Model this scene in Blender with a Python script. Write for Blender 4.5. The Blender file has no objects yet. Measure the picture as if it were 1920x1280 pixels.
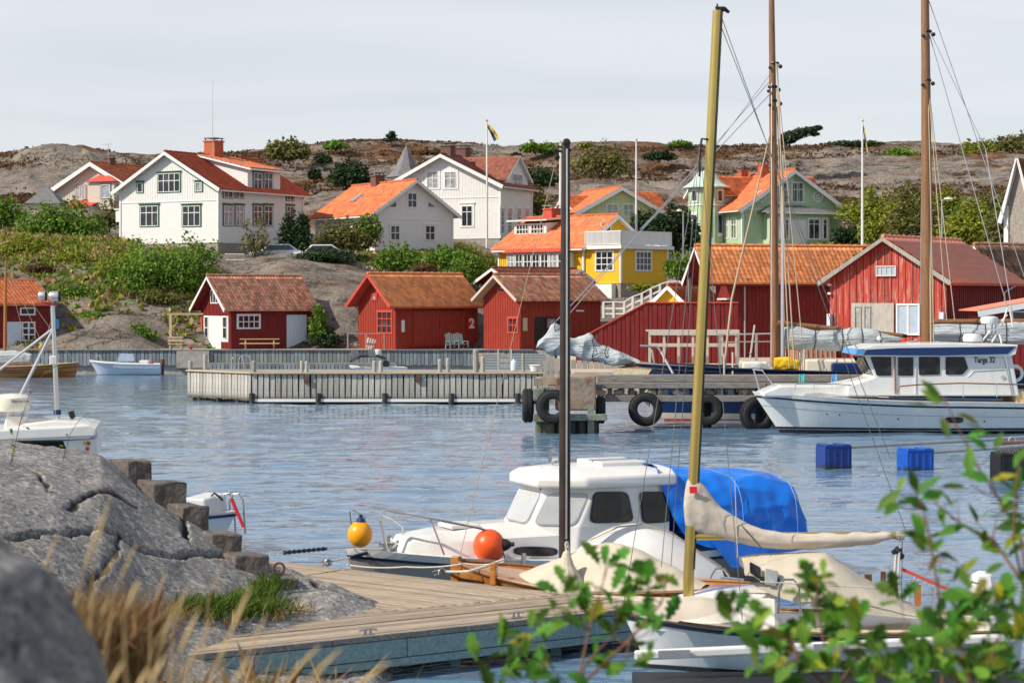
import bpy, math, random
import numpy as np
from mathutils import Vector, Matrix

random.seed(7)
rng = np.random.default_rng(11)
scene = bpy.context.scene
COL = scene.collection
F = 70.0 / 36.0 * 1920.0      # focal length in photo pixels
EYE = 5.0                     # camera height above the water
Y0 = 560.0                    # horizon row in the photo

# ------------------------------------------------------------------ camera
cam_d = bpy.data.cameras.new('camera')
cam = bpy.data.objects.new('camera', cam_d)
COL.objects.link(cam)
cam.location = (0, 0, EYE)
cam.rotation_euler = (math.radians(90), 0, 0)
cam_d.sensor_width = 36
cam_d.lens = 70
cam_d.shift_y = -(640.0 - Y0) / 1920.0
cam_d.clip_end = 6000
cam_d.clip_start = 0.3
cam_d.dof.use_dof = True
cam_d.dof.focus_distance = 62
cam_d.dof.aperture_fstop = 4.0
scene.camera = cam

# ------------------------------------------------------------------ sky
TO_SUN = Vector((-0.75, -0.34, 0.70)).normalized()
elev = math.asin(TO_SUN.z)
world = bpy.data.worlds.new('World')
scene.world = world
world.use_nodes = True
wn = world.node_tree.nodes
wl = world.node_tree.links
wn.clear()
w_out = wn.new('ShaderNodeOutputWorld')
w_bg = wn.new('ShaderNodeBackground')
w_bg.inputs['Strength'].default_value = 0.1
w_sky = wn.new('ShaderNodeTexSky')
w_sky.sky_type = 'NISHITA'
w_sky.sun_disc = False
w_sky.sun_elevation = elev
w_sky.sun_rotation = math.atan2(TO_SUN.x, TO_SUN.y)
w_sky.air_density = 1.0
w_sky.dust_density = 0.6
w_sky.ozone_density = 1.2
# a thin streaky veil of high cloud over the blue: direction projected on a flat layer
w_tc = wn.new('ShaderNodeTexCoord')
w_sep = wn.new('ShaderNodeSeparateXYZ')
wl.new(w_tc.outputs['Generated'], w_sep.inputs[0])
w_add = wn.new('ShaderNodeMath'); w_add.operation = 'MAXIMUM'; w_add.inputs[1].default_value = 0.0
wl.new(w_sep.outputs['Z'], w_add.inputs[0])
w_add2 = wn.new('ShaderNodeMath'); w_add2.operation = 'ADD'; w_add2.inputs[1].default_value = 0.09
wl.new(w_add.outputs[0], w_add2.inputs[0])
w_dx = wn.new('ShaderNodeMath'); w_dx.operation = 'DIVIDE'
w_dy = wn.new('ShaderNodeMath'); w_dy.operation = 'DIVIDE'
wl.new(w_sep.outputs['X'], w_dx.inputs[0]); wl.new(w_add2.outputs[0], w_dx.inputs[1])
wl.new(w_sep.outputs['Y'], w_dy.inputs[0]); wl.new(w_add2.outputs[0], w_dy.inputs[1])
w_cmb = wn.new('ShaderNodeCombineXYZ')
wl.new(w_dx.outputs[0], w_cmb.inputs['X']); wl.new(w_dy.outputs[0], w_cmb.inputs['Y'])
w_map = wn.new('ShaderNodeMapping')
w_map.inputs['Scale'].default_value = (0.55, 0.9, 1)
w_map.inputs['Rotation'].default_value = (0, 0, math.radians(12))
wl.new(w_cmb.outputs[0], w_map.inputs['Vector'])
w_noise = wn.new('ShaderNodeTexNoise')
w_noise.inputs['Scale'].default_value = 1.0
w_noise.inputs['Detail'].default_value = 7
w_noise.inputs['Roughness'].default_value = 0.55
w_noise.inputs['Distortion'].default_value = 0.4
wl.new(w_map.outputs[0], w_noise.inputs['Vector'])
w_ramp = wn.new('ShaderNodeMapRange')
w_ramp.inputs['From Min'].default_value = 0.3
w_ramp.inputs['From Max'].default_value = 0.75
w_ramp.inputs['To Min'].default_value = 0.62
w_ramp.inputs['To Max'].default_value = 0.97
wl.new(w_noise.outputs['Fac'], w_ramp.inputs['Value'])
w_mix = wn.new('ShaderNodeMixRGB')
w_mix.inputs['Color2'].default_value = (8.05, 8.2, 8.6, 1)
# the veil thins overhead, where the blue shows through
w_el = wn.new('ShaderNodeMapRange'); w_el.interpolation_type = 'SMOOTHSTEP'
w_el.inputs['From Min'].default_value = 0.12; w_el.inputs['From Max'].default_value = 0.6
w_el.inputs['To Min'].default_value = 1.0; w_el.inputs['To Max'].default_value = 0.36
wl.new(w_sep.outputs['Z'], w_el.inputs['Value'])
w_ml = wn.new('ShaderNodeMath'); w_ml.operation = 'MULTIPLY'
wl.new(w_ramp.outputs[0], w_ml.inputs[0]); wl.new(w_el.outputs[0], w_ml.inputs[1])
wl.new(w_ml.outputs[0], w_mix.inputs['Fac'])
wl.new(w_sky.outputs[0], w_mix.inputs['Color1'])
wl.new(w_mix.outputs[0], w_bg.inputs['Color'])
wl.new(w_bg.outputs[0], w_out.inputs['Surface'])

# ------------------------------------------------------------------ sun
sun_d = bpy.data.lights.new('sun', 'SUN')
sun_d.energy = 5.0
sun_d.angle = math.radians(0.6)
sun_d.color = (1.0, 0.91, 0.77)
sun = bpy.data.objects.new('sun', sun_d)
COL.objects.link(sun)
sun.rotation_euler = TO_SUN.to_track_quat('Z', 'Y').to_euler()
sun.location = (-60, 0, 60)

scene.view_settings.view_transform = 'Standard'
scene.view_settings.look = 'None'
scene.view_settings.exposure = 0.08
scene.view_settings.gamma = 1.0
scene.view_settings.use_curve_mapping = False
scene.render.engine = 'CYCLES'
scene.cycles.max_bounces = 6
scene.cycles.transparent_max_bounces = 12
scene.cycles.caustics_reflective = False
scene.cycles.caustics_refractive = False
scene.cycles.use_denoising = True


# ------------------------------------------------------------------ helpers
def at(px, py, D):
    """A pixel of the photo at distance D as a point of the place."""
    return Vector(((px - 960) / F * D, D, EYE - (py - Y0) / F * D))


def gx(px, D):
    return (px - 960) / F * D


def gz(py, D):
    return EYE - (py - Y0) / F * D


def lerp(a, b, t):
    return a + (b - a) * t


def sstep(t):
    t = np.clip(t, 0, 1)
    return t * t * (3 - 2 * t)


def hash2(i, j, s=0):
    h = (i.astype(np.int64) * 374761393 + j.astype(np.int64) * 668265263 + s * 974711) & 0x7fffffff
    h = ((h ^ (h >> 13)) * 1274126177) & 0x7fffffff
    h = (h ^ (h >> 16)) & 0xffff
    return h / 65535.0


def vnoise(x, y, s=0):
    x = np.asarray(x, float); y = np.asarray(y, float)
    i = np.floor(x).astype(np.int64); j = np.floor(y).astype(np.int64)
    fx = sstep(x - i); fy = sstep(y - j)
    a = hash2(i, j, s); b = hash2(i + 1, j, s); c = hash2(i, j + 1, s); d = hash2(i + 1, j + 1, s)
    return (a + (b - a) * fx) * (1 - fy) + (c + (d - c) * fx) * fy


def fbm(x, y, s=0, o=4, r=0.5):
    v = 0; a = 1; t = 0
    for k in range(o):
        v = v + a * (vnoise(x, y, s + k * 17) * 2 - 1); t += a
        a *= r; x = np.asarray(x) * 2.03 + 3.1; y = np.asarray(y) * 2.03 + 1.7
    return v / t


class MB:
    """Collects polygons; build() links them as one mesh object."""
    def __init__(self):
        self.v = []; self.f = []

    def add(self, vs, fs):
        n = len(self.v)
        self.v.extend([tuple(p) for p in vs])
        self.f.extend([tuple(i + n for i in f) for f in fs])
        return self

    def box(self, c, s, rot=None):
        cx, cy, cz = c; sx, sy, sz = s[0] / 2, s[1] / 2, s[2] / 2
        vs = [Vector((x, y, z)) for x in (-sx, sx) for y in (-sy, sy) for z in (-sz, sz)]
        if rot is not None:
            vs = [rot @ p for p in vs]
        vs = [p + Vector(c) for p in vs]
        return self.add(vs, [(0, 1, 3, 2), (4, 6, 7, 5), (0, 4, 5, 1), (2, 3, 7, 6), (0, 2, 6, 4), (1, 5, 7, 3)])

    def bx(self, x0, x1, y0, y1, z0, z1):
        return self.box(((x0 + x1) / 2, (y0 + y1) / 2, (z0 + z1) / 2), (abs(x1 - x0), abs(y1 - y0), abs(z1 - z0)))

    def beam(self, p, q, w, h, up=(0, 0, 1)):
        p = Vector(p); q = Vector(q); d = (q - p)
        L = d.length
        if L < 1e-6:
            return self
        d /= L
        u = Vector(up)
        s = d.cross(u)
        if s.length < 1e-4:
            s = d.cross(Vector((1, 0, 0)))
        s.normalize(); u = s.cross(d)
        a, b = s * w / 2, u * h / 2
        vs = [p - a - b, p - a + b, p + a - b, p + a + b, q - a - b, q - a + b, q + a - b, q + a + b]
        return self.add(vs, [(0, 1, 3, 2), (4, 6, 7, 5), (0, 4, 5, 1), (2, 3, 7, 6), (0, 2, 6, 4), (1, 5, 7, 3)])

    def tube(self, pts, r, n=8, caps=True, flat=1.0):
        pts = [Vector(p) for p in pts]
        m = len(pts)
        rs = list(r) if hasattr(r, '__len__') else [r] * m
        rings = []
        prev = None
        for i, p in enumerate(pts):
            d = (pts[min(i + 1, m - 1)] - pts[max(i - 1, 0)])
            if d.length < 1e-9:
                d = Vector((0, 0, 1))
            d.normalize()
            if prev is None:
                a = Vector((0, 0, 1)) if abs(d.z) < 0.9 else Vector((1, 0, 0))
                s = d.cross(a).normalized()
            else:
                s = (prev - d * prev.dot(d))
                s = s.normalized() if s.length > 1e-6 else d.orthogonal().normalized()
            prev = s
            t = d.cross(s)
            rings.append([p + (s * math.cos(2 * math.pi * k / n) + t * math.sin(2 * math.pi * k / n) * flat) * rs[i] for k in range(n)])
        return self.loft(rings, True, caps)

    def loft(self, rings, closed=True, caps=False):
        n = len(rings[0]); base = len(self.v)
        for r in rings:
            self.v.extend([tuple(p) for p in r])
        kk = n if closed else n - 1
        for i in range(len(rings) - 1):
            for k in range(kk):
                a = base + i * n + k; b = base + i * n + (k + 1) % n
                self.f.append((a, b, b + n, a + n))
        if caps:
            self.f.append(tuple(base + k for k in range(n))[::-1])
            self.f.append(tuple(base + (len(rings) - 1) * n + k for k in range(n)))
        return self

    def lathe(self, prof, c=(0, 0, 0), n=16, axis='Z', caps=True):
        rings = []
        c = Vector(c)
        for r, h in prof:
            ring = []
            for k in range(n):
                a = 2 * math.pi * k / n
                if axis == 'Z':
                    p = Vector((r * math.cos(a), r * math.sin(a), h))
                elif axis == 'X':
                    p = Vector((h, r * math.cos(a), r * math.sin(a)))
                else:
                    p = Vector((r * math.sin(a), h, r * math.cos(a)))
                ring.append(c + p)
            rings.append(ring)
        return self.loft(rings, True, caps)

    def extrude(self, poly, vec):
        poly = [Vector(p) for p in poly]; vec = Vector(vec); n = len(poly); b = len(self.v)
        self.v.extend([tuple(p) for p in poly]); self.v.extend([tuple(p + vec) for p in poly])
        self.f.append(tuple(b + i for i in range(n))[::-1])
        self.f.append(tuple(b + n + i for i in range(n)))
        for i in range(n):
            j = (i + 1) % n
            self.f.append((b + i, b + j, b + n + j, b + n + i))
        return self

    def poly(self, pts):
        return self.add(pts, [tuple(range(len(pts)))])

    def torus(self, c, R, r, axis='Y', n=28, m=12, flat=1.0):
        rings = []
        for i in range(n):
            a = 2 * math.pi * i / n
            ring = []
            for k in range(m):
                b = 2 * math.pi * k / m
                rr = R + r * math.cos(b)
                h = r * flat * math.sin(b)
                if axis == 'Y':
                    p = (rr * math.cos(a), h, rr * math.sin(a))
                elif axis == 'X':
                    p = (h, rr * math.cos(a), rr * math.sin(a))
                else:
                    p = (rr * math.cos(a), rr * math.sin(a), h)
                ring.append(Vector(c) + Vector(p))
            rings.append(ring)
        rings.append(rings[0])
        return self.loft(rings, True, False)

    def ball(self, c, r, n=16, m=10, sz=1.0):
        prof = [(max(0.001, r * math.sin(math.pi * i / m)), -r * sz * math.cos(math.pi * i / m)) for i in range(m + 1)]
        return self.lathe(prof, c, n)

    def build(self, name, mat=None, parent=None, smooth=False, bevel=0.0, loc=None, ang=40):
        me = bpy.data.meshes.new(name)
        me.from_pydata(self.v, [], self.f)
        return finish(me, name, mat, parent, smooth, bevel, loc, ang)


def finish(me, name, mat, parent, smooth=False, bevel=0.0, loc=None, ang=40):
    o = bpy.data.objects.new(name, me)
    COL.objects.link(o)
    if mat:
        me.materials.append(mat)
    if smooth:
        me.shade_smooth()
        me.set_sharp_from_angle(angle=math.radians(ang))
    if bevel:
        m = o.modifiers.new('bevel', 'BEVEL'); m.width = bevel; m.segments = 2; m.limit_method = 'ANGLE'
    if parent:
        o.parent = parent
    if loc is not None:
        o.location = loc
    return o


def np_mesh(name, V, Q, mat=None, parent=None, smooth=False, nside=4, loc=None):
    """Fast mesh from arrays: V (n,3), Q (m,nside)."""
    me = bpy.data.meshes.new(name)
    V = np.ascontiguousarray(V, np.float32); Q = np.ascontiguousarray(Q, np.int32)
    me.vertices.add(len(V)); me.vertices.foreach_set('co', V.ravel())
    me.loops.add(Q.size); me.loops.foreach_set('vertex_index', Q.ravel())
    me.polygons.add(len(Q))
    me.polygons.foreach_set('loop_start', np.arange(0, Q.size, nside, dtype=np.int32))
    me.update(calc_edges=True)
    if smooth:
        me.shade_smooth()
    o = bpy.data.objects.new(name, me)
    COL.objects.link(o)
    if mat:
        me.materials.append(mat)
    if parent:
        o.parent = parent
    if loc is not None:
        o.location = loc
    return o


def grid_faces(nr, nc):
    i = np.arange(nr - 1)[:, None] * nc + np.arange(nc - 1)[None, :]
    return np.stack([i, i + 1, i + nc + 1, i + nc], -1).reshape(-1, 4)


def tag(o, label=None, cat=None, group=None, kind=None):
    if label: o['label'] = label
    if cat: o['category'] = cat
    if group: o['group'] = group
    if kind: o['kind'] = kind
    return o


def thing(name, label, cat, loc=(0, 0, 0), rz=0.0, group=None):
    o = bpy.data.objects.new(name, None)
    o.empty_display_size = 0.2
    COL.objects.link(o)
    o.location = loc
    o.rotation_euler = (0, 0, rz)
    return tag(o, label, cat, group)


def stuff(o):
    o['kind'] = 'stuff'
    return o


def copy_tree(o, parent=None):
    c = o.copy(); COL.objects.link(c)
    if parent: c.parent = parent
    for ch in list(o.children):
        copy_tree(ch, c)
    return c


# ------------------------------------------------------------------ materials
def N(nt, t, **kw):
    n = nt.nodes.new(t)
    for k, v in kw.items():
        setattr(n, k, v)
    return n


def mat(name, col, rough=0.6, metal=0.0, var=0.12, vs=3.0, col2=None, c2=(0.45, 0.65), stretch=(1, 1, 1), bump=0.0, bs=30.0,
        island=0.0, objrand=0.0, spec=0.5, coat=0.0, trans=0.0, ior=1.45, alpha=1.0, detail=6, hue=0.0):
    m = bpy.data.materials.new(name); m.use_nodes = True
    nt = m.node_tree; L = nt.links
    b = nt.nodes['Principled BSDF']
    b.inputs['Roughness'].default_value = rough
    b.inputs['Metallic'].default_value = metal
    b.inputs['Specular IOR Level'].default_value = spec
    b.inputs['Coat Weight'].default_value = coat
    b.inputs['IOR'].default_value = ior
    b.inputs['Alpha'].default_value = alpha
    if trans: b.inputs['Transmission Weight'].default_value = trans
    tc = N(nt, 'ShaderNodeTexCoord'); mp = N(nt, 'ShaderNodeMapping')
    mp.inputs['Scale'].default_value = stretch
    L.new(tc.outputs['Object'], mp.inputs['Vector'])
    nz = N(nt, 'ShaderNodeTexNoise')
    nz.inputs['Scale'].default_value = vs; nz.inputs['Detail'].default_value = detail; nz.inputs['Roughness'].default_value = 0.6
    L.new(mp.outputs[0], nz.inputs['Vector'])
    c = (*col, 1) if len(col) == 3 else col
    dark = tuple(x * (1 - var) for x in c[:3]) + (1,)
    lite = tuple(min(1, x * (1 + var)) for x in c[:3]) + (1,)
    mr = N(nt, 'ShaderNodeMapRange'); mr.inputs['From Min'].default_value = 0.3; mr.inputs['From Max'].default_value = 0.7
    L.new(nz.outputs['Fac'], mr.inputs['Value'])
    mx = N(nt, 'ShaderNodeMixRGB'); mx.inputs['Color1'].default_value = dark; mx.inputs['Color2'].default_value = lite
    L.new(mr.outputs[0], mx.inputs['Fac'])
    out = mx.outputs[0]
    if col2:
        nz2 = N(nt, 'ShaderNodeTexNoise'); nz2.inputs['Scale'].default_value = vs * 0.45; nz2.inputs['Detail'].default_value = 8
        nz2.inputs['Roughness'].default_value = 0.65
        L.new(mp.outputs[0], nz2.inputs['Vector'])
        m2 = N(nt, 'ShaderNodeMapRange'); m2.inputs['From Min'].default_value = c2[0]; m2.inputs['From Max'].default_value = c2[1]
        L.new(nz2.outputs['Fac'], m2.inputs['Value'])
        mx2 = N(nt, 'ShaderNodeMixRGB'); mx2.inputs['Color2'].default_value = (*col2, 1)
        L.new(m2.outputs[0], mx2.inputs['Fac']); L.new(out, mx2.inputs['Color1'])
        out = mx2.outputs[0]
    if island or objrand:
        hs = N(nt, 'ShaderNodeHueSaturation')
        if island:
            g = N(nt, 'ShaderNodeNewGeometry'); src = g.outputs['Random Per Island']; amt = island
        else:
            g = N(nt, 'ShaderNodeObjectInfo'); src = g.outputs['Random']; amt = objrand
        r2 = N(nt, 'ShaderNodeMapRange'); r2.inputs['To Min'].default_value = 1 - amt; r2.inputs['To Max'].default_value = 1 + amt
        L.new(src, r2.inputs['Value']); L.new(r2.outputs[0], hs.inputs['Value'])
        if hue:
            r3 = N(nt, 'ShaderNodeMapRange'); r3.inputs['To Min'].default_value = 0.5 - hue; r3.inputs['To Max'].default_value = 0.5 + hue
            ml = N(nt, 'ShaderNodeMath', operation='MULTIPLY'); ml.inputs[1].default_value = 7.13
            fr = N(nt, 'ShaderNodeMath', operation='FRACT')
            L.new(src, ml.inputs[0]); L.new(ml.outputs[0], fr.inputs[0])
            L.new(fr.outputs[0], r3.inputs['Value']); L.new(r3.outputs[0], hs.inputs['Hue'])
        L.new(out, hs.inputs['Color']); out = hs.outputs[0]
    L.new(out, b.inputs['Base Color'])
    if bump:
        nb = N(nt, 'ShaderNodeTexNoise'); nb.inputs['Scale'].default_value = bs; nb.inputs['Detail'].default_value = 5
        L.new(mp.outputs[0], nb.inputs['Vector'])
        bp = N(nt, 'ShaderNodeBump'); bp.inputs['Strength'].default_value = 1.0; bp.inputs['Distance'].default_value = bump
        L.new(nb.outputs['Fac'], bp.inputs['Height']); L.new(bp.outputs[0], b.inputs['Normal'])
    return m


def leaf_mat(name, col, hue=0.03, val=0.35, tl=0.35, obj=False, col2=None):
    m = bpy.data.materials.new(name); m.use_nodes = True
    nt = m.node_tree; L = nt.links
    b = nt.nodes['Principled BSDF']; out = nt.nodes['Material Output']
    b.inputs['Roughness'].default_value = 0.55; b.inputs['Specular IOR Level'].default_value = 0.25
    if obj:
        g = N(nt, 'ShaderNodeObjectInfo'); src = g.outputs['Random']
    else:
        g = N(nt, 'ShaderNodeNewGeometry'); src = g.outputs['Random Per Island']
    hs = N(nt, 'ShaderNodeHueSaturation')
    ml = N(nt, 'ShaderNodeMath', operation='MULTIPLY'); ml.inputs[1].default_value = 9.37
    fr = N(nt, 'ShaderNodeMath', operation='FRACT')
    L.new(src, ml.inputs[0]); L.new(ml.outputs[0], fr.inputs[0])
    r1 = N(nt, 'ShaderNodeMapRange'); r1.inputs['To Min'].default_value = 1 - val; r1.inputs['To Max'].default_value = 1 + val
    r2 = N(nt, 'ShaderNodeMapRange'); r2.inputs['To Min'].default_value = 0.5 - hue; r2.inputs['To Max'].default_value = 0.5 + hue
    L.new(src, r1.inputs['Value']); L.new(fr.outputs[0], r2.inputs['Value'])
    L.new(r1.outputs[0], hs.inputs['Value']); L.new(r2.outputs[0], hs.inputs['Hue'])
    if col2:
        mx0 = N(nt, 'ShaderNodeMixRGB'); mx0.inputs['Color1'].default_value = (*col, 1); mx0.inputs['Color2'].default_value = (*col2, 1)
        ml2 = N(nt, 'ShaderNodeMath', operation='MULTIPLY'); ml2.inputs[1].default_value = 23.1
        fr2 = N(nt, 'ShaderNodeMath', operation='FRACT'); gt = N(nt, 'ShaderNodeMapRange')
        gt.inputs['From Min'].default_value = 0.8; gt.inputs['From Max'].default_value = 1.0
        L.new(src, ml2.inputs[0]); L.new(ml2.outputs[0], fr2.inputs[0]); L.new(fr2.outputs[0], gt.inputs['Value'])
        L.new(gt.outputs[0], mx0.inputs['Fac']); L.new(mx0.outputs[0], hs.inputs['Color'])
    else:
        hs.inputs['Color'].default_value = (*col, 1)
    L.new(hs.outputs[0], b.inputs['Base Color'])
    t = N(nt, 'ShaderNodeBsdfTranslucent'); L.new(hs.outputs[0], t.inputs['Color'])
    mx = N(nt, 'ShaderNodeMixShader'); mx.inputs['Fac'].default_value = tl
    L.new(b.outputs[0], mx.inputs[1]); L.new(t.outputs[0], mx.inputs[2]); L.new(mx.outputs[0], out.inputs['Surface'])
    return m


M = {}
M['white'] = mat('white_paint', (0.78, 0.78, 0.76), 0.45, var=0.05, vs=1.2)
M['white_house'] = mat('white_boards', (0.69, 0.69, 0.68), 0.55, var=0.05, vs=1.0, stretch=(1, 1, 6))
M['white_trim'] = mat('white_trim', (0.74, 0.74, 0.73), 0.45, var=0.04)
M['green_trim'] = mat('green_trim', (0.035, 0.12, 0.06), 0.5, var=0.1)
M['beige'] = mat('beige_boards', (0.56, 0.50, 0.43), 0.6, var=0.06)
M['yellow'] = mat('yellow_boards', (0.72, 0.42, 0.015), 0.55, var=0.07, vs=2, stretch=(3, 3, 1))
M['pale_yellow'] = mat('pale_yellow_boards', (0.62, 0.64, 0.36), 0.55, var=0.05)
M['green_house'] = mat('green_boards', (0.43, 0.58, 0.37), 0.55, var=0.05)
M['mint_roof'] = mat('mint_sheet_roof', (0.50, 0.62, 0.55), 0.45, var=0.08)
M['red'] = mat('falu_red', (0.18, 0.0125, 0.012), 0.75, var=0.3, vs=2.5, stretch=(5, 5, 0.7), col2=(.24, .05, .042), c2=(.52, .8))
M['red_bright'] = mat('fresh_red', (0.29, 0.03, 0.015), 0.7, var=0.22, vs=2.5, stretch=(5, 5, 0.7), col2=(.30, .065, .045), c2=(.52, .8))
M['red_worn'] = mat('worn_red_boards', (0.36, 0.04, 0.026), 0.8, var=0.25, vs=6, stretch=(4, 4, 0.35), col2=(0.46, 0.30, 0.25), c2=(0.5, 0.72), objrand=0.22)
M['red_trim'] = mat('red_trim', (0.50, 0.07, 0.045), 0.6, var=0.12)
M['orange_tile'] = mat('orange_tiles', (0.62, 0.175, 0.065), 0.7, var=0.22, vs=3.5, col2=(0.45, 0.11, 0.05), c2=(0.5, 0.7))
M['bright_tile'] = mat('bright_orange_tiles', (0.92, 0.33, 0.12), 0.65, var=0.2, vs=5)
M['red_tile'] = mat('red_tiles', (0.50, 0.085, 0.03), 0.65, var=0.18, vs=3.5)
M['brown_tile'] = mat('brown_red_tiles', (0.27, 0.085, 0.05), 0.7, var=0.25, vs=3.5)
M['old_tile'] = mat('weathered_tiles', (0.66, 0.28, 0.165), 0.8, var=0.3, vs=5, col2=(0.42, 0.31, 0.22), c2=(0.48, 0.66))
M['dark_tile'] = mat('dark_mossy_tiles', (0.24, 0.12, 0.08), 0.85, var=0.4, vs=5, col2=(0.12, 0.09, 0.06), c2=(0.42, 0.6))
M['sheet_tile'] = mat('brown_tile_sheet', (0.72, 0.26, 0.165), 0.55, var=0.1, vs=2)
M['slate'] = mat('grey_slate', (0.16, 0.16, 0.17), 0.6, var=0.2)
M['brick'] = mat('red_brick', (0.42, 0.11, 0.05), 0.85, var=0.25, vs=8)
M['dark_brick'] = mat('dark_brick', (0.15, 0.075, 0.06), 0.85, var=0.25, vs=8)
M['stone'] = mat('foundation_stone', (0.30, 0.27, 0.24), 0.9, var=0.3, vs=4, bump=0.03, bs=6)
M['glass'] = mat('window_glass', (0.02, 0.026, 0.034), 0.06, var=0.6, vs=1.5, spec=0.6, col2=(.12, .13, .14), c2=(.54, .66))
M['curtain_glass'] = mat('curtained_glass', (0.30, 0.32, 0.34), 0.1, var=0.5, vs=2.5, spec=0.8)
M['blue_glass'] = mat('pale_blue_pane', (0.36, 0.44, 0.55), 0.25, var=0.12, vs=4)
M['grey_wood'] = mat('weathered_grey_wood', (0.36, 0.345, 0.31), 0.85, var=0.3, vs=5, stretch=(5, 5, 0.5), objrand=0.2, bump=0.004, bs=20)
M['plank_wood'] = mat('sunbleached_plank', (0.37, 0.30, 0.225), 0.85, var=0.3, vs=4, stretch=(0.6, 9, 9), objrand=0.26, bump=0.006, bs=14, col2=(0.20, 0.145, 0.10), c2=(0.5, 0.68))
M['beam_wood'] = mat('grey_beam', (0.24, 0.225, 0.205), 0.85, var=0.4, vs=5, stretch=(0.6, 6, 6), bump=0.006, bs=12, col2=(0.17, 0.15, 0.13), c2=(0.5, 0.7))
M['pier_green'] = mat('mossy_timber', (0.21, 0.235, 0.19), 0.85, var=0.35, vs=4, bump=0.004, bs=14, col2=(.12, .11, .08), c2=(.52, .66))
M['green_wood'] = mat('treated_timber', (0.21, 0.315, 0.32), 0.85, var=0.25, vs=4, stretch=(0.6, 7, 7), bump=0.004, bs=14)
M['tan_wood'] = mat('pale_new_wood', (0.56, 0.42, 0.24), 0.75, var=0.15, vs=6, stretch=(1, 6, 6))
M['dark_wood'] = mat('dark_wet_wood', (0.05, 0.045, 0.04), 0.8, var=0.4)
M['algae_wood'] = mat('wet_green_wood', (0.10, 0.10, 0.055), 0.7, var=0.5, vs=4)
M['varnish'] = mat('varnished_wood', (0.40, 0.155, 0.03), 0.25, var=0.3, vs=3, stretch=(0.5, 5, 5), coat=0.4)
M['mast_wood'] = mat('varnished_mast', (0.24, 0.118, 0.055), 0.45, var=0.3, vs=3, stretch=(5, 5, 0.4))
M['gold_mast'] = mat('golden_anodised_mast', (0.56, 0.42, 0.13), 0.3, metal=0.75, var=0.06)
M['black_mast'] = mat('dark_brown_mast', (0.035, 0.024, 0.02), 0.4, var=0.3)
M['alu'] = mat('aluminium', (0.62, 0.62, 0.62), 0.35, metal=0.8, var=0.06)
M['steel'] = mat('stainless_steel', (0.66, 0.66, 0.66), 0.18, metal=1.0, var=0.04)
M['galv'] = mat('galvanised_metal', (0.45, 0.46, 0.47), 0.45, metal=0.7, var=0.12)
M['rust'] = mat('rusty_iron', (0.12, 0.06, 0.04), 0.85, var=0.4, vs=12)
M['gel'] = mat('white_gelcoat', (0.73, 0.73, 0.71), 0.25, var=0.05, vs=1.5, coat=0.25, stretch=(1.6, 1.6, .5), col2=(.58, .565, .52), c2=(.55, .8))
M['cream'] = mat('cream_gelcoat', (0.80, 0.75, 0.63), 0.25, var=0.04, vs=1.5, coat=0.3)
M['grey_hull'] = mat('grey_hull', (0.36, 0.32, 0.29), 0.35, var=0.06)
M['navy'] = mat('navy_paint', (0.008, 0.03, 0.12), 0.3, var=0.08)
M['navy_stripe'] = mat('navy_stripe', (0.006, 0.012, 0.035), 0.35, var=0.05)
M['boot'] = mat('dark_boottop', (0.015, 0.017, 0.022), 0.5, var=0.2)
M['boat_glass'] = mat('tinted_glass', (0.012, 0.013, 0.015), 0.04, var=0.9, vs=3, spec=0.45, col2=(.075, .055, .042), c2=(.52, .62))
M['blue_tarp'] = mat('blue_tarpaulin', (0.006, 0.17, 0.70), 0.36, var=0.12, vs=2, bump=0.02, bs=3)
M['cream_canvas'] = mat('cream_canvas', (0.56, 0.50, 0.40), 0.8, var=0.1, vs=3, bump=0.012, bs=5)
M['grey_canvas'] = mat('beige_canvas', (0.52, 0.46, 0.39), 0.85, var=0.1, vs=4, bump=0.012, bs=6)
M['sail'] = mat('furled_sailcloth', (0.47, 0.515, 0.54), 0.8, var=0.14, vs=2.5, stretch=(0.5, 5, 5), bump=0.10, bs=2.6)
M['yellow_buoy'] = mat('yellow_buoy', (0.85, 0.36, 0.008), 0.35, var=0.06)
M['orange_buoy'] = mat('orange_buoy', (0.85, 0.10, 0.015), 0.38, var=0.08)
M['rubber'] = mat('black_rubber', (0.016, 0.016, 0.018), 0.75, var=0.35, vs=6, bump=0.01, bs=12)
M['black'] = mat('black_plastic', (0.012, 0.012, 0.014), 0.45, var=0.2)
M['blue_plastic'] = mat('blue_float', (0.012, 0.09, 0.45), 0.35, var=0.07)
M['rope'] = mat('pale_rope', (0.52, 0.50, 0.44), 0.85, var=0.2, vs=40)
M['dark_rope'] = mat('dark_rope', (0.07, 0.07, 0.075), 0.85, var=0.3, vs=40)
M['wire'] = mat('rigging_wire', (0.16, 0.16, 0.17), 0.5, metal=0.4)
M['tan_rope'] = mat('tan_rope', (0.46, 0.36, 0.25), 0.85, var=0.2, vs=40)
M['red_paint'] = mat('red_paint', (0.62, 0.02, 0.03), 0.45, var=0.1)
M['concrete'] = mat('concrete', (0.37, 0.34, 0.30), 0.9, var=0.2, vs=3, bump=0.008, bs=25, col2=(0.22, 0.19, 0.16), c2=(0.5, 0.75))
M['brown_concrete'] = mat('brown_step_concrete', (0.12, 0.105, 0.098), 0.9, var=0.35, vs=12, bump=0.015, bs=22, col2=(0.26, 0.21, 0.17), c2=(0.58, 0.74))
M['rusty_concrete'] = mat('rust_stained_concrete', (0.30, 0.24, 0.19), 0.9, var=0.3, vs=2.5, bump=0.02, bs=8, col2=(0.17, 0.09, 0.05), c2=(0.5, 0.62))
M['sand'] = mat('pale_packed_sand', (0.50, 0.41, 0.32), 0.9, var=0.15, vs=3, bump=0.01, bs=20)
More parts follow.
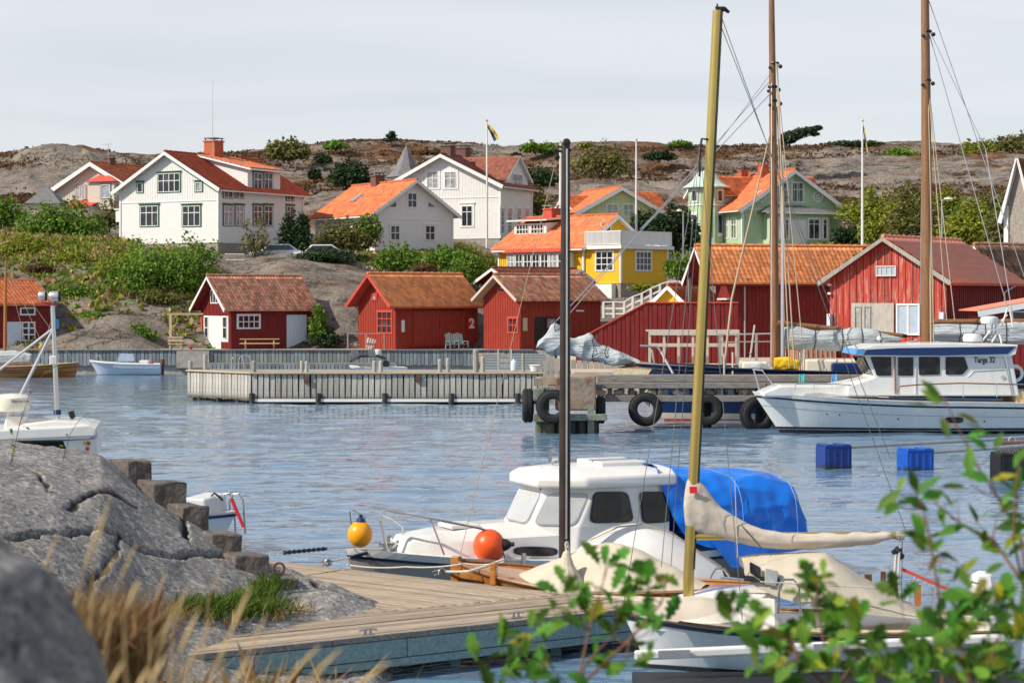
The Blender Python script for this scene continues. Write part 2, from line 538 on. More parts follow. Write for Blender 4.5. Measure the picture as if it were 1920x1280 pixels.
M['bark'] = mat('brown_bark', (0.10, 0.065, 0.045), 0.9, var=0.3, vs=10)
M['twig'] = mat('reddish_twig', (0.17, 0.085, 0.05), 0.8, var=0.25, vs=12)
M['blue_paint'] = mat('light_blue_paint', (0.10, 0.30, 0.62), 0.5, var=0.1)
M['pale_blue'] = mat('pale_blue_paint', (0.55, 0.63, 0.72), 0.35, var=0.04)
M['yellow_cloth'] = mat('yellow_cover', (0.78, 0.52, 0.01), 0.6, var=0.15, vs=6, bump=0.02, bs=6)
M['netting'] = mat('tan_netting', (0.42, 0.36, 0.24), 0.95, var=0.3, vs=12, bump=0.03, bs=12)
M['teal_rope'] = mat('teal_rope', (0.06, 0.42, 0.40), 0.8, var=0.2, vs=20)
M['clear'] = mat('clear_sheet', (0.75, 0.74, 0.70), 0.08, trans=0.85, var=0.02, ior=1.15)
M['flag'] = mat('pennant_cloth', (0.62, 0.42, 0.05), 0.8, var=0.1)
M['flag_blue'] = mat('pennant_blue', (0.015, 0.035, 0.13), 0.8, var=0.1)



def stain(m, z0, z1, col):
    """Growth or dirt on the lower part of a thing, with a ragged upper edge."""
    nt = m.node_tree; L = nt.links; b = nt.nodes['Principled BSDF']; src = b.inputs['Base Color'].links[0].from_socket
    tc = N(nt, 'ShaderNodeTexCoord'); sp = N(nt, 'ShaderNodeSeparateXYZ'); L.new(tc.outputs['Object'], sp.inputs[0])
    nz = N(nt, 'ShaderNodeTexNoise'); nz.inputs['Scale'].default_value = 6; nz.inputs['Detail'].default_value = 6; L.new(tc.outputs['Object'], nz.inputs['Vector'])
    g = N(nt, 'ShaderNodeNewGeometry'); sg = N(nt, 'ShaderNodeSeparateXYZ'); L.new(g.outputs['Position'], sg.inputs[0])
    ad = N(nt, 'ShaderNodeMath', operation='MULTIPLY_ADD'); ad.inputs[1].default_value = .55; L.new(nz.outputs['Fac'], ad.inputs[0]); L.new(sg.outputs['Z'], ad.inputs[2])
    mr = N(nt, 'ShaderNodeMapRange'); mr.inputs['From Min'].default_value = z0 + .27; mr.inputs['From Max'].default_value = z1 + .27; mr.inputs['To Min'].default_value = 1; mr.inputs['To Max'].default_value = 0
    L.new(ad.outputs[0], mr.inputs['Value']); mx = N(nt, 'ShaderNodeMixRGB'); mx.inputs['Color2'].default_value = (*col, 1)
    L.new(mr.outputs[0], mx.inputs['Fac']); L.new(src, mx.inputs['Color1']); L.new(mx.outputs[0], b.inputs['Base Color'])
    return m


def toned(m, amt=.28):
    """Every tile fired a little differently: a tone stored tile by tile on the roof."""
    nt = m.node_tree; L = nt.links; b = nt.nodes['Principled BSDF']; src = b.inputs['Base Color'].links[0].from_socket
    at_ = N(nt, 'ShaderNodeAttribute'); at_.attribute_name = 'tone'; hs = N(nt, 'ShaderNodeHueSaturation')
    mr = N(nt, 'ShaderNodeMapRange'); mr.inputs['To Min'].default_value = 1 - amt; mr.inputs['To Max'].default_value = 1 + amt
    L.new(at_.outputs['Fac'], mr.inputs['Value']); L.new(mr.outputs[0], hs.inputs['Value']); L.new(src, hs.inputs['Color']); L.new(hs.outputs[0], b.inputs['Base Color'])


for k_ in ('orange_tile', 'bright_tile', 'red_tile', 'brown_tile', 'old_tile', 'dark_tile'):
    toned(M[k_], .38 if k_ in ('old_tile', 'dark_tile') else .26)
M['jetty_wood'] = stain(mat('weathered_jetty_wood', (0.42, 0.40, 0.36), 0.85, var=0.3, vs=5, stretch=(5, 5, 0.5), objrand=0.22, bump=0.004, bs=20), .12, .5, (.06, .055, .035))


def crumple(o, amp, size, lv=2, kind='CLOUDS'):
    """Loose cloth: finer mesh pushed in and out by a noise."""
    s_ = o.modifiers.new('fine', 'SUBSURF'); s_.levels = s_.render_levels = lv
    t_ = bpy.data.textures.get('fold%g' % size) or bpy.data.textures.new('fold%g' % size, kind); t_.noise_scale = size
    if hasattr(t_, 'noise_depth'): t_.noise_depth = 3
    d_ = o.modifiers.new('folds', 'DISPLACE'); d_.texture = t_; d_.strength = amp; d_.texture_coords = 'GLOBAL'
    return o


LM = {}
LM['green'] = leaf_mat('shrub_leaf', (0.14, 0.25, 0.028), 0.035, 0.5)
LM['dark'] = leaf_mat('dark_leaf', (0.03, 0.062, 0.02), 0.03, 0.45)
LM['lime'] = leaf_mat('yellow_green_leaf', (0.24, 0.27, 0.028), 0.035, 0.4)
LM['olive'] = leaf_mat('olive_leaf', (0.17, 0.17, 0.045), 0.035, 0.45)
LM['rusty'] = leaf_mat('rusty_leaf', (0.13, 0.075, 0.035), 0.03, 0.35)
LM['pine'] = leaf_mat('pine_needles', (0.035, 0.065, 0.03), 0.025, 0.4, tl=0.15)
LM['grass'] = leaf_mat('grass_blade', (0.10, 0.17, 0.022), 0.03, 0.4)
LM['straw'] = leaf_mat('straw_blade', (0.36, 0.25, 0.11), 0.02, 0.4, tl=0.3)
LM['oak'] = leaf_mat('oak_leaf', (0.105, 0.25, 0.03), 0.03, 0.6, tl=0.45, obj=True, col2=(0.34, 0.33, 0.02))
# ------------------------------------------------------------------ water
def water_mat():
    m = bpy.data.materials.new('sea_water'); m.use_nodes = True
    nt = m.node_tree; L = nt.links; b = nt.nodes['Principled BSDF']
    b.inputs['Base Color'].default_value = (0.125, 0.215, 0.325, 1)
    b.inputs['Roughness'].default_value = 0.04
    b.inputs['IOR'].default_value = 1.85
    tc = N(nt, 'ShaderNodeTexCoord')

    def noise(sx, sy, sc, det, rough=0.5, dist=0.0):
        mp = N(nt, 'ShaderNodeMapping'); mp.inputs['Scale'].default_value = (sx, sy, 1)
        L.new(tc.outputs['Object'], mp.inputs['Vector'])
        n = N(nt, 'ShaderNodeTexNoise'); n.inputs['Scale'].default_value = sc; n.inputs['Detail'].default_value = det
        n.inputs['Roughness'].default_value = rough; n.inputs['Distortion'].default_value = dist
        L.new(mp.outputs[0], n.inputs['Vector'])
        return n.outputs['Fac']
    a = noise(1.1, 3.2, 1.0, 2, 0.45, 0.3)
    c = noise(3, 7, 1.0, 3, 0.55, 0.4)
    w = noise(0.025, 0.05, 1.0, 3)
    wr = N(nt, 'ShaderNodeMapRange'); wr.inputs['From Min'].default_value = 0.35; wr.inputs['From Max'].default_value = 0.65
    wr.inputs['To Min'].default_value = 0.35; wr.inputs['To Max'].default_value = 1.0
    L.new(w, wr.inputs['Value'])
    m1 = N(nt, 'ShaderNodeMath', operation='MULTIPLY'); m1.inputs[1].default_value = 0.05
    m2 = N(nt, 'ShaderNodeMath', operation='MULTIPLY'); m2.inputs[1].default_value = 0.02
    L.new(a, m1.inputs[0]); L.new(c, m2.inputs[0])
    ad = N(nt, 'ShaderNodeMath', operation='ADD'); L.new(m1.outputs[0], ad.inputs[0]); L.new(m2.outputs[0], ad.inputs[1])
    ml = N(nt, 'ShaderNodeMath', operation='MULTIPLY'); L.new(ad.outputs[0], ml.inputs[0]); L.new(wr.outputs[0], ml.inputs[1])
    bp = N(nt, 'ShaderNodeBump'); bp.inputs['Strength'].default_value = 1.0; bp.inputs['Distance'].default_value = 1.0
    L.new(ml.outputs[0], bp.inputs['Height']); L.new(bp.outputs[0], b.inputs['Normal'])
    return m


M['water'] = water_mat()
# waves are real relief out to the quays, with finer ripples in the bump
wD = np.cumsum(np.concatenate([[19.0], np.interp(np.arange(820), [0, 300, 820], [.05, .085, .27])]))
wP = np.linspace(-420, 2340, 330)
wX = (wP[None, :] - 960) / F * wD[:, None]; wY = np.repeat(wD[:, None], len(wP), 1)
gust = .55 + .75 * vnoise(wX * .05 + 9, wY * .035, 61)
wZ = .075 * fbm(wX * .30 + wY * .05, wY * .95, 62, 2, .5) + .045 * fbm(wX * .75 - wY * .1, wY * 1.9, 64, 3, .55)
wZ = wZ * gust * np.interp(wD, [19, 30, 60, 100, 165], [.8, 1, .9, .7, .5])[:, None]
nW = wX.size
wV = np.concatenate([np.stack([wX, wY, wZ], -1).reshape(-1, 3), [(-2500, -200, -.25), (2500, -200, -.25), (2500, 3500, -.25), (-2500, 3500, -.25)]])
wQ = np.concatenate([grid_faces(*wX.shape), [(nW, nW + 1, nW + 2, nW + 3)]])
wat = np_mesh('water', wV, wQ, M['water'], smooth=True)
tag(wat, 'rippled pale blue harbour water between the docks', 'water', kind='structure')


# ------------------------------------------------------------------ rocky hillside
def rock_land_mat():
    m = bpy.data.materials.new('granite_hillside'); m.use_nodes = True
    nt = m.node_tree; L = nt.links; b = nt.nodes['Principled BSDF']
    b.inputs['Roughness'].default_value = 0.9; b.inputs['Specular IOR Level'].default_value = 0.2
    tc = N(nt, 'ShaderNodeTexCoord')

    def noise(sc, det=6, r=0.6, st=(1, 1, 1), dist=0.0):
        mp = N(nt, 'ShaderNodeMapping'); mp.inputs['Scale'].default_value = st
        L.new(tc.outputs['Object'], mp.inputs['Vector'])
        n = N(nt, 'ShaderNodeTexNoise'); n.inputs['Scale'].default_value = sc; n.inputs['Detail'].default_value = det
        n.inputs['Roughness'].default_value = r; n.inputs['Distortion'].default_value = dist
        L.new(mp.outputs[0], n.inputs['Vector'])
        return n.outputs['Fac']

    def rng_(src, a, c, lo=0.0, hi=1.0):
        r = N(nt, 'ShaderNodeMapRange'); r.inputs['From Min'].default_value = a; r.inputs['From Max'].default_value = c
        r.inputs['To Min'].default_value = lo; r.inputs['To Max'].default_value = hi
        L.new(src, r.inputs['Value']); return r.outputs[0]

    def mix(f, c1, c2):
        x = N(nt, 'ShaderNodeMixRGB')
        L.new(f, x.inputs['Fac'])
        for i, c in ((1, c1), (2, c2)):
            if isinstance(c, tuple): x.inputs[i].default_value = (*c, 1)
            else: L.new(c, x.inputs[i])
        return x.outputs[0]
    rock = mix(rng_(noise(0.35, 8), 0.35, 0.65), (0.19, 0.165, 0.145), (0.34, 0.29, 0.245))
    rock = mix(rng_(noise(0.7, 7, 0.6, (.4, .6, 2.0)), 0.52, 0.64), rock, (0.11, 0.095, 0.08))
    rock = mix(rng_(noise(2.5, 6, 0.7, (1, 1, 3)), 0.56, 0.66), rock, (0.40, 0.345, 0.285))
    vo = N(nt, 'ShaderNodeTexVoronoi'); vo.feature = 'DISTANCE_TO_EDGE'; vo.inputs['Scale'].default_value = 0.22
    mpv = N(nt, 'ShaderNodeMapping'); mpv.inputs['Scale'].default_value = (0.35, 0.7, 3.2)
    nv = N(nt, 'ShaderNodeTexNoise'); nv.inputs['Scale'].default_value = 0.4; nv.inputs['Detail'].default_value = 5
    L.new(tc.outputs['Object'], nv.inputs['Vector'])
    vm = N(nt, 'ShaderNodeVectorMath', operation='SCALE'); vm.inputs['Scale'].default_value = 5.0
    L.new(nv.outputs['Color'], vm.inputs[0])
    va = N(nt, 'ShaderNodeVectorMath', operation='ADD')
    L.new(tc.outputs['Object'], va.inputs[0]); L.new(vm.outputs[0], va.inputs[1])
    L.new(va.outputs[0], mpv.inputs['Vector']); L.new(mpv.outputs[0], vo.inputs['Vector'])
    crack = rng_(vo.outputs['Distance'], 0.0, 0.022, 0.55, 0.0)
    rock = mix(crack, rock, (0.06, 0.052, 0.045))
    at1 = N(nt, 'ShaderNodeAttribute'); at1.attribute_name = 'veg'
    at2 = N(nt, 'ShaderNodeAttribute'); at2.attribute_name = 'heath'
    grass = mix(rng_(noise(0.5, 7), 0.35, 0.65), (0.10, 0.11, 0.03), (0.22, 0.185, 0.065))
    grass = mix(rng_(noise(1.7, 7, 0.7), 0.5, 0.65), grass, (0.24, 0.18, 0.085))
    heath = mix(rng_(noise(0.9, 7), 0.4, 0.62), (0.115, 0.06, 0.035), (0.23, 0.125, 0.06))
    nh = noise(0.5, 7, 0.6, (.22, .4, 1.7))
    ad = N(nt, 'ShaderNodeMath', operation='ADD'); L.new(at2.outputs['Fac'], ad.inputs[0]); L.new(nh, ad.inputs[1])
    col = mix(rng_(ad.outputs[0], 0.96, 1.06), rock, heath)
    ad2 = N(nt, 'ShaderNodeMath', operation='ADD'); L.new(at1.outputs['Fac'], ad2.inputs[0]); L.new(noise(0.8, 9, 0.72), ad2.inputs[1])
    col = mix(rng_(ad2.outputs[0], 0.95, 1.07), col, grass)
    L.new(col, b.inputs['Base Color'])
    h1 = N(nt, 'ShaderNodeMath', operation='SUBTRACT')
    hm = N(nt, 'ShaderNodeMath', operation='MULTIPLY'); hm.inputs[1].default_value = 0.5
    L.new(crack, hm.inputs[0]); L.new(noise(0.9, 10, 0.7), h1.inputs[0]); L.new(hm.outputs[0], h1.inputs[1])
    bp = N(nt, 'ShaderNodeBump'); bp.inputs['Strength'].default_value = 1.0; bp.inputs['Distance'].default_value = 0.85
    L.new(h1.outputs[0], bp.inputs['Height']); L.new(bp.outputs[0], b.inputs['Normal'])
    return m


M['hill'] = rock_land_mat()

# profile of the land: for a bearing (photo column) the height seen at each distance
HILL = {
    -700: [(138, 655), (143, 610), (150, 545), (157, 490), (165, 450), (175, 415), (190, 385), (205, 345), (225, 300), (245, 296), (262, 296)],
    0: [(138, 655), (143, 610), (150, 545), (157, 490), (165, 452), (175, 420), (190, 388), (205, 345), (225, 296), (245, 291), (262, 292)],
    60: [(138, 652), (143, 605), (149, 545), (156, 490), (164, 452), (175, 424), (190, 390), (205, 340), (220, 288), (245, 284), (264, 288)],
    150: [(138, 648), (142, 600), (147, 550), (154, 492), (163, 455), (175, 432), (190, 392), (205, 345), (221, 290), (250, 286), (265, 290)],
    220: [(138, 645), (142, 592), (148, 542), (154, 496), (160, 462), (175, 440), (190, 400), (210, 335), (235, 298), (262, 291)],
    330: [(138, 664), (141, 661), (143, 612), (147, 557), (153, 502), (157, 476), (172, 462), (190, 410), (225, 340), (262, 291)],
    440: [(138, 664), (141, 661), (144, 605), (148, 548), (153, 503), (157, 482), (173, 468), (190, 420), (225, 340), (262, 286)],
    540: [(138, 664), (141, 661), (143, 612), (146, 552), (151, 492), (156, 480), (173, 468), (190, 425), (225, 345), (262, 277)],
    640: [(138, 664), (141, 661), (143, 602), (147, 548), (152, 507), (158, 484), (165, 470), (180, 446), (195, 395), (225, 325), (262, 267)],
    720: [(138, 664), (141, 661), (146, 592), (152, 524), (160, 494), (166, 478), (182, 462), (192, 446), (210, 385), (235, 312), (262, 264)],
    860: [(138, 664), (141, 661), (146, 585), (152, 524), (160, 494), (168, 478), (186, 452), (196, 444), (215, 385), (240, 312), (262, 268)],
    960: [(138, 664), (141, 661), (146, 595), (152, 556), (165, 540), (175, 505), (190, 462), (205, 412), (230, 335), (262, 276)],
    1100: [(132, 675), (145, 605), (151, 562), (165, 550), (178, 480), (192, 438), (205, 412), (225, 352), (245, 302), (262, 263)],
    1250: [(130, 675), (142, 605), (152, 560), (165, 540), (178, 482), (188, 464), (200, 436), (220, 372), (240, 312), (262, 269)],
    1380: [(128, 675), (140, 605), (155, 545), (170, 495), (183, 464), (198, 440), (222, 362), (245, 302), (262, 272)],
    1500: [(128, 675), (140, 605), (155, 545), (170, 495), (183, 464), (198, 438), (222, 358), (245, 300), (262, 268)],
    1620: [(128, 675), (140, 605), (155, 545), (170, 495), (185, 455), (200, 420), (215, 372), (235, 320), (255, 276), (264, 267)],
    1750: [(128, 675), (140, 600), (150, 545), (165, 482), (178, 442), (195, 392), (215, 346), (235, 310), (255, 278), (266, 264)],
    1900: [(128, 675), (140, 600), (150, 545), (165, 482), (178, 442), (195, 392), (215, 342), (235, 306), (255, 274), (264, 266)],
    2700: [(128, 675), (140, 600), (150, 545), (165, 482), (178, 442), (195, 392), (215, 342), (235, 306), (255, 274), (264, 266)],
}
HC = sorted(HILL)
DR = np.concatenate([np.linspace(118, 200, 165), np.linspace(200.6, 272, 120), np.linspace(274, 420, 20)])
PXC = np.concatenate([np.linspace(-3200, -350, 60), np.linspace(-340, 2260, 520), np.linspace(2275, 5000, 60)])


def _col_z(c):
    pts = HILL[c]
    D = [pts[0][0] - 6] + [p[0] for p in pts] + [290, 330, 420]
    zs = [gz(y, d) for d, y in pts]
    z = [-4.0] + zs + [zs[-1] - 0.6, zs[-1] - 5, zs[-1] - 14]
    return np.interp(DR, D, z, left=-6.0)


_cz = np.array([_col_z(c) for c in HC])                      # (ncol, nD)


def _hill_grid():
    t = np.clip(PXC, HC[0], HC[-1])
    idx = np.clip(np.searchsorted(HC, t, side='right') - 1, 0, len(HC) - 2)
    c0 = np.array(HC)[idx]; c1 = np.array(HC)[idx + 1]
    f = sstep((t - c0) / (c1 - c0))[:, None]
    Z = _cz[idx] * (1 - f) + _cz[idx + 1] * f                # (npx, nD)
    X = (PXC[:, None] - 960) / F * DR[None, :]
    Y = np.repeat(DR[None, :], len(PXC), 0)
    k = np.array([1, 2, 3, 2, 1.]); k /= k.sum()
    Zp = np.pad(Z, ((0, 0), (2, 2)), mode='edge')
    Zs = sum(k[i] * Zp[:, i:i + Z.shape[1]] for i in range(5))
    amp = np.interp(DR, [118, 141, 146, 160, 185, 205, 240, 262, 300], [0.02, 0.05, 0.4, 0.35, 0.25, 0.9, 1.5, 0.75, 2.0])[None, :]
    n1 = fbm(X * 0.10, Y * 0.16, 3, 5, 0.5)
    rid = 1 - np.abs(fbm(X * 0.06 + 5, Y * 0.13, 9, 4, 0.5)) * 2.2
    n2 = fbm(X * 0.5, Y * 0.7, 21, 4, 0.55)
    Zs = Zs + amp * (0.9 * n1 + 0.55 * (rid - 0.55)) + np.minimum(amp, 1.0) * 0.32 * n2
    # rounded sheets of rock: soft terraces
    st = 1.7
    q = Zs / st + 0.35 * fbm(X * 0.04, Y * 0.04, 33, 3)
    fr = q - np.floor(q)
    ter = (np.floor(q) + np.power(fr, 2.6)) * st - 0.35 * st * fbm(X * 0.04, Y * 0.04, 33, 3)
    wt = np.interp(DR, [118, 195, 210, 260, 270], [0, 0, 0.45, 0.45, 0.2])[None, :]
    Zs = Zs * (1 - wt) + ter * wt
    # broken cliff at the far left
    cl = np.exp(-((PXC[:, None] - 120) / 90) ** 2) * np.exp(-((DR[None, :] - 214) / 11) ** 2)
    Zs = Zs + cl * (2.2 * np.round(vnoise(X * .2, Y * .1 + Zs * .2, 15) * 3) / 3 + 1.0 * np.abs(fbm(X * 0.22, Y * 0.12, 51, 3)) + 0.9 * (vnoise(X * 0.35, Y * 0.2, 5) - 0.5))
    return X, Y, Zs


HX, HY, HZ = _hill_grid()


def hill_z(px, D):
    i = np.interp(px, PXC, np.arange(len(PXC))); j = np.interp(D, DR, np.arange(len(DR)))
    i0 = np.clip(np.floor(i).astype(int), 0, len(PXC) - 2); j0 = np.clip(np.floor(j).astype(int), 0, len(DR) - 2)
    a = i - i0; b = j - j0
    return (HZ[i0, j0] * (1 - a) * (1 - b) + HZ[i0 + 1, j0] * a * (1 - b) + HZ[i0, j0 + 1] * (1 - a) * b + HZ[i0 + 1, j0 + 1] * a * b)


def ground(X, Y):
    return float(hill_z(960 + X * F / Y, Y))


def veg_masks(px, D, X, Y):
    px = np.asarray(px, float); D = np.asarray(D, float)
    g = lambda c, w, d, e: np.exp(-((px - c) / w) ** 2 - ((D - d) / e) ** 2)
    v = 0.05 + 0 * px
    v = v + 0.52 * g(60, 260, 162, 17) + 0.30 * g(330, 160, 149, 7) + 0.5 * g(740, 200, 168, 13) + 0.05 * g(200, 120, 143, 4)
    v = v + 0.55 * g(1750, 230, 172, 24) + 0.4 * g(1100, 220, 180, 22) + 0.25 * g(1480, 150, 192, 10)
    v = v - 0.45 * g(560, 90, 146, 7) + 0.16 * fbm(X * 0.045, Y * 0.06, 71, 4)
    h = 0.355 - 0.3 * g(120, 90, 214, 12) + 0.26 * fbm(X * 0.05, Y * 0.10, 81, 4) + 0.1 * (D > 200)
    # slopes too steep for soil stay bare
    return np.clip(v, 0, 1), np.clip(h, 0, 1)


nP, nD = HX.shape
V = np.stack([HX, HY, HZ], -1).reshape(-1, 3)
hill = np_mesh('hillside', V, grid_faces(nP, nD)[:, ::-1], M['hill'], smooth=True)
PXg = np.repeat(PXC[:, None], nD, 1)
vg, hg = veg_masks(PXg, HY, HX, HY)
gzx = np.abs(np.gradient(HZ, axis=1) / np.maximum(1e-3, np.gradient(HY, axis=1)))
vg = vg - np.clip(gzx - 0.9, 0, 1) * 0.35
hg = hg - np.clip(gzx - 0.55, 0, 1) * 0.35
for nm, arr in (('veg', vg), ('heath', hg)):
    a_ = hill.data.attributes.new(nm, 'FLOAT', 'POINT')
    a_.data.foreach_set('value', np.ascontiguousarray(arr.ravel(), np.float32))
tag(hill, 'bare granite hillside with brown heather behind the houses', 'hill', kind='structure')


def tufts(name, n, pxr, Dr, prob, mat_, size, blades, label, cat, up=0.8, spread=0.5):
    px = rng.uniform(*pxr, n * 4); D = rng.uniform(*Dr, n * 4)
    X = (px - 960) / F * D
    keep = rng.random(n * 4) < prob(px, D, X)
    px, D, X = px[keep][:n], D[keep][:n], X[keep][:n]
    z = hill_z(px, D)
    k = len(px)
    base = np.repeat(np.stack([X, D, z], -1), blades, 0)
    s = size * rng.uniform(0.5, 1.4, k * blades)[:, None]
    base = base + np.concatenate([rng.normal(0, spread, (k * blades, 2)), np.zeros((k * blades, 1))], 1) * size
    d = rng.normal(0, 1, (k * blades, 3)); d[:, 2] = np.abs(d[:, 2]) * 0.5 + up
    d /= np.linalg.norm(d, axis=1)[:, None]
    sd = np.cross(d, rng.normal(0, 1, (k * blades, 3))); sd /= np.linalg.norm(sd, axis=1)[:, None]
    w = s * 0.32
    A = base - sd * w * 0.6; B = base + sd * w * 0.6; T = base + d * s; C = base + d * s * 0.55 + sd * w; E = base + d * s * 0.55 - sd * w
    Vv = np.stack([A, B, C, T, E], 1).reshape(-1, 3)
    Q = np.arange(len(Vv)).reshape(-1, 5)
    o = np_mesh(name, Vv, Q, mat_, nside=5)
    return tag(o, label, cat, kind='stuff')


def pveg(px, D, X):
    v, h = veg_masks(px, D, X, D)
    return np.clip((v + 0.35 * vnoise(X * 0.3, D * 0.3, 4) - 0.42) * 2.4, 0, 1)


def pheath(px, D, X):
    v, h = veg_masks(px, D, X, D)
    z = hill_z(px, D)
    return np.clip((h + 0.75 * vnoise(X * 0.06 + 3, z * 0.9 + .1 * X * .06, 14) - 0.78) * 3, 0, 1)


tufts('ground_cover', 4500, (-120, 2040), (138, 205), pveg, LM['green'], 0.36, 6, 'low green ground cover over the slopes between the houses', 'ground cover')
tufts('dry_grass', 5500, (-120, 2040), (138, 205), pveg, LM['straw'], 0.4, 4, 'tawny dry grass scattered over the slopes below the houses', 'grass', up=1.6)
tufts('yellow_undergrowth', 4200, (-120, 2040), (140, 200), pveg, LM['lime'], 0.36, 6, 'yellow green undergrowth over the slopes below the houses', 'undergrowth')
tufts('heather', 12000, (-100, 2040), (192, 268), pheath, LM['rusty'], 0.3, 5, 'rust brown heather in the hollows of the granite hill', 'heather', up=0.6, spread=0.8)


# ------------------------------------------------------------------ near granite knoll by the dock
def granite_mat(name, fine=1.0):
    m = bpy.data.materials.new(name); m.use_nodes = True
    nt = m.node_tree; L = nt.links; b = nt.nodes['Principled BSDF']
    b.inputs['Roughness'].default_value = 0.88; b.inputs['Specular IOR Level'].default_value = 0.25
    tc = N(nt, 'ShaderNodeTexCoord')

    def noise(sc, det=6, r=0.6):
        n = N(nt, 'ShaderNodeTexNoise'); n.inputs['Scale'].default_value = sc; n.inputs['Detail'].default_value = det
        n.inputs['Roughness'].default_value = r
        L.new(tc.outputs['Object'], n.inputs['Vector']); return n.outputs['Fac']

    def rg(src, a, c, lo=0., hi=1.):
        r = N(nt, 'ShaderNodeMapRange'); r.inputs['From Min'].default_value = a; r.inputs['From Max'].default_value = c
        r.inputs['To Min'].default_value = lo; r.inputs['To Max'].default_value = hi
        L.new(src, r.inputs['Value']); return r.outputs[0]

    def mix(f, c1, c2):
        x = N(nt, 'ShaderNodeMixRGB'); L.new(f, x.inputs['Fac'])
        for i, c in ((1, c1), (2, c2)):
            if isinstance(c, tuple): x.inputs[i].default_value = (*c, 1)
            else: L.new(c, x.inputs[i])
        return x.outputs[0]
    c = mix(rg(noise(0.8, 5), 0.35, 0.65), (0.15, 0.145, 0.145), (0.25, 0.24, 0.235))
    c = mix(rg(noise(11 * fine, 5, 0.75), 0.5, 0.62), c, (0.44, 0.43, 0.42))
    c = mix(rg(noise(17 * fine, 4, 0.7), 0.53, 0.63), c, (0.06, 0.06, 0.062))
    c = mix(rg(noise(2.2 * fine, 7, 0.7), 0.56, 0.66), c, (0.33, 0.29, 0.23))
    c = mix(rg(noise(5 * fine, 6, 0.7), 0.60, 0.68), c, (0.22, 0.21, 0.12))
    ac = N(nt, 'ShaderNodeAttribute'); ac.attribute_name = 'crack'
    c = mix(rg(ac.outputs['Fac'], 0.1, 0.7), c, (0.03, 0.027, 0.025))
    L.new(c, b.inputs['Base Color'])
    bp = N(nt, 'ShaderNodeBump'); bp.inputs['Strength'].default_value = 0.8; bp.inputs['Distance'].default_value = 0.016
    L.new(noise(9 * fine, 9, 0.75), bp.inputs['Height']); L.new(bp.outputs[0], b.inputs['Normal'])
    return m


M['granite'] = granite_mat('lichen_granite')
M['granite_near'] = granite_mat('close_granite', 2.2)

KN = {
    -420: [(19, 0.5), (21, 1.4), (24, 2.6), (28, 3.1), (31, 3.1), (34, 1.8), (37, -1)],
    0: [(19, 0.4), (21, 1.0), (23, 1.75), (25.5, 2.35), (28, 2.72), (30.3, 2.84), (33, 2.2), (36, -.8)],
    100: [(19, 0.4), (22, 1.1), (24.5, 1.8), (27, 2.4), (29.3, 2.72), (31, 2.72), (33, 2.1), (35.5, -.8)],
    190: [(20, 0.3), (23, 1.0), (25, 1.55), (27, 2.1), (29.4, 2.58), (30.5, 2.6), (32, 2.1), (34.6, -.8)],
    260: [(21, 0.25), (23.6, .75), (25.4, 1.2), (27, 1.62), (29, 2.1), (30.2, 2.19), (31.3, 1.86), (34, -.8)],
    350: [(22.5, 0.2), (24.8, .62), (26, .9), (27.3, 1.2), (28.6, 1.56), (29.6, 1.71), (30.8, 1.45), (33.4, -.8)],
    450: [(23.5, 0.1), (25.6, .5), (26.6, .72), (27.6, .92), (28.5, 1.10), (29.4, 1.22), (30.6, 1.0), (32.6, -.6)],
    540: [(24.5, 0.1), (26.3, .5), (27.2, .66), (28, .76), (29, .94), (29.8, 1.0), (31, .7), (32.3, -.4)],
    620: [(25, 0.1), (26.8, .45), (27.6, .66), (28.4, .82), (29.2, .86), (30, .66), (31.5, -.1)],
    700: [(25, 0.0), (27.4, .4), (28.2, .6), (28.8, .64), (29.6, .5), (31, -.1)],
    770: [(25, -.4), (28, .1), (29, .2), (30, .0), (31, -.4)],
    860: [(25, -.9), (29, -.7), (31, -.9)],
}
kc = sorted(KN)
kD = np.concatenate([np.linspace(18.5, 22, 30), np.linspace(22.05, 33.5, 330), np.linspace(33.6, 37, 25)])
kP = np.concatenate([np.linspace(-900, -200, 30), np.linspace(-190, 860, 300)])
kcz = np.array([np.interp(kD, [p[0] for p in KN[c]], [p[1] for p in KN[c]], left=-1.2, right=-2) for c in kc])
t_ = np.clip(kP, kc[0], kc[-1]); ix = np.clip(np.searchsorted(kc, t_, side='right') - 1, 0, len(kc) - 2)
f_ = ((t_ - np.array(kc)[ix]) / (np.array(kc)[ix + 1] - np.array(kc)[ix]))[:, None]
KZ = kcz[ix] * (1 - f_) + kcz[ix + 1] * f_
for _ in range(3):
    zp = np.pad(KZ, ((2, 2), (2, 2)), mode='edge')
    KZ = (zp[2:-2, 2:-2] * 2 + zp[1:-3, 2:-2] + zp[3:-1, 2:-2] + zp[2:-2, 1:-3] + zp[2:-2, 3:-1] + zp[2:-2, :-4] + zp[2:-2, 4:]) / 8
KX = (kP[:, None] - 960) / F * kD[None, :]; KY = np.repeat(kD[None, :], len(kP), 0)
KZ = KZ + 0.10 * fbm(KX * 0.9, KY * 0.9, 5, 5, 0.5) + 0.03 * fbm(KX * 2.6, KY * 2.6, 8, 4, 0.5) + 0.004 * fbm(KX * 12, KY * 12, 18, 3, 0.6)


def knoll_z(px, D):
    i = int(np.clip(np.interp(px, kP, np.arange(len(kP))), 0, len(kP) - 1)); j = int(np.clip(np.interp(D, kD, np.arange(len(kD))), 0, len(kD) - 1))
    return float(KZ[i, j])


def to_pt(px, py):
    """Point of the knoll seen at a photo pixel (march from the eye)."""
    for D in np.linspace(19, 34, 600):
        if knoll_z(px, D) >= gz(py, D):
            return ((px - 960) / F * D, D)
    return ((px - 960) / F * 30, 30)


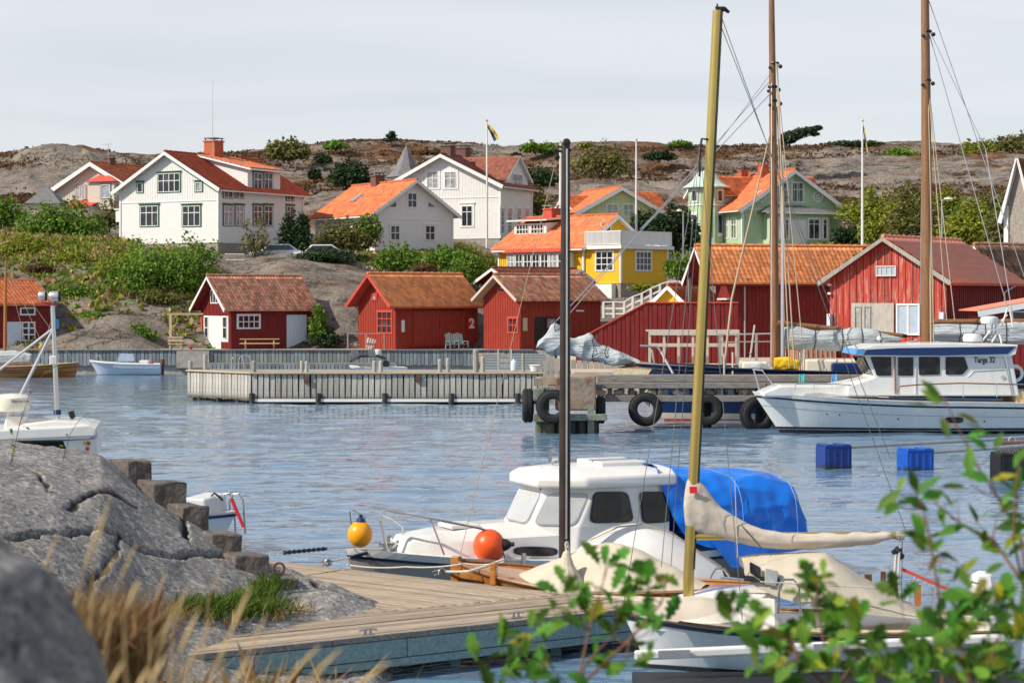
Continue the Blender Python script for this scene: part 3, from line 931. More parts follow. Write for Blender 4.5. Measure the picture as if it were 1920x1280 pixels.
CR = np.zeros_like(KZ)
for poly, wd, dep in (
        ([(20, 1010), (60, 1000), (110, 1000), (170, 990), (230, 1010), (300, 1042), (380, 1038), (430, 1040), (475, 1020)], 0.055, 0.16),
        ([(130, 955), (165, 930), (215, 925), (255, 950)], 0.045, 0.05),
        ([(60, 880), (90, 920), (140, 945)], 0.035, 0.05),
        ([(230, 1010), (200, 1060), (160, 1110)], 0.04, 0.07),
        ([(330, 950), (350, 985), (352, 1010)], 0.05, 0.1),
        ([(560, 1075), (600, 1100), (640, 1110), (700, 1130)], 0.05, 0.07)):
    pts = [np.array(to_pt(*p)) for p in poly]
    G = np.zeros_like(KZ)
    wx = 0.06 * fbm(KX * 4, KY * 4, 3, 2); wy = 0.06 * fbm(KX * 4, KY * 4, 6, 2)
    for a, b_ in zip(pts[:-1], pts[1:]):
        ab = b_ - a
        t = np.clip(((KX - a[0]) * ab[0] + (KY - a[1]) * ab[1]) / (ab @ ab + 1e-9), 0, 1)
        dd = np.hypot(KX - a[0] - t * ab[0] + wx, KY - a[1] - t * ab[1] + wy)
        G = np.maximum(G, np.clip(1.25 - dd / wd, 0, 1) ** .7)
    CR = np.maximum(CR, G)
    KZ = KZ - dep * G
kn = np_mesh('granite_knoll', np.stack([KX, KY, KZ], -1).reshape(-1, 3), grid_faces(*KX.shape)[:, ::-1], M['granite'], smooth=True)
a_ = kn.data.attributes.new('crack', 'FLOAT', 'POINT'); a_.data.foreach_set('value', np.ascontiguousarray(CR.ravel(), np.float32))
tag(kn, 'grey cracked granite knoll beside the plank dock', 'rock', kind='structure')

# low shore in front of the camera, under the bushes
sx = np.linspace(-14, 14, 90); sy = np.linspace(1.5, 22.5, 90)
SX, SY = np.meshgrid(sx, sy, indexing='ij')
SZ = np.interp(SY, [1.5, 5, 10, 15, 19, 22.5], [3.3, 3.0, 2.2, 1.2, 0.35, -0.8]) + 0.18 * fbm(SX * 0.5, SY * 0.5, 2, 4) - 0.05 * np.clip(SX, 0, 9)
M['soil'] = mat('shore_ground', (0.10, 0.085, 0.05), 0.95, var=0.4, vs=3, col2=(0.17, 0.14, 0.07), c2=(0.45, 0.6), bump=0.04, bs=8)
sh = np_mesh('shore', np.stack([SX, SY, SZ], -1).reshape(-1, 3), grid_faces(90, 90)[:, ::-1], M['soil'], smooth=True)
tag(sh, 'grassy shore bank below the bushes in front', 'ground', kind='structure')


def shore_z(x, y):
    return float(np.interp(y, [1.5, 5, 10, 15, 19, 22.5], [3.3, 3.0, 2.2, 1.2, 0.35, -0.8])) - 0.05 * max(0, min(9, x))
# ------------------------------------------------------------------ house building kit
FACES = {'front': ((1, 0), (0, -1)), 'right': ((0, 1), (1, 0)), 'left': ((0, -1), (-1, 0)), 'back': ((-1, 0), (0, 1))}


def ray_line(c, d, px):
    """Distance along plan direction d from plan point c to where the photo column px crosses it."""
    k = (px - 960) / F
    return (k * c[1] - c[0]) / (d[0] - k * d[1])


def tone(o, nq, nc):
    i, j = np.meshgrid(np.arange(nq) // 2, np.arange(nc) // 4, indexing='ij')
    a = o.data.attributes.new('tone', 'FLOAT', 'POINT')
    a.data.foreach_set('value', np.ascontiguousarray(hash2(i, j, len(bpy.data.meshes)).ravel(), np.float32))


class House:
    """Gabled building. Local frame: gable front in the plane y = 0, ridge along +y, right eave wall at x = +W/2."""
    def __init__(s, name, label, cat, D, rz, corner_px, base_py, gable_px, side_px, eave_py, apex_py, group=None, sink=0.0, L=None, W=None, eave_D=None):
        rz = math.radians(rz)
        s.rz = rz
        c = ((corner_px - 960) / F * D, D)
        ex = (math.cos(rz), math.sin(rz)); ey = (-math.sin(rz), math.cos(rz))
        s.ex, s.ey = ex, ey
        if rz < 0:                      # near corner is the right end of the gable
            s.W = W or abs(ray_line(c, (-ex[0], -ex[1]), gable_px))
            org = (c[0] - ex[0] * s.W / 2, c[1] - ex[1] * s.W / 2)
        else:
            s.W = W or abs(ray_line(c, ex, gable_px))
            org = (c[0] + ex[0] * s.W / 2, c[1] + ex[1] * s.W / 2)
        s.L = L or abs(ray_line(c, ey, side_px))
        z0 = gz(base_py, D)
        s.org = Vector((org[0], org[1], z0))
        s.hw = gz(eave_py, D) - z0
        s.hr = gz(apex_py, org[1]) - z0 - s.hw
        s.m = s.hr / (s.W / 2)
        s.root = thing(name, label, cat, s.org, rz, group)
        s.Rm = Matrix.Rotation(rz, 4, 'Z')

    def local(s, p):
        return s.Rm.inverted() @ (Vector(p) - s.org)

    def pix(s, face, px, py, off=0.0):
        """Local point where the sight line of a photo pixel meets a wall."""
        d = Vector(((px - 960) / F, 1, -(py - Y0) / F))
        o = s.local((0, 0, EYE)); dl = s.Rm.inverted() @ d
        if face in ('front', 'back'):
            y = -off if face == 'front' else s.L + off
            t = (y - o.y) / dl.y
        else:
            x = (s.W / 2 + off) if face == 'right' else (-s.W / 2 - off)
            t = (x - o.x) / dl.x
        return o + dl * t

    def uv(s, face, p):
        if face == 'front': return p.x, p.z
        if face == 'right': return p.y, p.z
        if face == 'left': return -p.y, p.z
        return -p.x, p.z

    def pt(s, face, u, z, o=0.0):
        (rx, ry), (nx, ny) = FACES[face]
        if face == 'front': b = (0, 0)
        elif face == 'right': b = (s.W / 2, 0)
        elif face == 'left': b = (-s.W / 2, 0)
        else: b = (0, s.L)
        return Vector((b[0] + rx * u + nx * o, b[1] + ry * u + ny * o, z))

    def fbox(s, mb, face, u0, u1, z0, z1, o0, o1):
        P = [s.pt(face, u, z, o) for u in (u0, u1) for o in (o0, o1) for z in (z0, z1)]
        return mb.add(P, [(0, 1, 3, 2), (4, 6, 7, 5), (0, 4, 5, 1), (2, 3, 7, 6), (0, 2, 6, 4), (1, 5, 7, 3)])

    def walls(s, m, found=0.0, fm=None, below=1.5):
        W, L, hw, hr = s.W, s.L, s.hw, s.hr
        mb = MB().extrude([(-W / 2, 0, found), (W / 2, 0, found), (W / 2, 0, hw), (0, 0, hw + hr - 0.02), (-W / 2, 0, hw)], (0, L, 0))
        s.wall = mb.build('wall', m, s.root)
        if below:
            MB().bx(-W / 2 + 0.06, W / 2 - 0.06, 0.06, L - 0.06, -below, found).build('foundation', fm or M['stone'], s.root)
        return s

    def clad(s, faces, m, pitch=0.2, z0=0.0, bw=0.05, th=0.03, u=None, z1=None):
        """Cover battens standing proud of the boards, joined: too narrow to be picked apart singly."""
        mb = MB()
        for f in faces:
            a, b = (-s.W / 2, s.W / 2) if f in ('front', 'back') else ((0, s.L) if f == 'right' else (-s.L, 0))
            if u: a, b = u
            n = max(2, int((b - a) / pitch))
            for k in range(n + 1):
                x = a + 0.04 + (b - a - 0.08) * k / n
                top = s.hw + s.m * (s.W / 2 - abs(x)) if f in ('front', 'back') else s.hw
                top -= 0.06
                if z1: top = min(top, z1)
                if top > z0 + 0.05:
                    s.fbox(mb, f, x - bw / 2, x + bw / 2, z0, top, 0.0, th)
        stuff(mb.build('cover_battens', m, s.root))
        return s

    def corners(s, m, w=0.16, z0=0.0):
        for f, u in (('front', -s.W / 2), ('front', s.W / 2), ('right', s.L), ('left', -s.L)):
            mb = MB()
            x, y = {'front': (u, 0), 'right': (s.W / 2, s.L), 'left': (-s.W / 2, s.L)}[f]
            mb.box((x, y, (z0 + s.hw) / 2), (w, w, s.hw - z0 - 0.05))
            mb.build('corner_board', m, s.root)
        return s

    def slope_pt(s, side, y, q, h):
        """Point on a roof slope: q = distance down from the ridge, h = height off the slope."""
        n = math.hypot(1, s.m); dx, dz = 1 / n, -s.m / n
        sg = 1 if side == 'right' else -1
        return Vector((sg * (dx * q + (-dz) * h * 1.0), y, s.hw + s.hr + dz * q + dx * h))

    def roof(s, m, ov_e=0.45, ov_g=0.45, ov_b=0.45, tile=0.28, row=0.36, amp=0.024, trim=None, barge=None, bw=0.22, th=0.12, sides=('left', 'right'), gutter=None, ridge=True, ridge_m=None, step=.045):
        n = math.hypot(1, s.m)
        S = (s.W / 2 + ov_e) * n
        y0, y1 = -ov_g, s.L + ov_b
        s.S, s.y0, s.y1, s.ov_e = S, y0, y1, ov_e
        sp = 4
        nc = max(2, int((y1 - y0) / tile) * sp)
        nr = max(2, int(S / row))
        ys = np.linspace(y0, y1, nc + 1)
        wave = np.abs(np.sin(np.linspace(0, math.pi * nc / sp, nc + 1))) ** 0.8 * amp
        dx, dz = 1 / n, -s.m / n
        for side in sides:
            sg = 1 if side == 'right' else -1
            qs = []; hs = []
            for r in range(nr):
                qs += [S * r / nr, S * (r + 1) / nr - 0.001]; hs += [th, th + step]
            qs += [S + 0.005, S + 0.006]; hs += [0.02, 0.0]
            qs = np.array(qs); hs = np.array(hs)
            H = hs[:, None] + np.where(hs[:, None] > 0.03, wave[None, :], 0)
            X = sg * (dx * qs[:, None] - dz * H); Z = s.hw + s.hr + dz * qs[:, None] + dx * H
            Yv = np.repeat(ys[None, :], len(qs), 0)
            o = np_mesh('roof', np.stack([X, Yv, Z], -1).reshape(-1, 3), grid_faces(len(qs), nc + 1), m, s.root)
            tone(o, len(qs), nc + 1)
            # roof boarding under the tiles
            a, b = s.slope_pt(side, y0 + 0.02, 0, 0), s.slope_pt(side, y0 + 0.02, S - 0.01, 0)
            c, d = s.slope_pt(side, y0 + 0.02, S - 0.01, th), s.slope_pt(side, y0 + 0.02, 0, th)
            MB().extrude([a, b, c, d], (0, y1 - y0 - 0.04, 0)).build('eaves_boarding', trim or M['white_trim'], s.root)
            if barge:
                for y in ([y0] if not ov_b else [y0, y1]):
                    dy = -0.03 if y == y0 else 0.03
                    mb = MB()
                    p = [s.slope_pt(side, y, 0, th + 0.02), s.slope_pt(side, y, S, th + 0.02), s.slope_pt(side, y, S, th + 0.02 - bw), s.slope_pt(side, y, 0, th + 0.02 - bw)]
                    if abs(p[0].x) > 1e-4:
                        p[0].x = 0; p[3].x = 0
                    mb.extrude(p, (0, dy, 0)).build('bargeboard', barge, s.root)
            if gutter and side in (gutter if isinstance(gutter, tuple) else (gutter,)):
                g0 = s.slope_pt(side, y0 + 0.1, S + 0.05, -0.02); g1 = s.slope_pt(side, y1 - 0.1, S + 0.05, -0.02)
                MB().tube([g0, g1], 0.065, 6).build('gutter', trim or M['white_trim'], s.root)
        if ridge:
            pts = [(0, y, s.hw + s.hr + (th + 0.03) / dx + 0.01 * (k % 2)) for k, y in enumerate(np.linspace(y0, y1, int((y1 - y0) / 0.3) + 2))]
            MB().tube(pts, [0.10 + 0.02 * (k % 2) for k in range(len(pts))], 7).build('ridge_cap', ridge_m or m, s.root)
        return s

    def window(s, face, x0, y0, x1, y1, cols=2, rows=3, fm=None, gm=None, casing=None, cw=0.10, fw=0.05, bar=0.03, transom=None, head=0.0, name='window', off=0.0, nopane=False, mull=0):
        """Window whose outline in the photo is x0,y0..x1,y1: frame (> pane, casing)."""
        a = s.uv(face, s.pix(face, x0, (y0 + y1) / 2, off)); b = s.uv(face, s.pix(face, x1, (y0 + y1) / 2, off))
        pm = s.pix(face, (x0 + x1) / 2, y0, off); pb = s.pix(face, (x0 + x1) / 2, y1, off)
        u0, u1 = min(a[0], b[0]), max(a[0], b[0]); z0, z1 = pb.z, pm.z
        return s.window_uv(face, u0, u1, z0, z1, cols, rows, fm, gm, casing, cw, fw, bar, transom, head, name, off, mull)

    def window_uv(s, face, u0, u1, z0, z1, cols=2, rows=3, fm=None, gm=None, casing=None, cw=0.10, fw=0.05, bar=0.03, transom=None, head=0.0, name='window', off=0.0, mull=0):
        fm = fm or M['white_trim']; gm = gm or M['glass']
        mb = MB(); t = off + 0.075
        s.fbox(mb, face, u0, u0 + fw, z0, z1, off, t); s.fbox(mb, face, u1 - fw, u1, z0, z1, off, t)
        s.fbox(mb, face, u0 + fw, u1 - fw, z0, z0 + fw, off, t); s.fbox(mb, face, u0 + fw, u1 - fw, z1 - fw, z1, off, t)
        for k in range(1, cols):
            u = lerp(u0, u1, k / cols); w = bar * (1.8 if (mull and k % mull == 0) else 1)
            s.fbox(mb, face, u - w, u + w, z0 + fw, z1 - fw, off, t - 0.012)
        if transom:
            rz_ = [lerp(z0, z1, transom)]
        else:
            rz_ = [lerp(z0, z1, k / rows) for k in range(1, rows)]
        for z in rz_:
            s.fbox(mb, face, u0 + fw, u1 - fw, z - bar, z + bar, off, t - 0.02)
        w = mb.build(name, fm, s.root)
        s.fbox(MB(), face, 0, 0, 0, 0, 0, 0)
        p = MB(); s.fbox(p, face, u0 + fw * 0.5, u1 - fw * 0.5, z0 + fw * 0.5, z1 - fw * 0.5, off - 0.02, off + 0.02)
        p.build('pane', gm, w)
        if casing:
            c = MB(); t2 = off + 0.055
            s.fbox(c, face, u0 - cw, u0, z0 - cw * 0.6, z1 + cw, off, t2); s.fbox(c, face, u1, u1 + cw, z0 - cw * 0.6, z1 + cw, off, t2)
            s.fbox(c, face, u0, u1, z1, z1 + cw, off, t2); s.fbox(c, face, u0, u1, z0 - cw * 0.6, z0, off, t2)
            if head:
                s.fbox(c, face, u0 - cw - 0.06, u1 + cw + 0.06, z1 + cw, z1 + cw + head, off, t2 + 0.07)
            c.build('casing', casing, w)
        return w

    def panel(s, face, x0, y0, x1, y1, m, name='door', th=0.06, off=0.0, boards=0):
        a = s.uv(face, s.pix(face, x0, (y0 + y1) / 2, off)); b = s.uv(face, s.pix(face, x1, (y0 + y1) / 2, off))
        z1 = s.pix(face, (x0 + x1) / 2, y0, off).z; z0 = s.pix(face, (x0 + x1) / 2, y1, off).z
        u0, u1 = min(a[0], b[0]), max(a[0], b[0])
        mb = MB()
        if boards:
            for k in range(boards):
                s.fbox(mb, face, lerp(u0, u1, k / boards) + 0.006, lerp(u0, u1, (k + 1) / boards) - 0.006, z0, z1, off, off + th + 0.006 * (k % 2))
        else:
            s.fbox(mb, face, u0, u1, z0, z1, off, off + th)
        return mb.build(name, m, s.root)

    def band(s, face, z, m, h=0.08, th=0.045, name='trim_board'):
        a, b = (-s.W / 2, s.W / 2) if face in ('front', 'back') else ((0, s.L) if face == 'right' else (-s.L, 0))
        mb = MB(); s.fbox(mb, face, a, b, z - h / 2, z + h / 2, 0, th)
        return mb.build(name, m, s.root)

    def chimney(s, y, x, w, h, m, cap=None, below=0.6, crown=True, caps=True):
        zt = s.hw + s.hr - abs(x) * s.m
        mb = MB(); mb.bx(x - w / 2, x + w / 2, y - w / 2, y + w / 2, zt - below, zt + h)
        if crown:
            mb.bx(x - w / 2 - 0.07, x + w / 2 + 0.07, y - w / 2 - 0.07, y + w / 2 + 0.07, zt + h, zt + h + 0.12)
        c = mb.build('chimney', m, s.root)
        if caps:
            cp = MB()
            for sx in (-1, 1):
                for sy in (-1, 1):
                    cp.bx(x + sx * w * 0.42 - 0.04, x + sx * w * 0.42 + 0.04, y + sy * w * 0.42 - 0.04, y + sy * w * 0.42 + 0.04, zt + h + 0.12, zt + h + 0.3)
            cp.bx(x - w / 2 - 0.05, x + w / 2 + 0.05, y - w / 2 - 0.05, y + w / 2 + 0.05, zt + h + 0.3, zt + h + 0.35)
            cp.build('chimney_cap', cap or M['slate'], c)
        return c


# ------------------------------------------------------------------ shrubs and trees
def leaf_cloud(lumps, n, size, flat=0.6, squash=1.0, droop=0.0, hollow=0.55):
    """Leaf quads spread through a set of lumps (centre, radius vector): denser towards their skins, gaps between."""
    vol = np.array([l[1][0] * l[1][1] * l[1][2] for l in lumps]); pr = vol ** 0.7; pr /= pr.sum()
    k = rng.choice(len(lumps), n, p=pr)
    C = np.array([l[0] for l in lumps])[k]; R = np.array([l[1] for l in lumps])[k]
    d = rng.normal(0, 1, (n, 3)); d /= np.linalg.norm(d, axis=1)[:, None]
    r = hollow + (1.08 - hollow) * rng.random(n) ** 0.6
    j = 1 + 0.36 * fbm(d[:, 0] * 3 + k * 7.1, d[:, 1] * 3 + d[:, 2] * 3, 5, 3) + 0.1 * rng.normal(0, 1, n)
    P = C + d * R * (r * j)[:, None]
    nrm = d * 0.7 + rng.normal(0, 0.6, (n, 3)); nrm[:, 2] += flat
    nrm /= np.linalg.norm(nrm, axis=1)[:, None]
    t = np.cross(nrm, rng.normal(0, 1, (n, 3))); t /= np.linalg.norm(t, axis=1)[:, None]
    b = np.cross(nrm, t)
    s = size * rng.uniform(0.55, 1.45, n)[:, None]
    A = P - t * s; B = P + b * s * 0.5; Cc = P + t * s; Dd = P - b * s * 0.5
    V_ = np.stack([A, B, Cc, Dd], 1).reshape(-1, 3)
    return V_, np.arange(len(V_)).reshape(-1, 4)


def shrub(px, py, D, wpx, hpx, leaf, label, n=1800, size=0.11, name='shrub', cat='shrub', group=None, lumps=7, depth=0.8, base=None, stem=True, hollow=0.5, lift=0.0):
    """A bush standing where its foot is seen at (px, py) with the given width and height in photo pixels."""
    s = D / F
    w, h = wpx * s, hpx * s
    foot = at(px, py, D)
    root = thing(name, label, cat, foot, 0, group)
    L = []
    for i in range(lumps):
        fx = (i + 0.5) / lumps * 2 - 1
        fx = fx * 0.72 + rng.uniform(-0.12, 0.12)
        top = h * (1 - 0.42 * fx * fx) * rng.uniform(0.75, 1.0)
        rx = w * rng.uniform(0.17, 0.26); rz_ = top * rng.uniform(0.30, 0.42)
        L.append(((fx * w / 2, rng.uniform(-0.3, 0.3) * w * depth * 0.5, top - rz_ + lift * h), (rx, w * depth * rng.uniform(0.2, 0.3), rz_)))
        if h > 0.5:
            L.append(((fx * w / 2 * 1.02, rng.uniform(-0.35, 0.2) * w * depth * 0.5, top * 0.38 + lift * h), (rx * 1.1, w * depth * 0.26, top * 0.38)))
    for i in range(9):
        f = rng.uniform(-.9, .9); tp_ = h * (1 - .45 * f * f); r_ = h * rng.uniform(.06, .13)
        L.append(((f * w * .5, rng.uniform(-.2, .2) * w * depth, tp_ * rng.uniform(.85, 1.06)), (r_, r_, r_ * 1.6)))
    V_, Q = leaf_cloud(L, n, size, hollow=hollow)
    np_mesh('crown', V_, Q, LM[leaf], root)
    if stem:
        mb = MB()
        for i in range(5):
            a = rng.uniform(-0.4, 0.4) * w; tz = h * rng.uniform(0.5, 0.8)
            mb.tube([(a * 0.25, 0, -0.3), (a * 0.6, rng.uniform(-.1, .1), tz * 0.5), (a, rng.uniform(-.2, .2), tz)], [0.05 * min(1, h), 0.035 * min(1, h), 0.012], 5)
        mb.build('stem', M['bark'], root)
    return root


def pine(px, py, D, limbs, label, n=1400, size=0.16, trunk=None, leaf='pine', name='pine_tree', cat='tree'):
    """Wind-shaped pine: limbs are (px, py, rx, rz) pads of needles in photo pixels."""
    foot = at(px, py, D); s = D / F
    root = thing(name, label, cat, foot)
    L = []; mb = MB()
    for lx, ly, rx, rz_ in limbs:
        c = at(lx, ly, D) - foot
        L.append(((c.x, rng.uniform(-.3, .3), c.z), (rx * s, rx * s * 0.8, rz_ * s)))
        mid = Vector((c.x * 0.35, 0, c.z * 0.55))
        mb.tube([(0, 0, 0.2), mid, (c.x, 0, c.z)], [0.10, 0.07, 0.025], 6)
    V_, Q = leaf_cloud(L, n, size, flat=0.2, hollow=0.2)
    np_mesh('crown', V_, Q, LM[leaf], root)
    mb.tube([(0, 0, -0.6), (0.02, 0, 0.3)], [0.16, 0.12], 7)
    mb.build('trunk', M['bark'], root)
    return root
# ------------------------------------------------------------------ the houses on the slope
def ridge_y(h, px):
    c = (h.org.x, h.org.y)
    return ray_line(c, h.ey, px)


def cross_gable(h, side, u0, u1, ze, zr, m, roofm, trim, ov=0.35, proj=0.0, x_in=0.0, th=0.12, cladm=None):
    """Gable standing across the main roof, its front flush with (or proud of) the eave wall."""
    sg = 1 if side == 'right' else -1
    xf = sg * (h.W / 2 + proj)
    ya, yb = (u0, u1) if side == 'right' else (-u1, -u0)
    ym = (ya + yb) / 2
    MB().extrude([(xf, ya, h.hw - 0.4), (xf, yb, h.hw - 0.4), (xf, yb, ze), (xf, ym, zr - 0.02), (xf, ya, ze)], (sg * x_in - xf, 0, 0)).build('cross_gable_wall', m, h.root)
    sl = (zr - ze) / (yb - ym)
    n = math.hypot(1, sl)
    for k in (-1, 1):
        S = (yb - ym + ov) * n
        nr = max(2, int(S / 0.36)); nc = 4 * max(2, int((abs(xf) + ov) / 0.28))
        xs = np.linspace(sg * x_in, xf + sg * ov, nc + 1)
        wave = np.abs(np.sin(np.linspace(0, math.pi * nc / 4, nc + 1))) ** 0.8 * 0.035
        qs, hs = [], []
        for r in range(nr):
            qs += [S * r / nr, S * (r + 1) / nr - 0.001]; hs += [th, th + 0.045]
        qs += [S, S + 0.001]; hs += [0.02, 0.0]
        qs, hs = np.array(qs), np.array(hs)
        H = hs[:, None] + np.where(hs[:, None] > 0.03, wave[None], 0)
        Yv = ym + k * (qs[:, None] / n + sl / n * H); Z = zr - sl / n * qs[:, None] + H / n
        Xv = np.repeat(xs[None], len(qs), 0)
        o = np_mesh('roof', np.stack([Xv, Yv, Z], -1).reshape(-1, 3), grid_faces(len(qs), nc + 1), roofm, h.root)
        tone(o, len(qs), nc + 1)
        p = lambda q, hh: (xf + sg * ov, ym + k * (q / n + sl / n * hh), zr - sl / n * q + hh / n)
        a, b, c, d = p(0, 0), p(S, 0), p(S, th), p(0, th)
        MB().extrude([a, b, c, d], (-sg * (abs(xf) + ov - x_in) * 0.98, 0, 0)).build('eaves_boarding', trim, h.root)
        q0, q1 = list(p(0, th + 0.02)), list(p(0, th - 0.2)); q0[1] = q1[1] = ym
        MB().extrude([q0, p(S, th + 0.02), p(S, th - 0.2), q1], (sg * 0.03, 0, 0)).build('bargeboard', trim, h.root)


# -- white house with green window trim
h = House('white_house', 'white clapboard house with dark green window trim and tall brick chimney', 'house', 160, -31, 409, 455, 226, 568, 350, 288)
h.walls(M['white_house'], 0.0)
h.clad(('front',), M['white_house'], 0.26, z0=gz(373, 160) - h.org.z, bw=0.05, th=.014)
h.corners(M['white_trim'])
h.roof(M['red_tile'], 0.55, 0.55, 0.4, trim=M['white_trim'], barge=M['white_trim'], bw=0.3, gutter=('right', 'left'))
h.band('front', gz(375, 160) - h.org.z, M['white_trim'])
h.band('right', gz(375, 158) - h.org.z, M['white_trim'])
G = M['green_trim']
h.window('front', 297, 325, 338, 360, 4, 2, casing=G, head=0.08, transom=0.6, gm=M['glass'])
h.window('front', 258, 343, 268, 361, 1, 1, casing=G, head=0.08)
h.window('front', 367, 342, 379, 359, 1, 1, casing=G, head=0.08, gm=M['curtain_glass'])
h.window('front', 264, 386, 297, 424, 3, 2, casing=G, head=0.1, transom=0.66)
h.window('front', 343, 386, 376, 424, 3, 2, casing=G, head=0.1, transom=0.66)
for x0, x1 in ((419, 435), (441, 456)):
    h.window('right', x0, 359, x1, 371, 2, 1, casing=G)
    h.window('right', x0, 386, x1, 423, 2, 2, casing=G, transom=0.7, head=0.1, gm=M['curtain_glass'])
h.window('right', 537, 365, 550, 376, 2, 1, casing=G)
h.window('right', 537, 387, 550, 420, 2, 2, casing=G, transom=0.7, head=0.1)
for x0, x1 in ((475, 490), (495, 510)):
    h.window('right', x0, 386, x1, 423, 2, 2, casing=G, transom=0.7, head=0.1)
# shed-roofed wall dormer from the ridge to the eave wall
u0 = h.uv('right', h.pix('right', 464, 335))[0]; u1 = h.uv('right', h.pix('right', 525, 335))[0]
zt = h.pix('right', 480, 318).z
zr = h.hw + h.hr + 0.05
MB().extrude([(0.2, u0, zr - 0.1), (h.W / 2 + 0.02, u0, zt), (h.W / 2 + 0.02, u0, h.hw - 0.3), (0.2, u0, h.hw)], (0, u1 - u0, 0)).build('dormer_wall', M['white_house'], h.root)
sl = (zt - (zr - 0.1)) / (h.W / 2 - 0.18)
n_ = 44
xs = np.linspace(0, h.W / 2 + 0.65, 24); ys = np.linspace(u0 - 0.4, u1 + 0.4, 61)
hz = 0.16 + 0.035 * np.abs(np.sin(np.linspace(0, math.pi * 15, 61)))[None] + 0.05 * ((np.arange(24) % 2)[:, None])
Zd = zr - 0.1 + sl * (xs[:, None] - 0.2) + hz
o = np_mesh('dormer_roof', np.stack([np.repeat(xs[:, None], 61, 1), np.repeat(ys[None], 24, 0), Zd], -1).reshape(-1, 3), grid_faces(24, 61), M['orange_tile'], h.root); tone(o, 24, 61)
a = [(0, u0 - 0.4, zr - 0.1 - sl * 0.2), (h.W / 2 + 0.63, u0 - 0.4, zt + sl * 0.6), (h.W / 2 + 0.63, u0 - 0.4, zt + sl * 0.6 + 0.15), (0, u0 - 0.4, zr + 0.05 - sl * 0.2)]
MB().extrude(a, (0, u1 - u0 + 0.8, 0)).build('dormer_eaves', M['white_trim'], h.root)
for x0, x1 in ((475, 490), (495, 510)):
    h.window('right', x0, 324, x1, 357, 2, 2, casing=G, transom=0.62, off=0.02, head=0.06)
h.chimney(ridge_y(h, 399), 0.1, 1.15, 1.35, M['brick'])
MB().tube([(0.9, ridge_y(h, 383), h.hw + h.hr - 0.8), (0.9, ridge_y(h, 383), h.hw + h.hr + 6.4)], [0.03, 0.012], 5).build('aerial', M['galv'], h.root)
h.fbox(b_ := MB(), 'left', -2.6, -0.4, 1.9, 2.9, 0, 0.9); h.fbox(b_, 'left', -2.7, -0.3, 2.9, 3.0, 0, 1.0)
b_.build('bay', M['white_house'], h.root)
mb = MB()
p0 = h.pt('right', 0.05, 0, 0.55); mb.tube([h.pt('right', 0.1, h.hw - 0.15, 0.5), h.pt('right', 0.1, h.hw - 0.5, 0.1), h.pt('right', 0.1, 0.0, 0.1)], 0.05, 6)
mb.build('downpipe', M['white_trim'], h.root)

# -- low white house with orange roof
h = House('white_cottage', 'low white house with orange tiled roof and small triangular gable windows', 'house', 165, 33, 703, 470, 848, 600, 396, 341, L=10.5)
h.walls(M['white_house'], 0.0)
h.corners(M['white_trim'])
h.roof(M['orange_tile'], 0.6, 0.55, 0.4, trim=M['white_trim'], barge=M['white_trim'], bw=0.28, gutter='left')
h.band('front', h.pix('front', 770, 411).z, M['white_trim'], 0.07)
h.window('front', 764, 362, 781, 389, 2, 2, casing=M['white_trim'])
h.window('front', 732, 423, 749, 450, 2, 2, casing=M['white_trim'], head=0.06)
h.window('front', 797, 423, 815, 450, 2, 2, casing=M['white_trim'], head=0.06)
for tri in (((729, 388), (743, 388), (743, 378)), ((802, 378), (802, 388), (818, 388))):
    P = [h.pix('front', *q, off=0.02) for q in tri]
    w_ = MB().extrude([h.pix('front', *q, off=0.0) for q in ((tri[0][0] - 3, tri[0][1] + 2 * (k_ > 0)) if False else q for k_, q in enumerate(tri))], (0, -0.05, 0)).build('gable_window', M['white_trim'], h.root)
    c_ = sum((p for p in P), Vector()) / 3
    MB().extrude([c_ + (p - c_) * 0.8 + Vector((0, -0.02, 0)) for p in P], (0, -0.035, 0)).build('pane', M['glass'], w_)
h.chimney(ridge_y(h, 708), 0, 0.9, 0.75, M['dark_brick'])
q = h.slope_pt('left', ridge_y(h, 690), 2.3, 0.2)
MB().beam(h.slope_pt('left', 6.4, 1.7, 0.21), h.slope_pt('left', 6.4, 2.9, 0.21), 0.8, 0.08, up=(-h.m, 0, 1)).build('skylight', M['galv'], h.root)

# -- big white house with turret
h = House('white_villa', 'large white house with brown tiled roof, twin dark chimneys and grey turret', 'house', 185, -25, 938, 447, 728, 997, 345, 292)
h.walls(M['white_house'], 0.0)
h.clad(('front',), M['white_house'], 0.3, z0=gz(377, 185) - h.org.z, bw=0.05, th=.014)
h.corners(M['white_trim'])
h.roof(M['brown_tile'], 0.6, 0.7, 0.4, trim=M['white_trim'], barge=M['white_trim'], bw=0.36, gutter=('right', 'left'))
for o in list(h.root.children):
    if o.name.startswith('roof'):
        pass
h.band('front', gz(369, 185) - h.org.z, M['white_trim'])
for x0, x1 in ((801, 822), (834, 856)):
    h.window('front', x0, 322, x1, 353, 2, 2, gm=M['curtain_glass'], casing=M['white_trim'], transom=0.6, cw=0.2)
h.window('front', 866, 386, 886, 424, 2, 2, casing=M['white_trim'], transom=0.7, cw=0.2, head=0.12)
h.window('front', 760, 386, 780, 424, 2, 2, casing=M['white_trim'], transom=0.7, cw=0.2, head=0.12)
u0 = h.uv('right', h.pix('right', 948, 340))[0]; u1 = h.uv('right', h.pix('right', 990, 340))[0]
zr = h.pix('right', 968, 291).z; ze = h.pix('right', 950, 333).z
cross_gable(h, 'right', u0, u1, ze, min(zr, h.hw + h.hr - 0.05), M['white_house'], M['brown_tile'], M['white_trim'])
h.window('right', 961, 327, 979, 356, 2, 2, gm=M['curtain_glass'], casing=M['white_trim'], off=0.01)
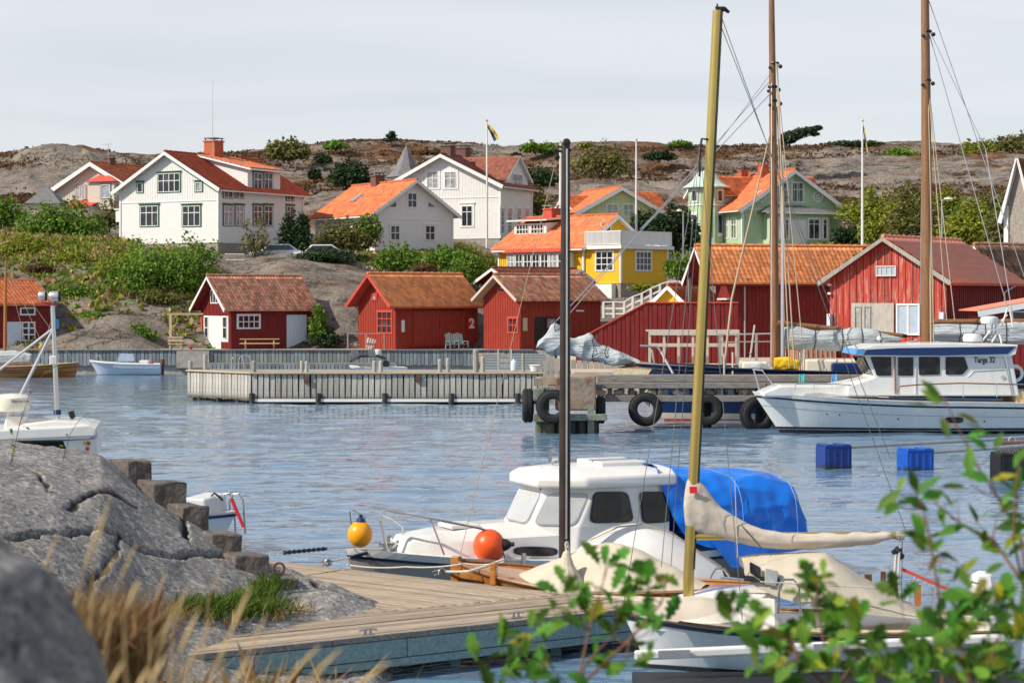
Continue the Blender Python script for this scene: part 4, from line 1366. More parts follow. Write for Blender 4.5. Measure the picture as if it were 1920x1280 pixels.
for x0, x1 in ((933, 940), (946, 954), (963, 971), (978, 986)):
    h.window('right', x0 + 5, 390, x1 + 5, 438, 1, 3, gm=M['curtain_glass'], casing=M['white_trim'], cw=0.14)
for px in (840, 868):
    h.chimney(ridge_y(h, px), 0.0, 1.05, 0.9, M['dark_brick'])
tp = h.local(at(762, 333, 191)); tz = h.local(at(768, 272, 191)).z
mb = MB(); mb.lathe([(1.5, 3.0), (1.5, tp.z + 0.1)], (tp.x, tp.y, 0), 10); mb.build('turret_wall', M['white_house'], h.root)
mb = MB(); mb.lathe([(2.0, tp.z), (1.25, tp.z + 0.75), (0.7, tp.z + 1.8), (0.02, tz)], (tp.x, tp.y, 0), 8); mb.build('turret_roof', M['slate'], h.root)

# -- beige house at the far left
h = House('beige_house', 'beige house with orange bay roof below the rocky crag', 'house', 190, -25, 246, 392, 106, 300, 350, 307, L=9)
h.walls(M['beige'], 0.0); h.clad(('front',), M['beige'], 0.3, bw=0.06)
h.roof(M['orange_tile'], 0.6, 0.6, 0.4, trim=M['white_trim'], barge=M['white_trim'], bw=0.45)
h.window('front', 142, 349, 161, 375, 1, 1, casing=M['slate'], gm=M['curtain_glass'])
fw = [h.pix('front', x, 350, off=1.1) for x in (166, 214)]
MB().bx(fw[0].x, fw[1].x, -1.1, 0, 0, h.pix('front', 190, 342, off=1.1).z).build('bay', M['beige'], h.root)
zz = h.pix('front', 190, 341, off=1.1).z; xm = (fw[0].x + fw[1].x) / 2
MB().add([(fw[0].x - .3, -1.4, zz), (fw[1].x + .3, -1.4, zz), (fw[1].x + .3, 0.1, zz), (fw[0].x - .3, 0.1, zz), (xm, -0.2, zz + 0.95)], [(0, 1, 4), (1, 2, 4), (3, 0, 4), (0, 3, 2, 1)]).build('bay_roof', M['red_trim'], h.root)
h.window('front', 190, 346, 207, 372, 1, 1, casing=M['slate'], gm=M['curtain_glass'], off=1.1)
zz = h.pix('front', 150, 386, off=1.4).z
mb = MB(); a, b_ = h.pix('front', 130, 385, off=1.2), h.pix('front', 182, 385, off=1.2)
mb.add([(a.x, -2.0, zz), (b_.x, -2.0, zz), (b_.x, 0, zz + 0.7), (a.x, 0, zz + 0.7), (a.x, -2.0, zz - .1), (b_.x, -2.0, zz - .1)], [(0, 1, 2, 3), (4, 5, 1, 0)]).build('porch_roof', M['red_trim'], h.root)
MB().bx(a.x + .2, b_.x - .2, -1.8, 0, zz - 2.0, zz - 0.1).build('porch', M['white_house'], h.root)
h.chimney(ridge_y(h, 205), 0, 0.8, 0.6, M['dark_brick'], crown=True)
MB().tube([(0.2, ridge_y(h, 200), h.hw + h.hr - .5), (0.2, ridge_y(h, 200), h.hw + h.hr + 2.1)], 0.03, 5).beam((-.5, ridge_y(h, 200), h.hw + h.hr + 2.0), (.6, ridge_y(h, 200), h.hw + h.hr + 2.0), .05, .05).build('aerial', M['galv'], h.root)

# -- grey pyramid roof showing above the hedge at far left
t = thing('garden_pavilion', 'small pavilion with pointed grey roof left of the beige house', 'pavilion', at(88, 395, 184))
MB().add([(-1.7, -1.7, .6), (1.7, -1.7, .6), (1.7, 1.7, .6), (-1.7, 1.7, .6), (0, 0, 2.3)], [(0, 1, 4), (1, 2, 4), (2, 3, 4), (3, 0, 4), (3, 2, 1, 0)]).build('roof', M['slate'], t)
MB().bx(-1.4, 1.4, -1.4, 1.4, -1.5, .6).build('wall', M['beige'], t)

# -- pale yellow house
h = House('pale_yellow_house', 'pale yellow house with orange roof behind the yellow house', 'house', 192, 20, 1084, 445, 1240, 1020, 396, 353, L=9)
h.walls(M['pale_yellow'], 0.0); h.clad(('front',), M['pale_yellow'], 0.3, bw=0.05)
h.roof(M['orange_tile'], 0.7, 0.6, 0.4, trim=M['white_trim'], barge=M['white_trim'], bw=0.42)
h.window('front', 1137, 383, 1158, 406, 2, 2, casing=M['white_trim'], gm=M['curtain_glass'])
h.window('front', 1168, 383, 1188, 406, 2, 2, casing=M['white_trim'], gm=M['curtain_glass'])
cross_gable(h, 'right', 2.0, 8.0, h.hw + 0.2, h.hw + h.hr - 0.1, M['pale_yellow'], M['orange_tile'], M['white_trim'], proj=1.4)
cross_gable(h, 'left', -7.0, -2.6, h.hw + 0.35, h.hw + h.hr - 0.6, M['pale_yellow'], M['orange_tile'], M['white_trim'], proj=-0.6)

# -- yellow house with white balcony
h = House('yellow_house', 'bright yellow house with white balcony and orange roof', 'house', 157, 45, 1094, 534, 1208, 936, 459, 406)
h.walls(M['yellow'], 0.0); h.clad(('left', 'front'), M['yellow'], 0.22, bw=0.05); h.corners(M['white_trim'])
h.roof(M['orange_tile'], 0.55, 0.5, 0.4, trim=M['white_trim'], barge=M['white_trim'], bw=0.3, gutter='left')
gp = h.pix('front', 1136, 430); 
h.window('front', 1128, 420, 1144, 447, 2, 2, casing=M['white_trim'], gm=M['glass'])
# glazed veranda on the eave side
off = 0.9
A, B = h.uv('left', h.pix('left', 950, 490, off=off))[0], h.uv('left', h.pix('left', 1062, 490, off=off))[0]
zt, zb = h.pix('left', 1000, 474, off=off).z, h.pix('left', 1000, 540, off=off).z
mb = MB(); h.fbox(mb, 'left', A, B, zb, zt, 0, off - 0.02); mb.build('veranda', M['white_trim'], h.root)
mb = MB(); P = [h.pt('left', A - .25, zt + 0.02, off + .3), h.pt('left', B + .25, zt + 0.02, off + .3), h.pt('left', B - .2, zt + 0.55, 0), h.pt('left', A + .2, zt + 0.55, 0)]
mb.extrude(P, (0, 0, 0.07)).build('veranda_roof', M['red_trim'], h.root)
nwin = 7
for k in range(nwin):
    a = lerp(A, B, (k + 0.08) / nwin); b_ = lerp(A, B, (k + 0.92) / nwin)
    h.window_uv('left', a, b_, zb + 0.95, zt - 0.12, 2, 3, off=off - 0.02, gm=M['glass'] if k not in (0, 5) else M['curtain_glass'])
# dormer with chimney
q0, q1 = 0.9, 3.4
yd0, yd1 = ridge_y(h, 1060) , ridge_y(h, 1000)
ya, yb = min(yd0, yd1), max(yd0, yd1)
xo = -(h.W / 2) * 0.62
zd = h.hw + h.m * (h.W / 2 - abs(xo)) + 0.02
zdt = zd + 1.0
MB().extrude([(xo, ya, zd - .1), (xo, ya, zdt), (-0.15, ya, h.hw + h.hr - .25), (-0.15, ya, h.hw)], (0, yb - ya, 0)).build('dormer_wall', M['white_trim'], h.root)
xs = np.linspace(0.0, xo - 0.5, 15); ys = np.linspace(ya - .45, yb + .45, 49)
z0d = h.hw + h.hr - 0.02; sld = (zdt - (h.hw + h.hr - .25)) / (abs(xo) - .15)
Zd = z0d + sld * np.abs(xs)[:, None] + 0.10 + 0.03 * np.abs(np.sin(np.linspace(0, math.pi * 12, 49)))[None] + 0.04 * (np.arange(15) % 2)[:, None]
o = np_mesh('dormer_roof', np.stack([np.repeat(xs[:, None], 49, 1), np.repeat(ys[None], 15, 0), Zd], -1).reshape(-1, 3), grid_faces(15, 49), M['red_tile'], h.root); tone(o, 15, 49)
MB().extrude([(0, ya - .45, z0d), (xo - .48, ya - .45, z0d + sld * (abs(xo) + .48)), (xo - .48, ya - .45, z0d + sld * (abs(xo) + .48) + .13), (0, ya - .45, z0d + .13)], (0, yb - ya + .9, 0)).build('dormer_eaves', M['white_trim'], h.root)
for k in range(2):
    a = lerp(ya, yb, 0.08 + 0.46 * k); b_ = lerp(ya, yb, 0.46 + 0.46 * k)
    h.window_uv('left', -b_, -a, zd + 0.15, zdt - 0.1, 4, 2, off=-(h.W / 2 - abs(xo)), gm=M['glass'])
h.chimney(ridge_y(h, 1034), 0, 0.95, 0.75, M['red_trim'], cap=M['galv'])
# extension with roof terrace
ec = h.local(at(1162, 531, 154.3))
x_a, y_a = -h.W / 2 + .12, ec.y
lx = abs(ray_line((at(1162, 531, 154.3).x, 154.3), h.ex, 1249)); ly = abs(y_a) - .01
zt = h.local(at(1162, 466, 154.3)).z
ext = MB().bx(x_a, x_a + lx, y_a, y_a + ly, ec.z, zt).build('extension_wall', M['yellow'], h.root)
MB().bx(x_a + .05, x_a + lx - .05, y_a + .05, y_a + ly - .05, ec.z - 1.2, ec.z).build('foundation', M['stone'], h.root)
MB().bx(x_a - .4, x_a + lx + .4, y_a - .4, y_a + ly, zt, zt + .28).build('terrace_edge', M['white_trim'], h.root)
mb = MB()
for (cx, cy) in ((x_a, y_a), (x_a + lx, y_a), (x_a, y_a + .01)):
    mb.box((cx, cy, (ec.z + zt) / 2), (.17, .17, zt - ec.z - .02))
mb.build('corner_board', M['white_trim'], h.root)
offL, offF = -h.W / 2 - x_a, -y_a
h.window('left', 1118, 472, 1150, 507, 3, 3, off=offL, casing=M['white_trim'], mull=0, gm=M['glass'])
h.window('front', 1192, 472, 1220, 507, 4, 3, off=offF, casing=M['white_trim'], gm=M['glass'])
zb0, zb1 = zt + .30, h.local(at(1162, 433, 154.3)).z
bal = MB()
for (p, q) in (((x_a - .25, y_a - .25), (x_a + lx + .2, y_a - .25)), ((x_a - .25, y_a - .25), (x_a - .25, y_a + ly - .3)), ((x_a + lx + .2, y_a - .25), (x_a + lx + .2, y_a + ly - .3))):
    bal.beam((*p, zb1), (*q, zb1), .09, .07); bal.beam((*p, zb0 + .06), (*q, zb0 + .06), .05, .06)
    n = int(math.dist(p, q) / .12)
    for k in range(n + 1):
        x, y = lerp(p[0], q[0], k / n), lerp(p[1], q[1], k / n)
        w = .09 if k % 14 else .13
        bal.box((x, y, (zb0 + zb1) / 2), (w, w * .5, zb1 - zb0 - .08))
bal.build('balcony_railing', M['white_trim'], h.root)
mb = MB()
for k in range(6):
    xx = lerp(x_a, x_a + lx, k / 5); mb.beam((xx, y_a - .3, zt + .02), (xx + .1, y_a - .3, zb0 + .1), .08, .08)
mb.build('balcony_bracket', M['white_trim'], h.root)
mb = MB(); a = h.pix('front', 1124, 533, off=offF); mb.bx(x_a - 0.5, x_a - 0.02, y_a + .5, y_a + 2.2, ec.z - 1.3, ec.z - .05); mb.build('entrance_porch', M['white_trim'], h.root)

# -- pale green house with tower
h = House('green_house', 'pale green house with round tower, rosettes and orange roof', 'house', 183, 22, 1392, 458, 1574, 1350, 386, 322, L=9.5)
h.walls(M['green_house'], 0.0); h.clad(('front', 'left'), M['green_house'], 0.28, bw=0.05); h.corners(M['white_trim'], 0.2)
h.roof(M['orange_tile'], 0.75, 0.8, 0.4, trim=M['white_trim'], barge=M['white_trim'], bw=0.4, gutter='left')
h.band('front', h.pix('front', 1480, 393).z, M['white_trim'], 0.1)
for x0, x1 in ((1458, 1477), (1485, 1506)):
    h.window('front', x0, 343, x1, 379, 2, 2, transom=0.65, casing=M['white_trim'])
for px, py in ((1427, 369), (1534, 369), (1481, 334)):
    p = h.pix('front', px, py, off=0.03); mb = MB(); R = 0.48 if py > 340 else 0.32
    mb.torus(p, R, 0.09, 'Y', 18, 6); mb.torus(p, R * .35, 0.08, 'Y', 12, 6)
    for k in range(8):
        a = math.pi * k / 4; e = Vector((math.cos(a), 0, math.sin(a)))
        mb.beam(p + e * R * .35, p + e * R * 1.3, .06, .05)
    mb.build('rosette', M['white_trim'], h.root)
off = 1.2
a, b_ = h.pix('front', 1443, 420, off=off), h.pix('front', 1556, 420, off=off)
zt, zb = h.pix('front', 1500, 399, off=off).z, -0.2
MB().bx(a.x, b_.x, -off + .02, 0, zb, zt).build('porch', M['green_house'], h.root)
MB().add([(a.x - .7, -off - .5, zt), (b_.x + .7, -off - .5, zt), (b_.x + .7, 0, zt), (a.x - .7, 0, zt), (a.x + .6, -.2, zt + .75), (b_.x - 2.6, -.2, zt + .75)], [(0, 1, 5, 4), (1, 2, 5), (3, 0, 4), (0, 3, 2, 1)]).build('porch_roof', M['slate'], h.root)
MB().bx(a.x - .6, b_.x + .6, -off - .52, -off - .45, zt - .12, zt + .02).build('porch_fascia', M['white_trim'], h.root)
h.panel('front', 1484, 412, 1512, 457, M['white_trim'], 'door', .05, off=off)
h.window('front', 1486, 420, 1509, 436, 2, 2, off=off + .02, casing=M['white_trim'])
for x0, x1 in ((1445, 1452), (1462, 1478), (1516, 1536), (1543, 1550)):
    h.window('front', x0, 411, x1, 448, 2 if x1 - x0 > 10 else 1, 2, off=off, transom=0.75, casing=M['white_trim'], cw=0.15)
for x0, x1 in ((1360, 1366), (1372, 1381)):
    h.window('left', x0, 410, x1, 447, 2, 2, transom=0.7, casing=M['white_trim'])
cross_gable(h, 'right', 3.0, 9.0, h.hw + 0.2, h.hw + h.hr - 0.1, M['green_house'], M['orange_tile'], M['white_trim'], proj=0.3)
cross_gable(h, 'left', -8.5, -4.0, h.hw + 1.3, h.hw + h.hr - 0.25, M['green_house'], M['orange_tile'], M['white_trim'], proj=1.2)
for px in (1410, 1444):
    h.chimney(h.L * (.75 if px == 1410 else .45), -1.2 if px == 1410 else -0.6, 0.75, 1.2, M['brick'])
tc_ = h.local(at(1324, 458, 187)); zt = h.local(at(1324, 352, 187)).z
mb = MB(); mb.lathe([(1.75, -.5), (1.75, zt)], (tc_.x, tc_.y, 0), 8); mb.build('tower_wall', M['green_house'], h.root)
MB().lathe([(2.25, zt - .05), (2.25, zt + .05), (1.75, zt + .3), (1.3, zt + .7), (1.05, zt + 1.15), (.8, zt + 1.45), (.05, zt + 1.65)], (tc_.x, tc_.y, 0), 12).build('tower_roof', M['mint_roof'], h.root)
MB().lathe([(1.82, zt - 1.75), (1.82, zt - 1.6)], (tc_.x, tc_.y, 0), 8).build('trim_board', M['white_trim'], h.root)
for k in range(8):
    a = math.radians(22.5 + 45 * k); ce = Vector((math.cos(a), math.sin(a), 0)); te = Vector((-ce.y, ce.x, 0))
    for (za, zb_) in ((zt - 1.45, zt - .2), (zt - 4.6, zt - 2.3)):
        c_ = Vector((tc_.x, tc_.y, 0)) + ce * 1.64
        P = [c_ + te * .36 + Vector((0, 0, za)), c_ - te * .36 + Vector((0, 0, za)), c_ - te * .36 + Vector((0, 0, zb_)), c_ + te * .36 + Vector((0, 0, zb_))]
        w_ = MB().extrude(P, ce * .05).build('tower_window', M['white_trim'], h.root)
        cc = sum((p for p in P), Vector()) / 4
        MB().extrude([cc + (p - cc) * .72 + ce * .04 for p in P], ce * .025).build('pane', M['glass'], w_)
MB().bx(tc_.x, -h.W / 2 + .2, tc_.y - 1.0, tc_.y + 2.0, -.5, zt - .4).build('tower_link_wall', M['green_house'], h.root)

# -- house with white gable frame at the right edge
h = House('gable_house', 'grey house with tall white gable frame at the right edge', 'house', 150, -42, 1936, 470, 1888, 2010, 384, 298)
h.walls(M['stone'], 0.0); h.roof(M['brown_tile'], 0.4, 0.5, 0.4, trim=M['white_trim'], barge=M['white_trim'], bw=0.35); h.corners(M['white_trim'], .35)

# ------------------------------------------------------------------ red boathouses on the quay
h = House('boathouse', 'red boathouse with white bargeboards, white gable door and picnic table outside', 'boathouse', 139, -58, 433, 656, 377, 586, 574, 521)
h.walls(M['red'], 0.0, below=0.3); h.clad(('front', 'right'), M['red'], 0.24); 
h.roof(M['old_tile'], 0.45, 0.7, 0.35, tile=0.24, amp=.034, trim=M['red'], barge=M['white_trim'], bw=0.24)
h.window('front', 396, 543, 410, 569, 3, 1, casing=None, fw=.07)
h.panel('front', 383, 592, 429, 640, M['white_trim'], 'door_surround', .05)
h.panel('front', 395, 592, 416, 654, M['white_trim'], 'door', .08, boards=5)
for x0, x1 in ((385, 391), (419, 426)):
    h.window('front', x0, 594, x1, 634, 1, 2, off=.05, fw=.03)
h.window('right', 446, 591, 486, 615, 4, 2, casing=M['white_trim'], cw=.1, gm=M['glass'])
h.panel('right', 537, 590, 574, 654, M['pale_blue'], 'door', .07, boards=8)
h.panel('front', 378, 594, 381, 654, M['red_trim'], 'corner_board', .08)

h = House('boathouse', 'bright red boathouse with orange roof and red numeral sign', 'boathouse', 138, -52, 742, 657, 672, 896, 566, 517)
h.walls(M['red_bright'], 0.0, below=0.3); h.clad(('front',), M['red_bright'], 0.3, bw=.03); h.clad(('right',), M['red_bright'], 0.24, th=.02)
h.roof(M['bright_tile'], 0.45, 0.8, 0.35, tile=0.26, trim=M['red_trim'], barge=M['red_trim'], bw=0.26, gutter='right')
h.window('front', 698, 552, 706, 562, 1, 1, fm=M['red_trim'], casing=M['red_trim'], gm=M['curtain_glass'])
h.window('front', 709, 584, 735, 624, 3, 3, fm=M['red_trim'], casing=M['red_trim'])
h.panel('right', 774, 582, 870, 648, M['red_bright'], 'sliding_door', .09, boards=14)
h.panel('right', 752, 600, 757, 622, M['white_trim'], 'wall_lamp', .12)
h.panel('right', 850, 566, 868, 572, M['white_trim'], 'vent', .1)
sg = h.pix('right', 884, 607, off=.05); sg_w = h.root.matrix_world
SIGN = (h, sg)

h = House('boathouse', 'orange red boathouse with weathered roof in front of the yellow house', 'boathouse', 136, -55, 975, 658, 907, 1126, 556, 519)
h.walls(M['red_bright'], 0.0, below=0.3); h.clad(('front',), M['red_bright'], 0.28, bw=.03); h.clad(('right',), M['red_bright'], 0.24)
h.roof(M['old_tile'], 0.5, 0.7, 0.35, tile=0.25, amp=.034, trim=M['tan_wood'], barge=M['beige'], bw=0.2)
h.window('front', 935, 539, 948, 549, 1, 1, fm=M['red_trim'])
h.window('front', 954, 596, 971, 623, 2, 2, fm=M['red_trim'], casing=M['red_trim'])
h.panel('right', 980, 596, 988, 620, M['tan_wood'], 'shutter', .06)
h.panel('right', 1002, 594, 1050, 645, M['black'], 'doorway', .04)  # flat black panel: the shade inside the opening, given as colour
h.window('right', 1024, 596, 1042, 616, 1, 1, fm=M['red'], gm=M['curtain_glass'], off=.05)
h.panel('right', 1080, 581, 1094, 584, M['white_trim'], 'name_board', .06)

h = House('boathouse', 'dark red boathouse with pale door at the left edge', 'boathouse', 138, -62, -25, 660, -82, 92, 570, 530)
h.walls(M['red'], 0.0, below=.3); h.clad(('right',), M['red'], .24)
h.roof(M['orange_tile'], .4, .6, .35, tile=.26, amp=.05, trim=M['red'], barge=M['white_trim'])
h.window('right', 37, 576, 66, 591, 1, 1, casing=None, fw=.1)
h.panel('right', 13, 603, 40, 659, M['pale_blue'], 'door', .07, boards=7)
h.window('right', 41, 603, 66, 639, 2, 3, fw=.08, gm=M['glass'], bar=.05)

h = House('shed', 'shed with brown roof squeezed between orange red boathouse and yellow house', 'shed', 146, -55, 962, 570, 903, 1105, 527, 506)
h.walls(M['red'], 0.0); h.roof(M['brown_tile'], .4, .5, .3, trim=M['red'], barge=M['white_trim'])
cross_gable(h, 'right', h.L * .72, h.L * .98, h.hw + .2, h.hw + h.hr - .05, M['white_house'], M['brown_tile'], M['white_trim'])

# -- orange-roofed warehouse
h = House('warehouse', 'long dark red warehouse with bright orange tiled roof', 'warehouse', 124, -75, 1380, 682, 1342, 1600, 517, 466, L=19)
h.walls(M['red'], 0.0, below=.3); h.clad(('right',), M['red'], .26, bw=.045, th=.025)
h.roof(M['bright_tile'], .55, 2.1, .4, tile=.30, row=.36, amp=.042, trim=M['red'], barge=M['white_trim'], bw=.28, gutter='right')
h.panel('front', 1356, 518, 1366, 529, M['white_trim'], 'wall_lamp', .12, off=.05)
h.panel('front', 1350, 559, 1368, 562, M['white_trim'], 'shelf', .2, off=.05)
mb = MB()
for x in (-h.W / 2 + .1, h.W / 2 - .1):
    mb.bx(x - .08, x + .08, -1.9, -1.74, 0, h.hw - .05)
mb.build('porch_post', M['beam_wood'], h.root)
mb = MB(); mb.tube([h.pt('right', .55, h.hw - .1, .5), h.pt('right', .55, h.hw - .5, .1), h.pt('right', .55, 0, .1)], .06, 6); mb.build('downpipe', M['galv'], h.root)

# -- weathered red shed: every board its own piece
h = House('weathered_shed', 'weathered red board shed with grey door and brown tile-sheet roof', 'shed', 106, -38, 1774, 690, 1557, 1902, 521, 449)
h.walls(M['red'], 0.0, below=.3)
h.roof(M['sheet_tile'], .5, .55, .35, tile=.5, row=.62, amp=.045, step=.08, trim=M['red_trim'], barge=M['grey_wood'], bw=.26, gutter='right')
nb = 33
for k in range(nb):
    u = lerp(-h.W / 2, h.W / 2, (k + .5) / nb); w = h.W / nb
    def top(u_): return h.hw + h.m * (h.W / 2 - abs(u_)) - .03
    o0 = .012 + (0.042 if k % 2 else 0.0)
    ua, ub = u - w * (.30 if k % 2 else .6), u + w * (.30 if k % 2 else .6)
    P = [h.pt('front', ua, 0, 0), h.pt('front', ub, 0, 0), h.pt('front', ub, top(ub), 0)] + ([h.pt('front', 0, top(0), 0)] if ua < 0 < ub else []) + [h.pt('front', ua, top(ua), 0)]
    MB().extrude(P, (0, -o0 - .01, 0)).build('board', M['red_worn'], h.root)
h.clad(('right',), M['red'], .26)
h.window('front', 1643, 498, 1681, 518, 4, 1, fm=M['beige'], gm=M['blue_glass'], off=.075, fw=.07, bar=.015)
d_ = h.panel('front', 1597, 568, 1677, 662, M['grey_wood'], 'door', .07, off=.07, boards=2)
for x0, x1 in ((1603, 1615), (1621, 1633)):
    h.window('front', x0, 574, x1, 626, 1, 1, fm=M['grey_wood'], gm=M['curtain_glass'], off=.13, fw=.04)
h.window('front', 1681, 569, 1725, 628, 2, 1, gm=M['blue_glass'], off=.075, fw=.09, bar=.05)
h.panel('front', 1555, 588, 1561, 672, M['pale_blue'], 'cabinet', .3, off=.06)
h.panel('front', 1764, 585, 1772, 600, M['pale_blue'], 'cabinet', .2, off=.06)
for py in (534, 550):
    h.panel('front', 1555, py - 2, 1560, py + 2, M['white_trim'], 'wall_lamp', .2, off=.06)
mb = MB(); mb.tube([h.pt('right', h.L - .2, h.hw - .15, .5), h.pt('right', h.L - 1.6, h.hw - .75, .1), h.pt('right', h.L - 1.6, .5, .1)], .06, 6); mb.build('downpipe', M['white_trim'], h.root)

h = House('storehouse', 'red storehouse with dark mossy tiled roof behind the weathered shed', 'shed', 122, -62, 1862, 660, 1815, 2040, 505, 464)
h.walls(M['red'], 0.0); h.clad(('right',), M['red'], .26); h.roof(M['dark_tile'], .45, .5, .4, tile=.28, amp=.055, trim=M['red'], barge=M['white_trim'], ridge_m=M['old_tile'])

t = thing('lean_to', 'low red lean-to with white sloping fascia at the right edge', 'shed', (gx(1850, 101), 101, 1.35))
w_ = gx(2050, 101) - gx(1850, 101); za, zb = gz(592, 101) - 1.35, gz(556, 101) - 1.35
MB().extrude([(0, 0, 0), (w_, 0, 0), (w_, 0, zb), (0, 0, za)], (0, 4, 0)).build('wall', M['red'], t)
mb = MB(); mb.beam((-.5, -.3, za + .10), (w_, -.3, zb + .17), .06, .3); mb.build('fascia', M['white_trim'], t)
MB().extrude([(-.5, -.33, za + .24), (w_, -.33, zb + .33), (w_, -.33, zb + .39), (-.5, -.33, za + .30)], (0, 4.4, 0)).build('roof', M['sheet_tile'], t)
mb = MB()
for k in range(14):
    mb.bx(k * .3 + .1, k * .3 + .16, -.03, 0, 0, lerp(za, zb, k * .3 / w_) - .05)
stuff(mb.build('cover_battens', M['red'], t))
mb = MB(); x0 = gx(1896, 101) - gx(1850, 101); zz = gz(605, 101) - 1.35
mb.bx(x0, x0 + .9, -.07, 0, zz, zz + .6); f_ = mb.build('window', M['white_trim'], t)
MB().bx(x0 + .08, x0 + .82, -.1, -.06, zz + .08, zz + .52).build('pane', M['glass'], f_)
MB().tube([(-.4, -.3, za), (-.1, -.15, za - .25), (-.05, -.08, .1)], .05, 6).build('downpipe', M['white_trim'], t)

h = House('yellow_hut', 'tiny yellow hut with white bargeboards above the red board wall', 'hut', 127, -35, 1288, 610, 1226, 1350, 569, 539)
h.walls(M['yellow'], 0.0); h.roof(M['orange_tile'], .35, .4, .3, trim=M['white_trim'], barge=M['white_trim'], bw=.3)

# -- red board wall with sloping top
D_ = 113
t = thing('board_wall', 'red board wall with a sloping top beside the warehouse', 'wall', (gx(1080, D_), D_, 1.35))
x_end = gx(1384, D_) - gx(1080, D_); z_hi = gz(567, D_) - 1.35; xk = gx(1212, D_) - gx(1080, D_); z_lo = gz(640, D_) - 1.35
ztop = lambda x: lerp(z_lo, z_hi, min(1, x / xk))
MB().extrude([(0, 0.03, 0), (x_end, 0.03, 0), (x_end, 0.03, z_hi - .03), (xk, 0.03, z_hi - .03), (0, 0.03, z_lo - .03)], (0, .1, 0)).build('backing', M['red'], t)
nb = 36
for k in range(nb):
    a, b_ = x_end * k / nb, x_end * (k + 1) / nb; g = .012
    oo = -.03 if k % 2 else 0.0
    MB().extrude([(a + g, oo, 0), (b_ - g, oo, 0), (b_ - g, oo, ztop(b_ - g) - .02), (a + g, oo, ztop(a + g) - .02)], (0, .028 - oo, 0)).build('board', M['red'], t)
mb = MB(); mb.beam((-.1, 0, z_lo), (xk, 0, z_hi + .0), .16, .07); mb.beam((xk, 0, z_hi + .001), (x_end, 0, z_hi + .001), .16, .07)
mb.build('cap_rail', M['red_trim'], t)

# -- white stair railing
D_ = 131
t = thing('stair_railing', 'white wooden stair railing climbing beside the yellow house', 'railing', at(1130, 595, D_))
o_ = at(1130, 595, D_); P = lambda px, py, d=D_: at(px, py, d) - o_
tops = [(1131, 566), (1150, 566), (1170, 566), (1186, 556), (1203, 550), (1220, 541), (1237, 533), (1252, 528), (1275, 527)]
mb = MB()
for a, b_ in zip(tops[:-1], tops[1:]):
    mb.beam(P(*a), P(*b_), .12, .08); mb.beam(P(a[0], a[1] + 12), P(b_[0], b_[1] + 12), .06, .12)
    mb.beam(P(a[0], a[1] + 22), P(b_[0], b_[1] + 22), .06, .1)
mb.build('rail', M['white_trim'], t)
for px, py in tops:
    MB().beam(P(px, py + 30), P(px, py), .14, .14).build('post', M['white_trim'], t)

# -- grey garden fence and retaining wall
t = thing('garden_fence', 'weathered grey board fence along the lane above the boathouses', 'fence', at(690, 515, 157))
o_ = at(690, 515, 157)
for k in range(4):
    a, b_ = at(684, 513 - k * 4.3, 157) - o_, at(757, 516 - k * 4.3, 155) - o_
    MB().beam(a, b_, .04, .155).build('board', M['grey_wood'], t)
for px in (684, 720, 757):
    f = (px - 684) / 73
    MB().beam(at(px, 522, lerp(157, 155, f) + .06) - o_, at(px, 496, lerp(157, 155, f) + .06) - o_, .1, .1).build('post', M['grey_wood'], t)
t = MB().loft([[at(px, py, D), at(px, py - hh, D), at(px, py - hh, D + .3), at(px, py, D + .3)] for px, py, D, hh in ((555, 486, 157, 5), (600, 490, 156.5, 8), (640, 495, 156, 10), (686, 506, 156, 11))], True, True).build('retaining_wall', M['concrete'])
tag(t, 'low grey retaining wall beside the lane above the rock dome', 'wall')

t = thing('terrace_rail', 'thin metal railing below the basement of the green-trimmed house', 'railing', at(442, 500, 154))
o_ = at(442, 500, 154); mb = MB()
for y in (476, 487):
    mb.tube([at(422, y, 154) - o_, at(458, y + .5, 153) - o_], .025, 5)
mb.build('rail', M['galv'], t)
for k in range(3):
    px = lerp(424, 457, k / 2); MB().tube([at(px, 506, 153.6) - o_, at(px, 476, 153.6) - o_], .03, 5).build('post', M['galv'], t)


def car(px, py, D, rz, paint, label):
    t = thing('parked_car', label, 'car', at(px, py, D), rz, 'cars parked on the lane')
    prof = [(-2.1, .3), (-2.1, .75), (-1.2, .88), (-.7, 1.38), (.9, 1.4), (1.6, .92), (2.1, .82), (2.1, .3)]
    MB().extrude([(x, -.82, z) for x, z in prof], (0, 1.64, 0)).build('body', paint, t, bevel=.06)
    for s_ in (-1, 1):
        MB().extrude([(-1.05, s_ * .825, .9), (-.66, s_ * .825, 1.3), (.85, s_ * .825, 1.32), (1.35, s_ * .825, .95)], (0, s_ * .02, 0)).build('side_window', M['glass'], t)
        for x in (-1.3, 1.3):
            MB().lathe([(.001, -.1), (.3, -.1), (.3, .1), (.001, .1)], (x, s_ * .76, .3), 14, 'Y').build('wheel', M['rubber'], t)
    MB().extrude([(1.62, -.7, .95), (1.62, .7, .95), (.95, .62, 1.34), (.95, -.62, 1.34)], (.02, 0, .02)).build('windscreen', M['glass'], t)
    return t


car(519, 491, 157.5, .25, M['pale_blue'], 'silver car parked left of the dark round bush')
car(600, 492, 157.5, .15, M['white'], 'white car parked right of the dark round bush')

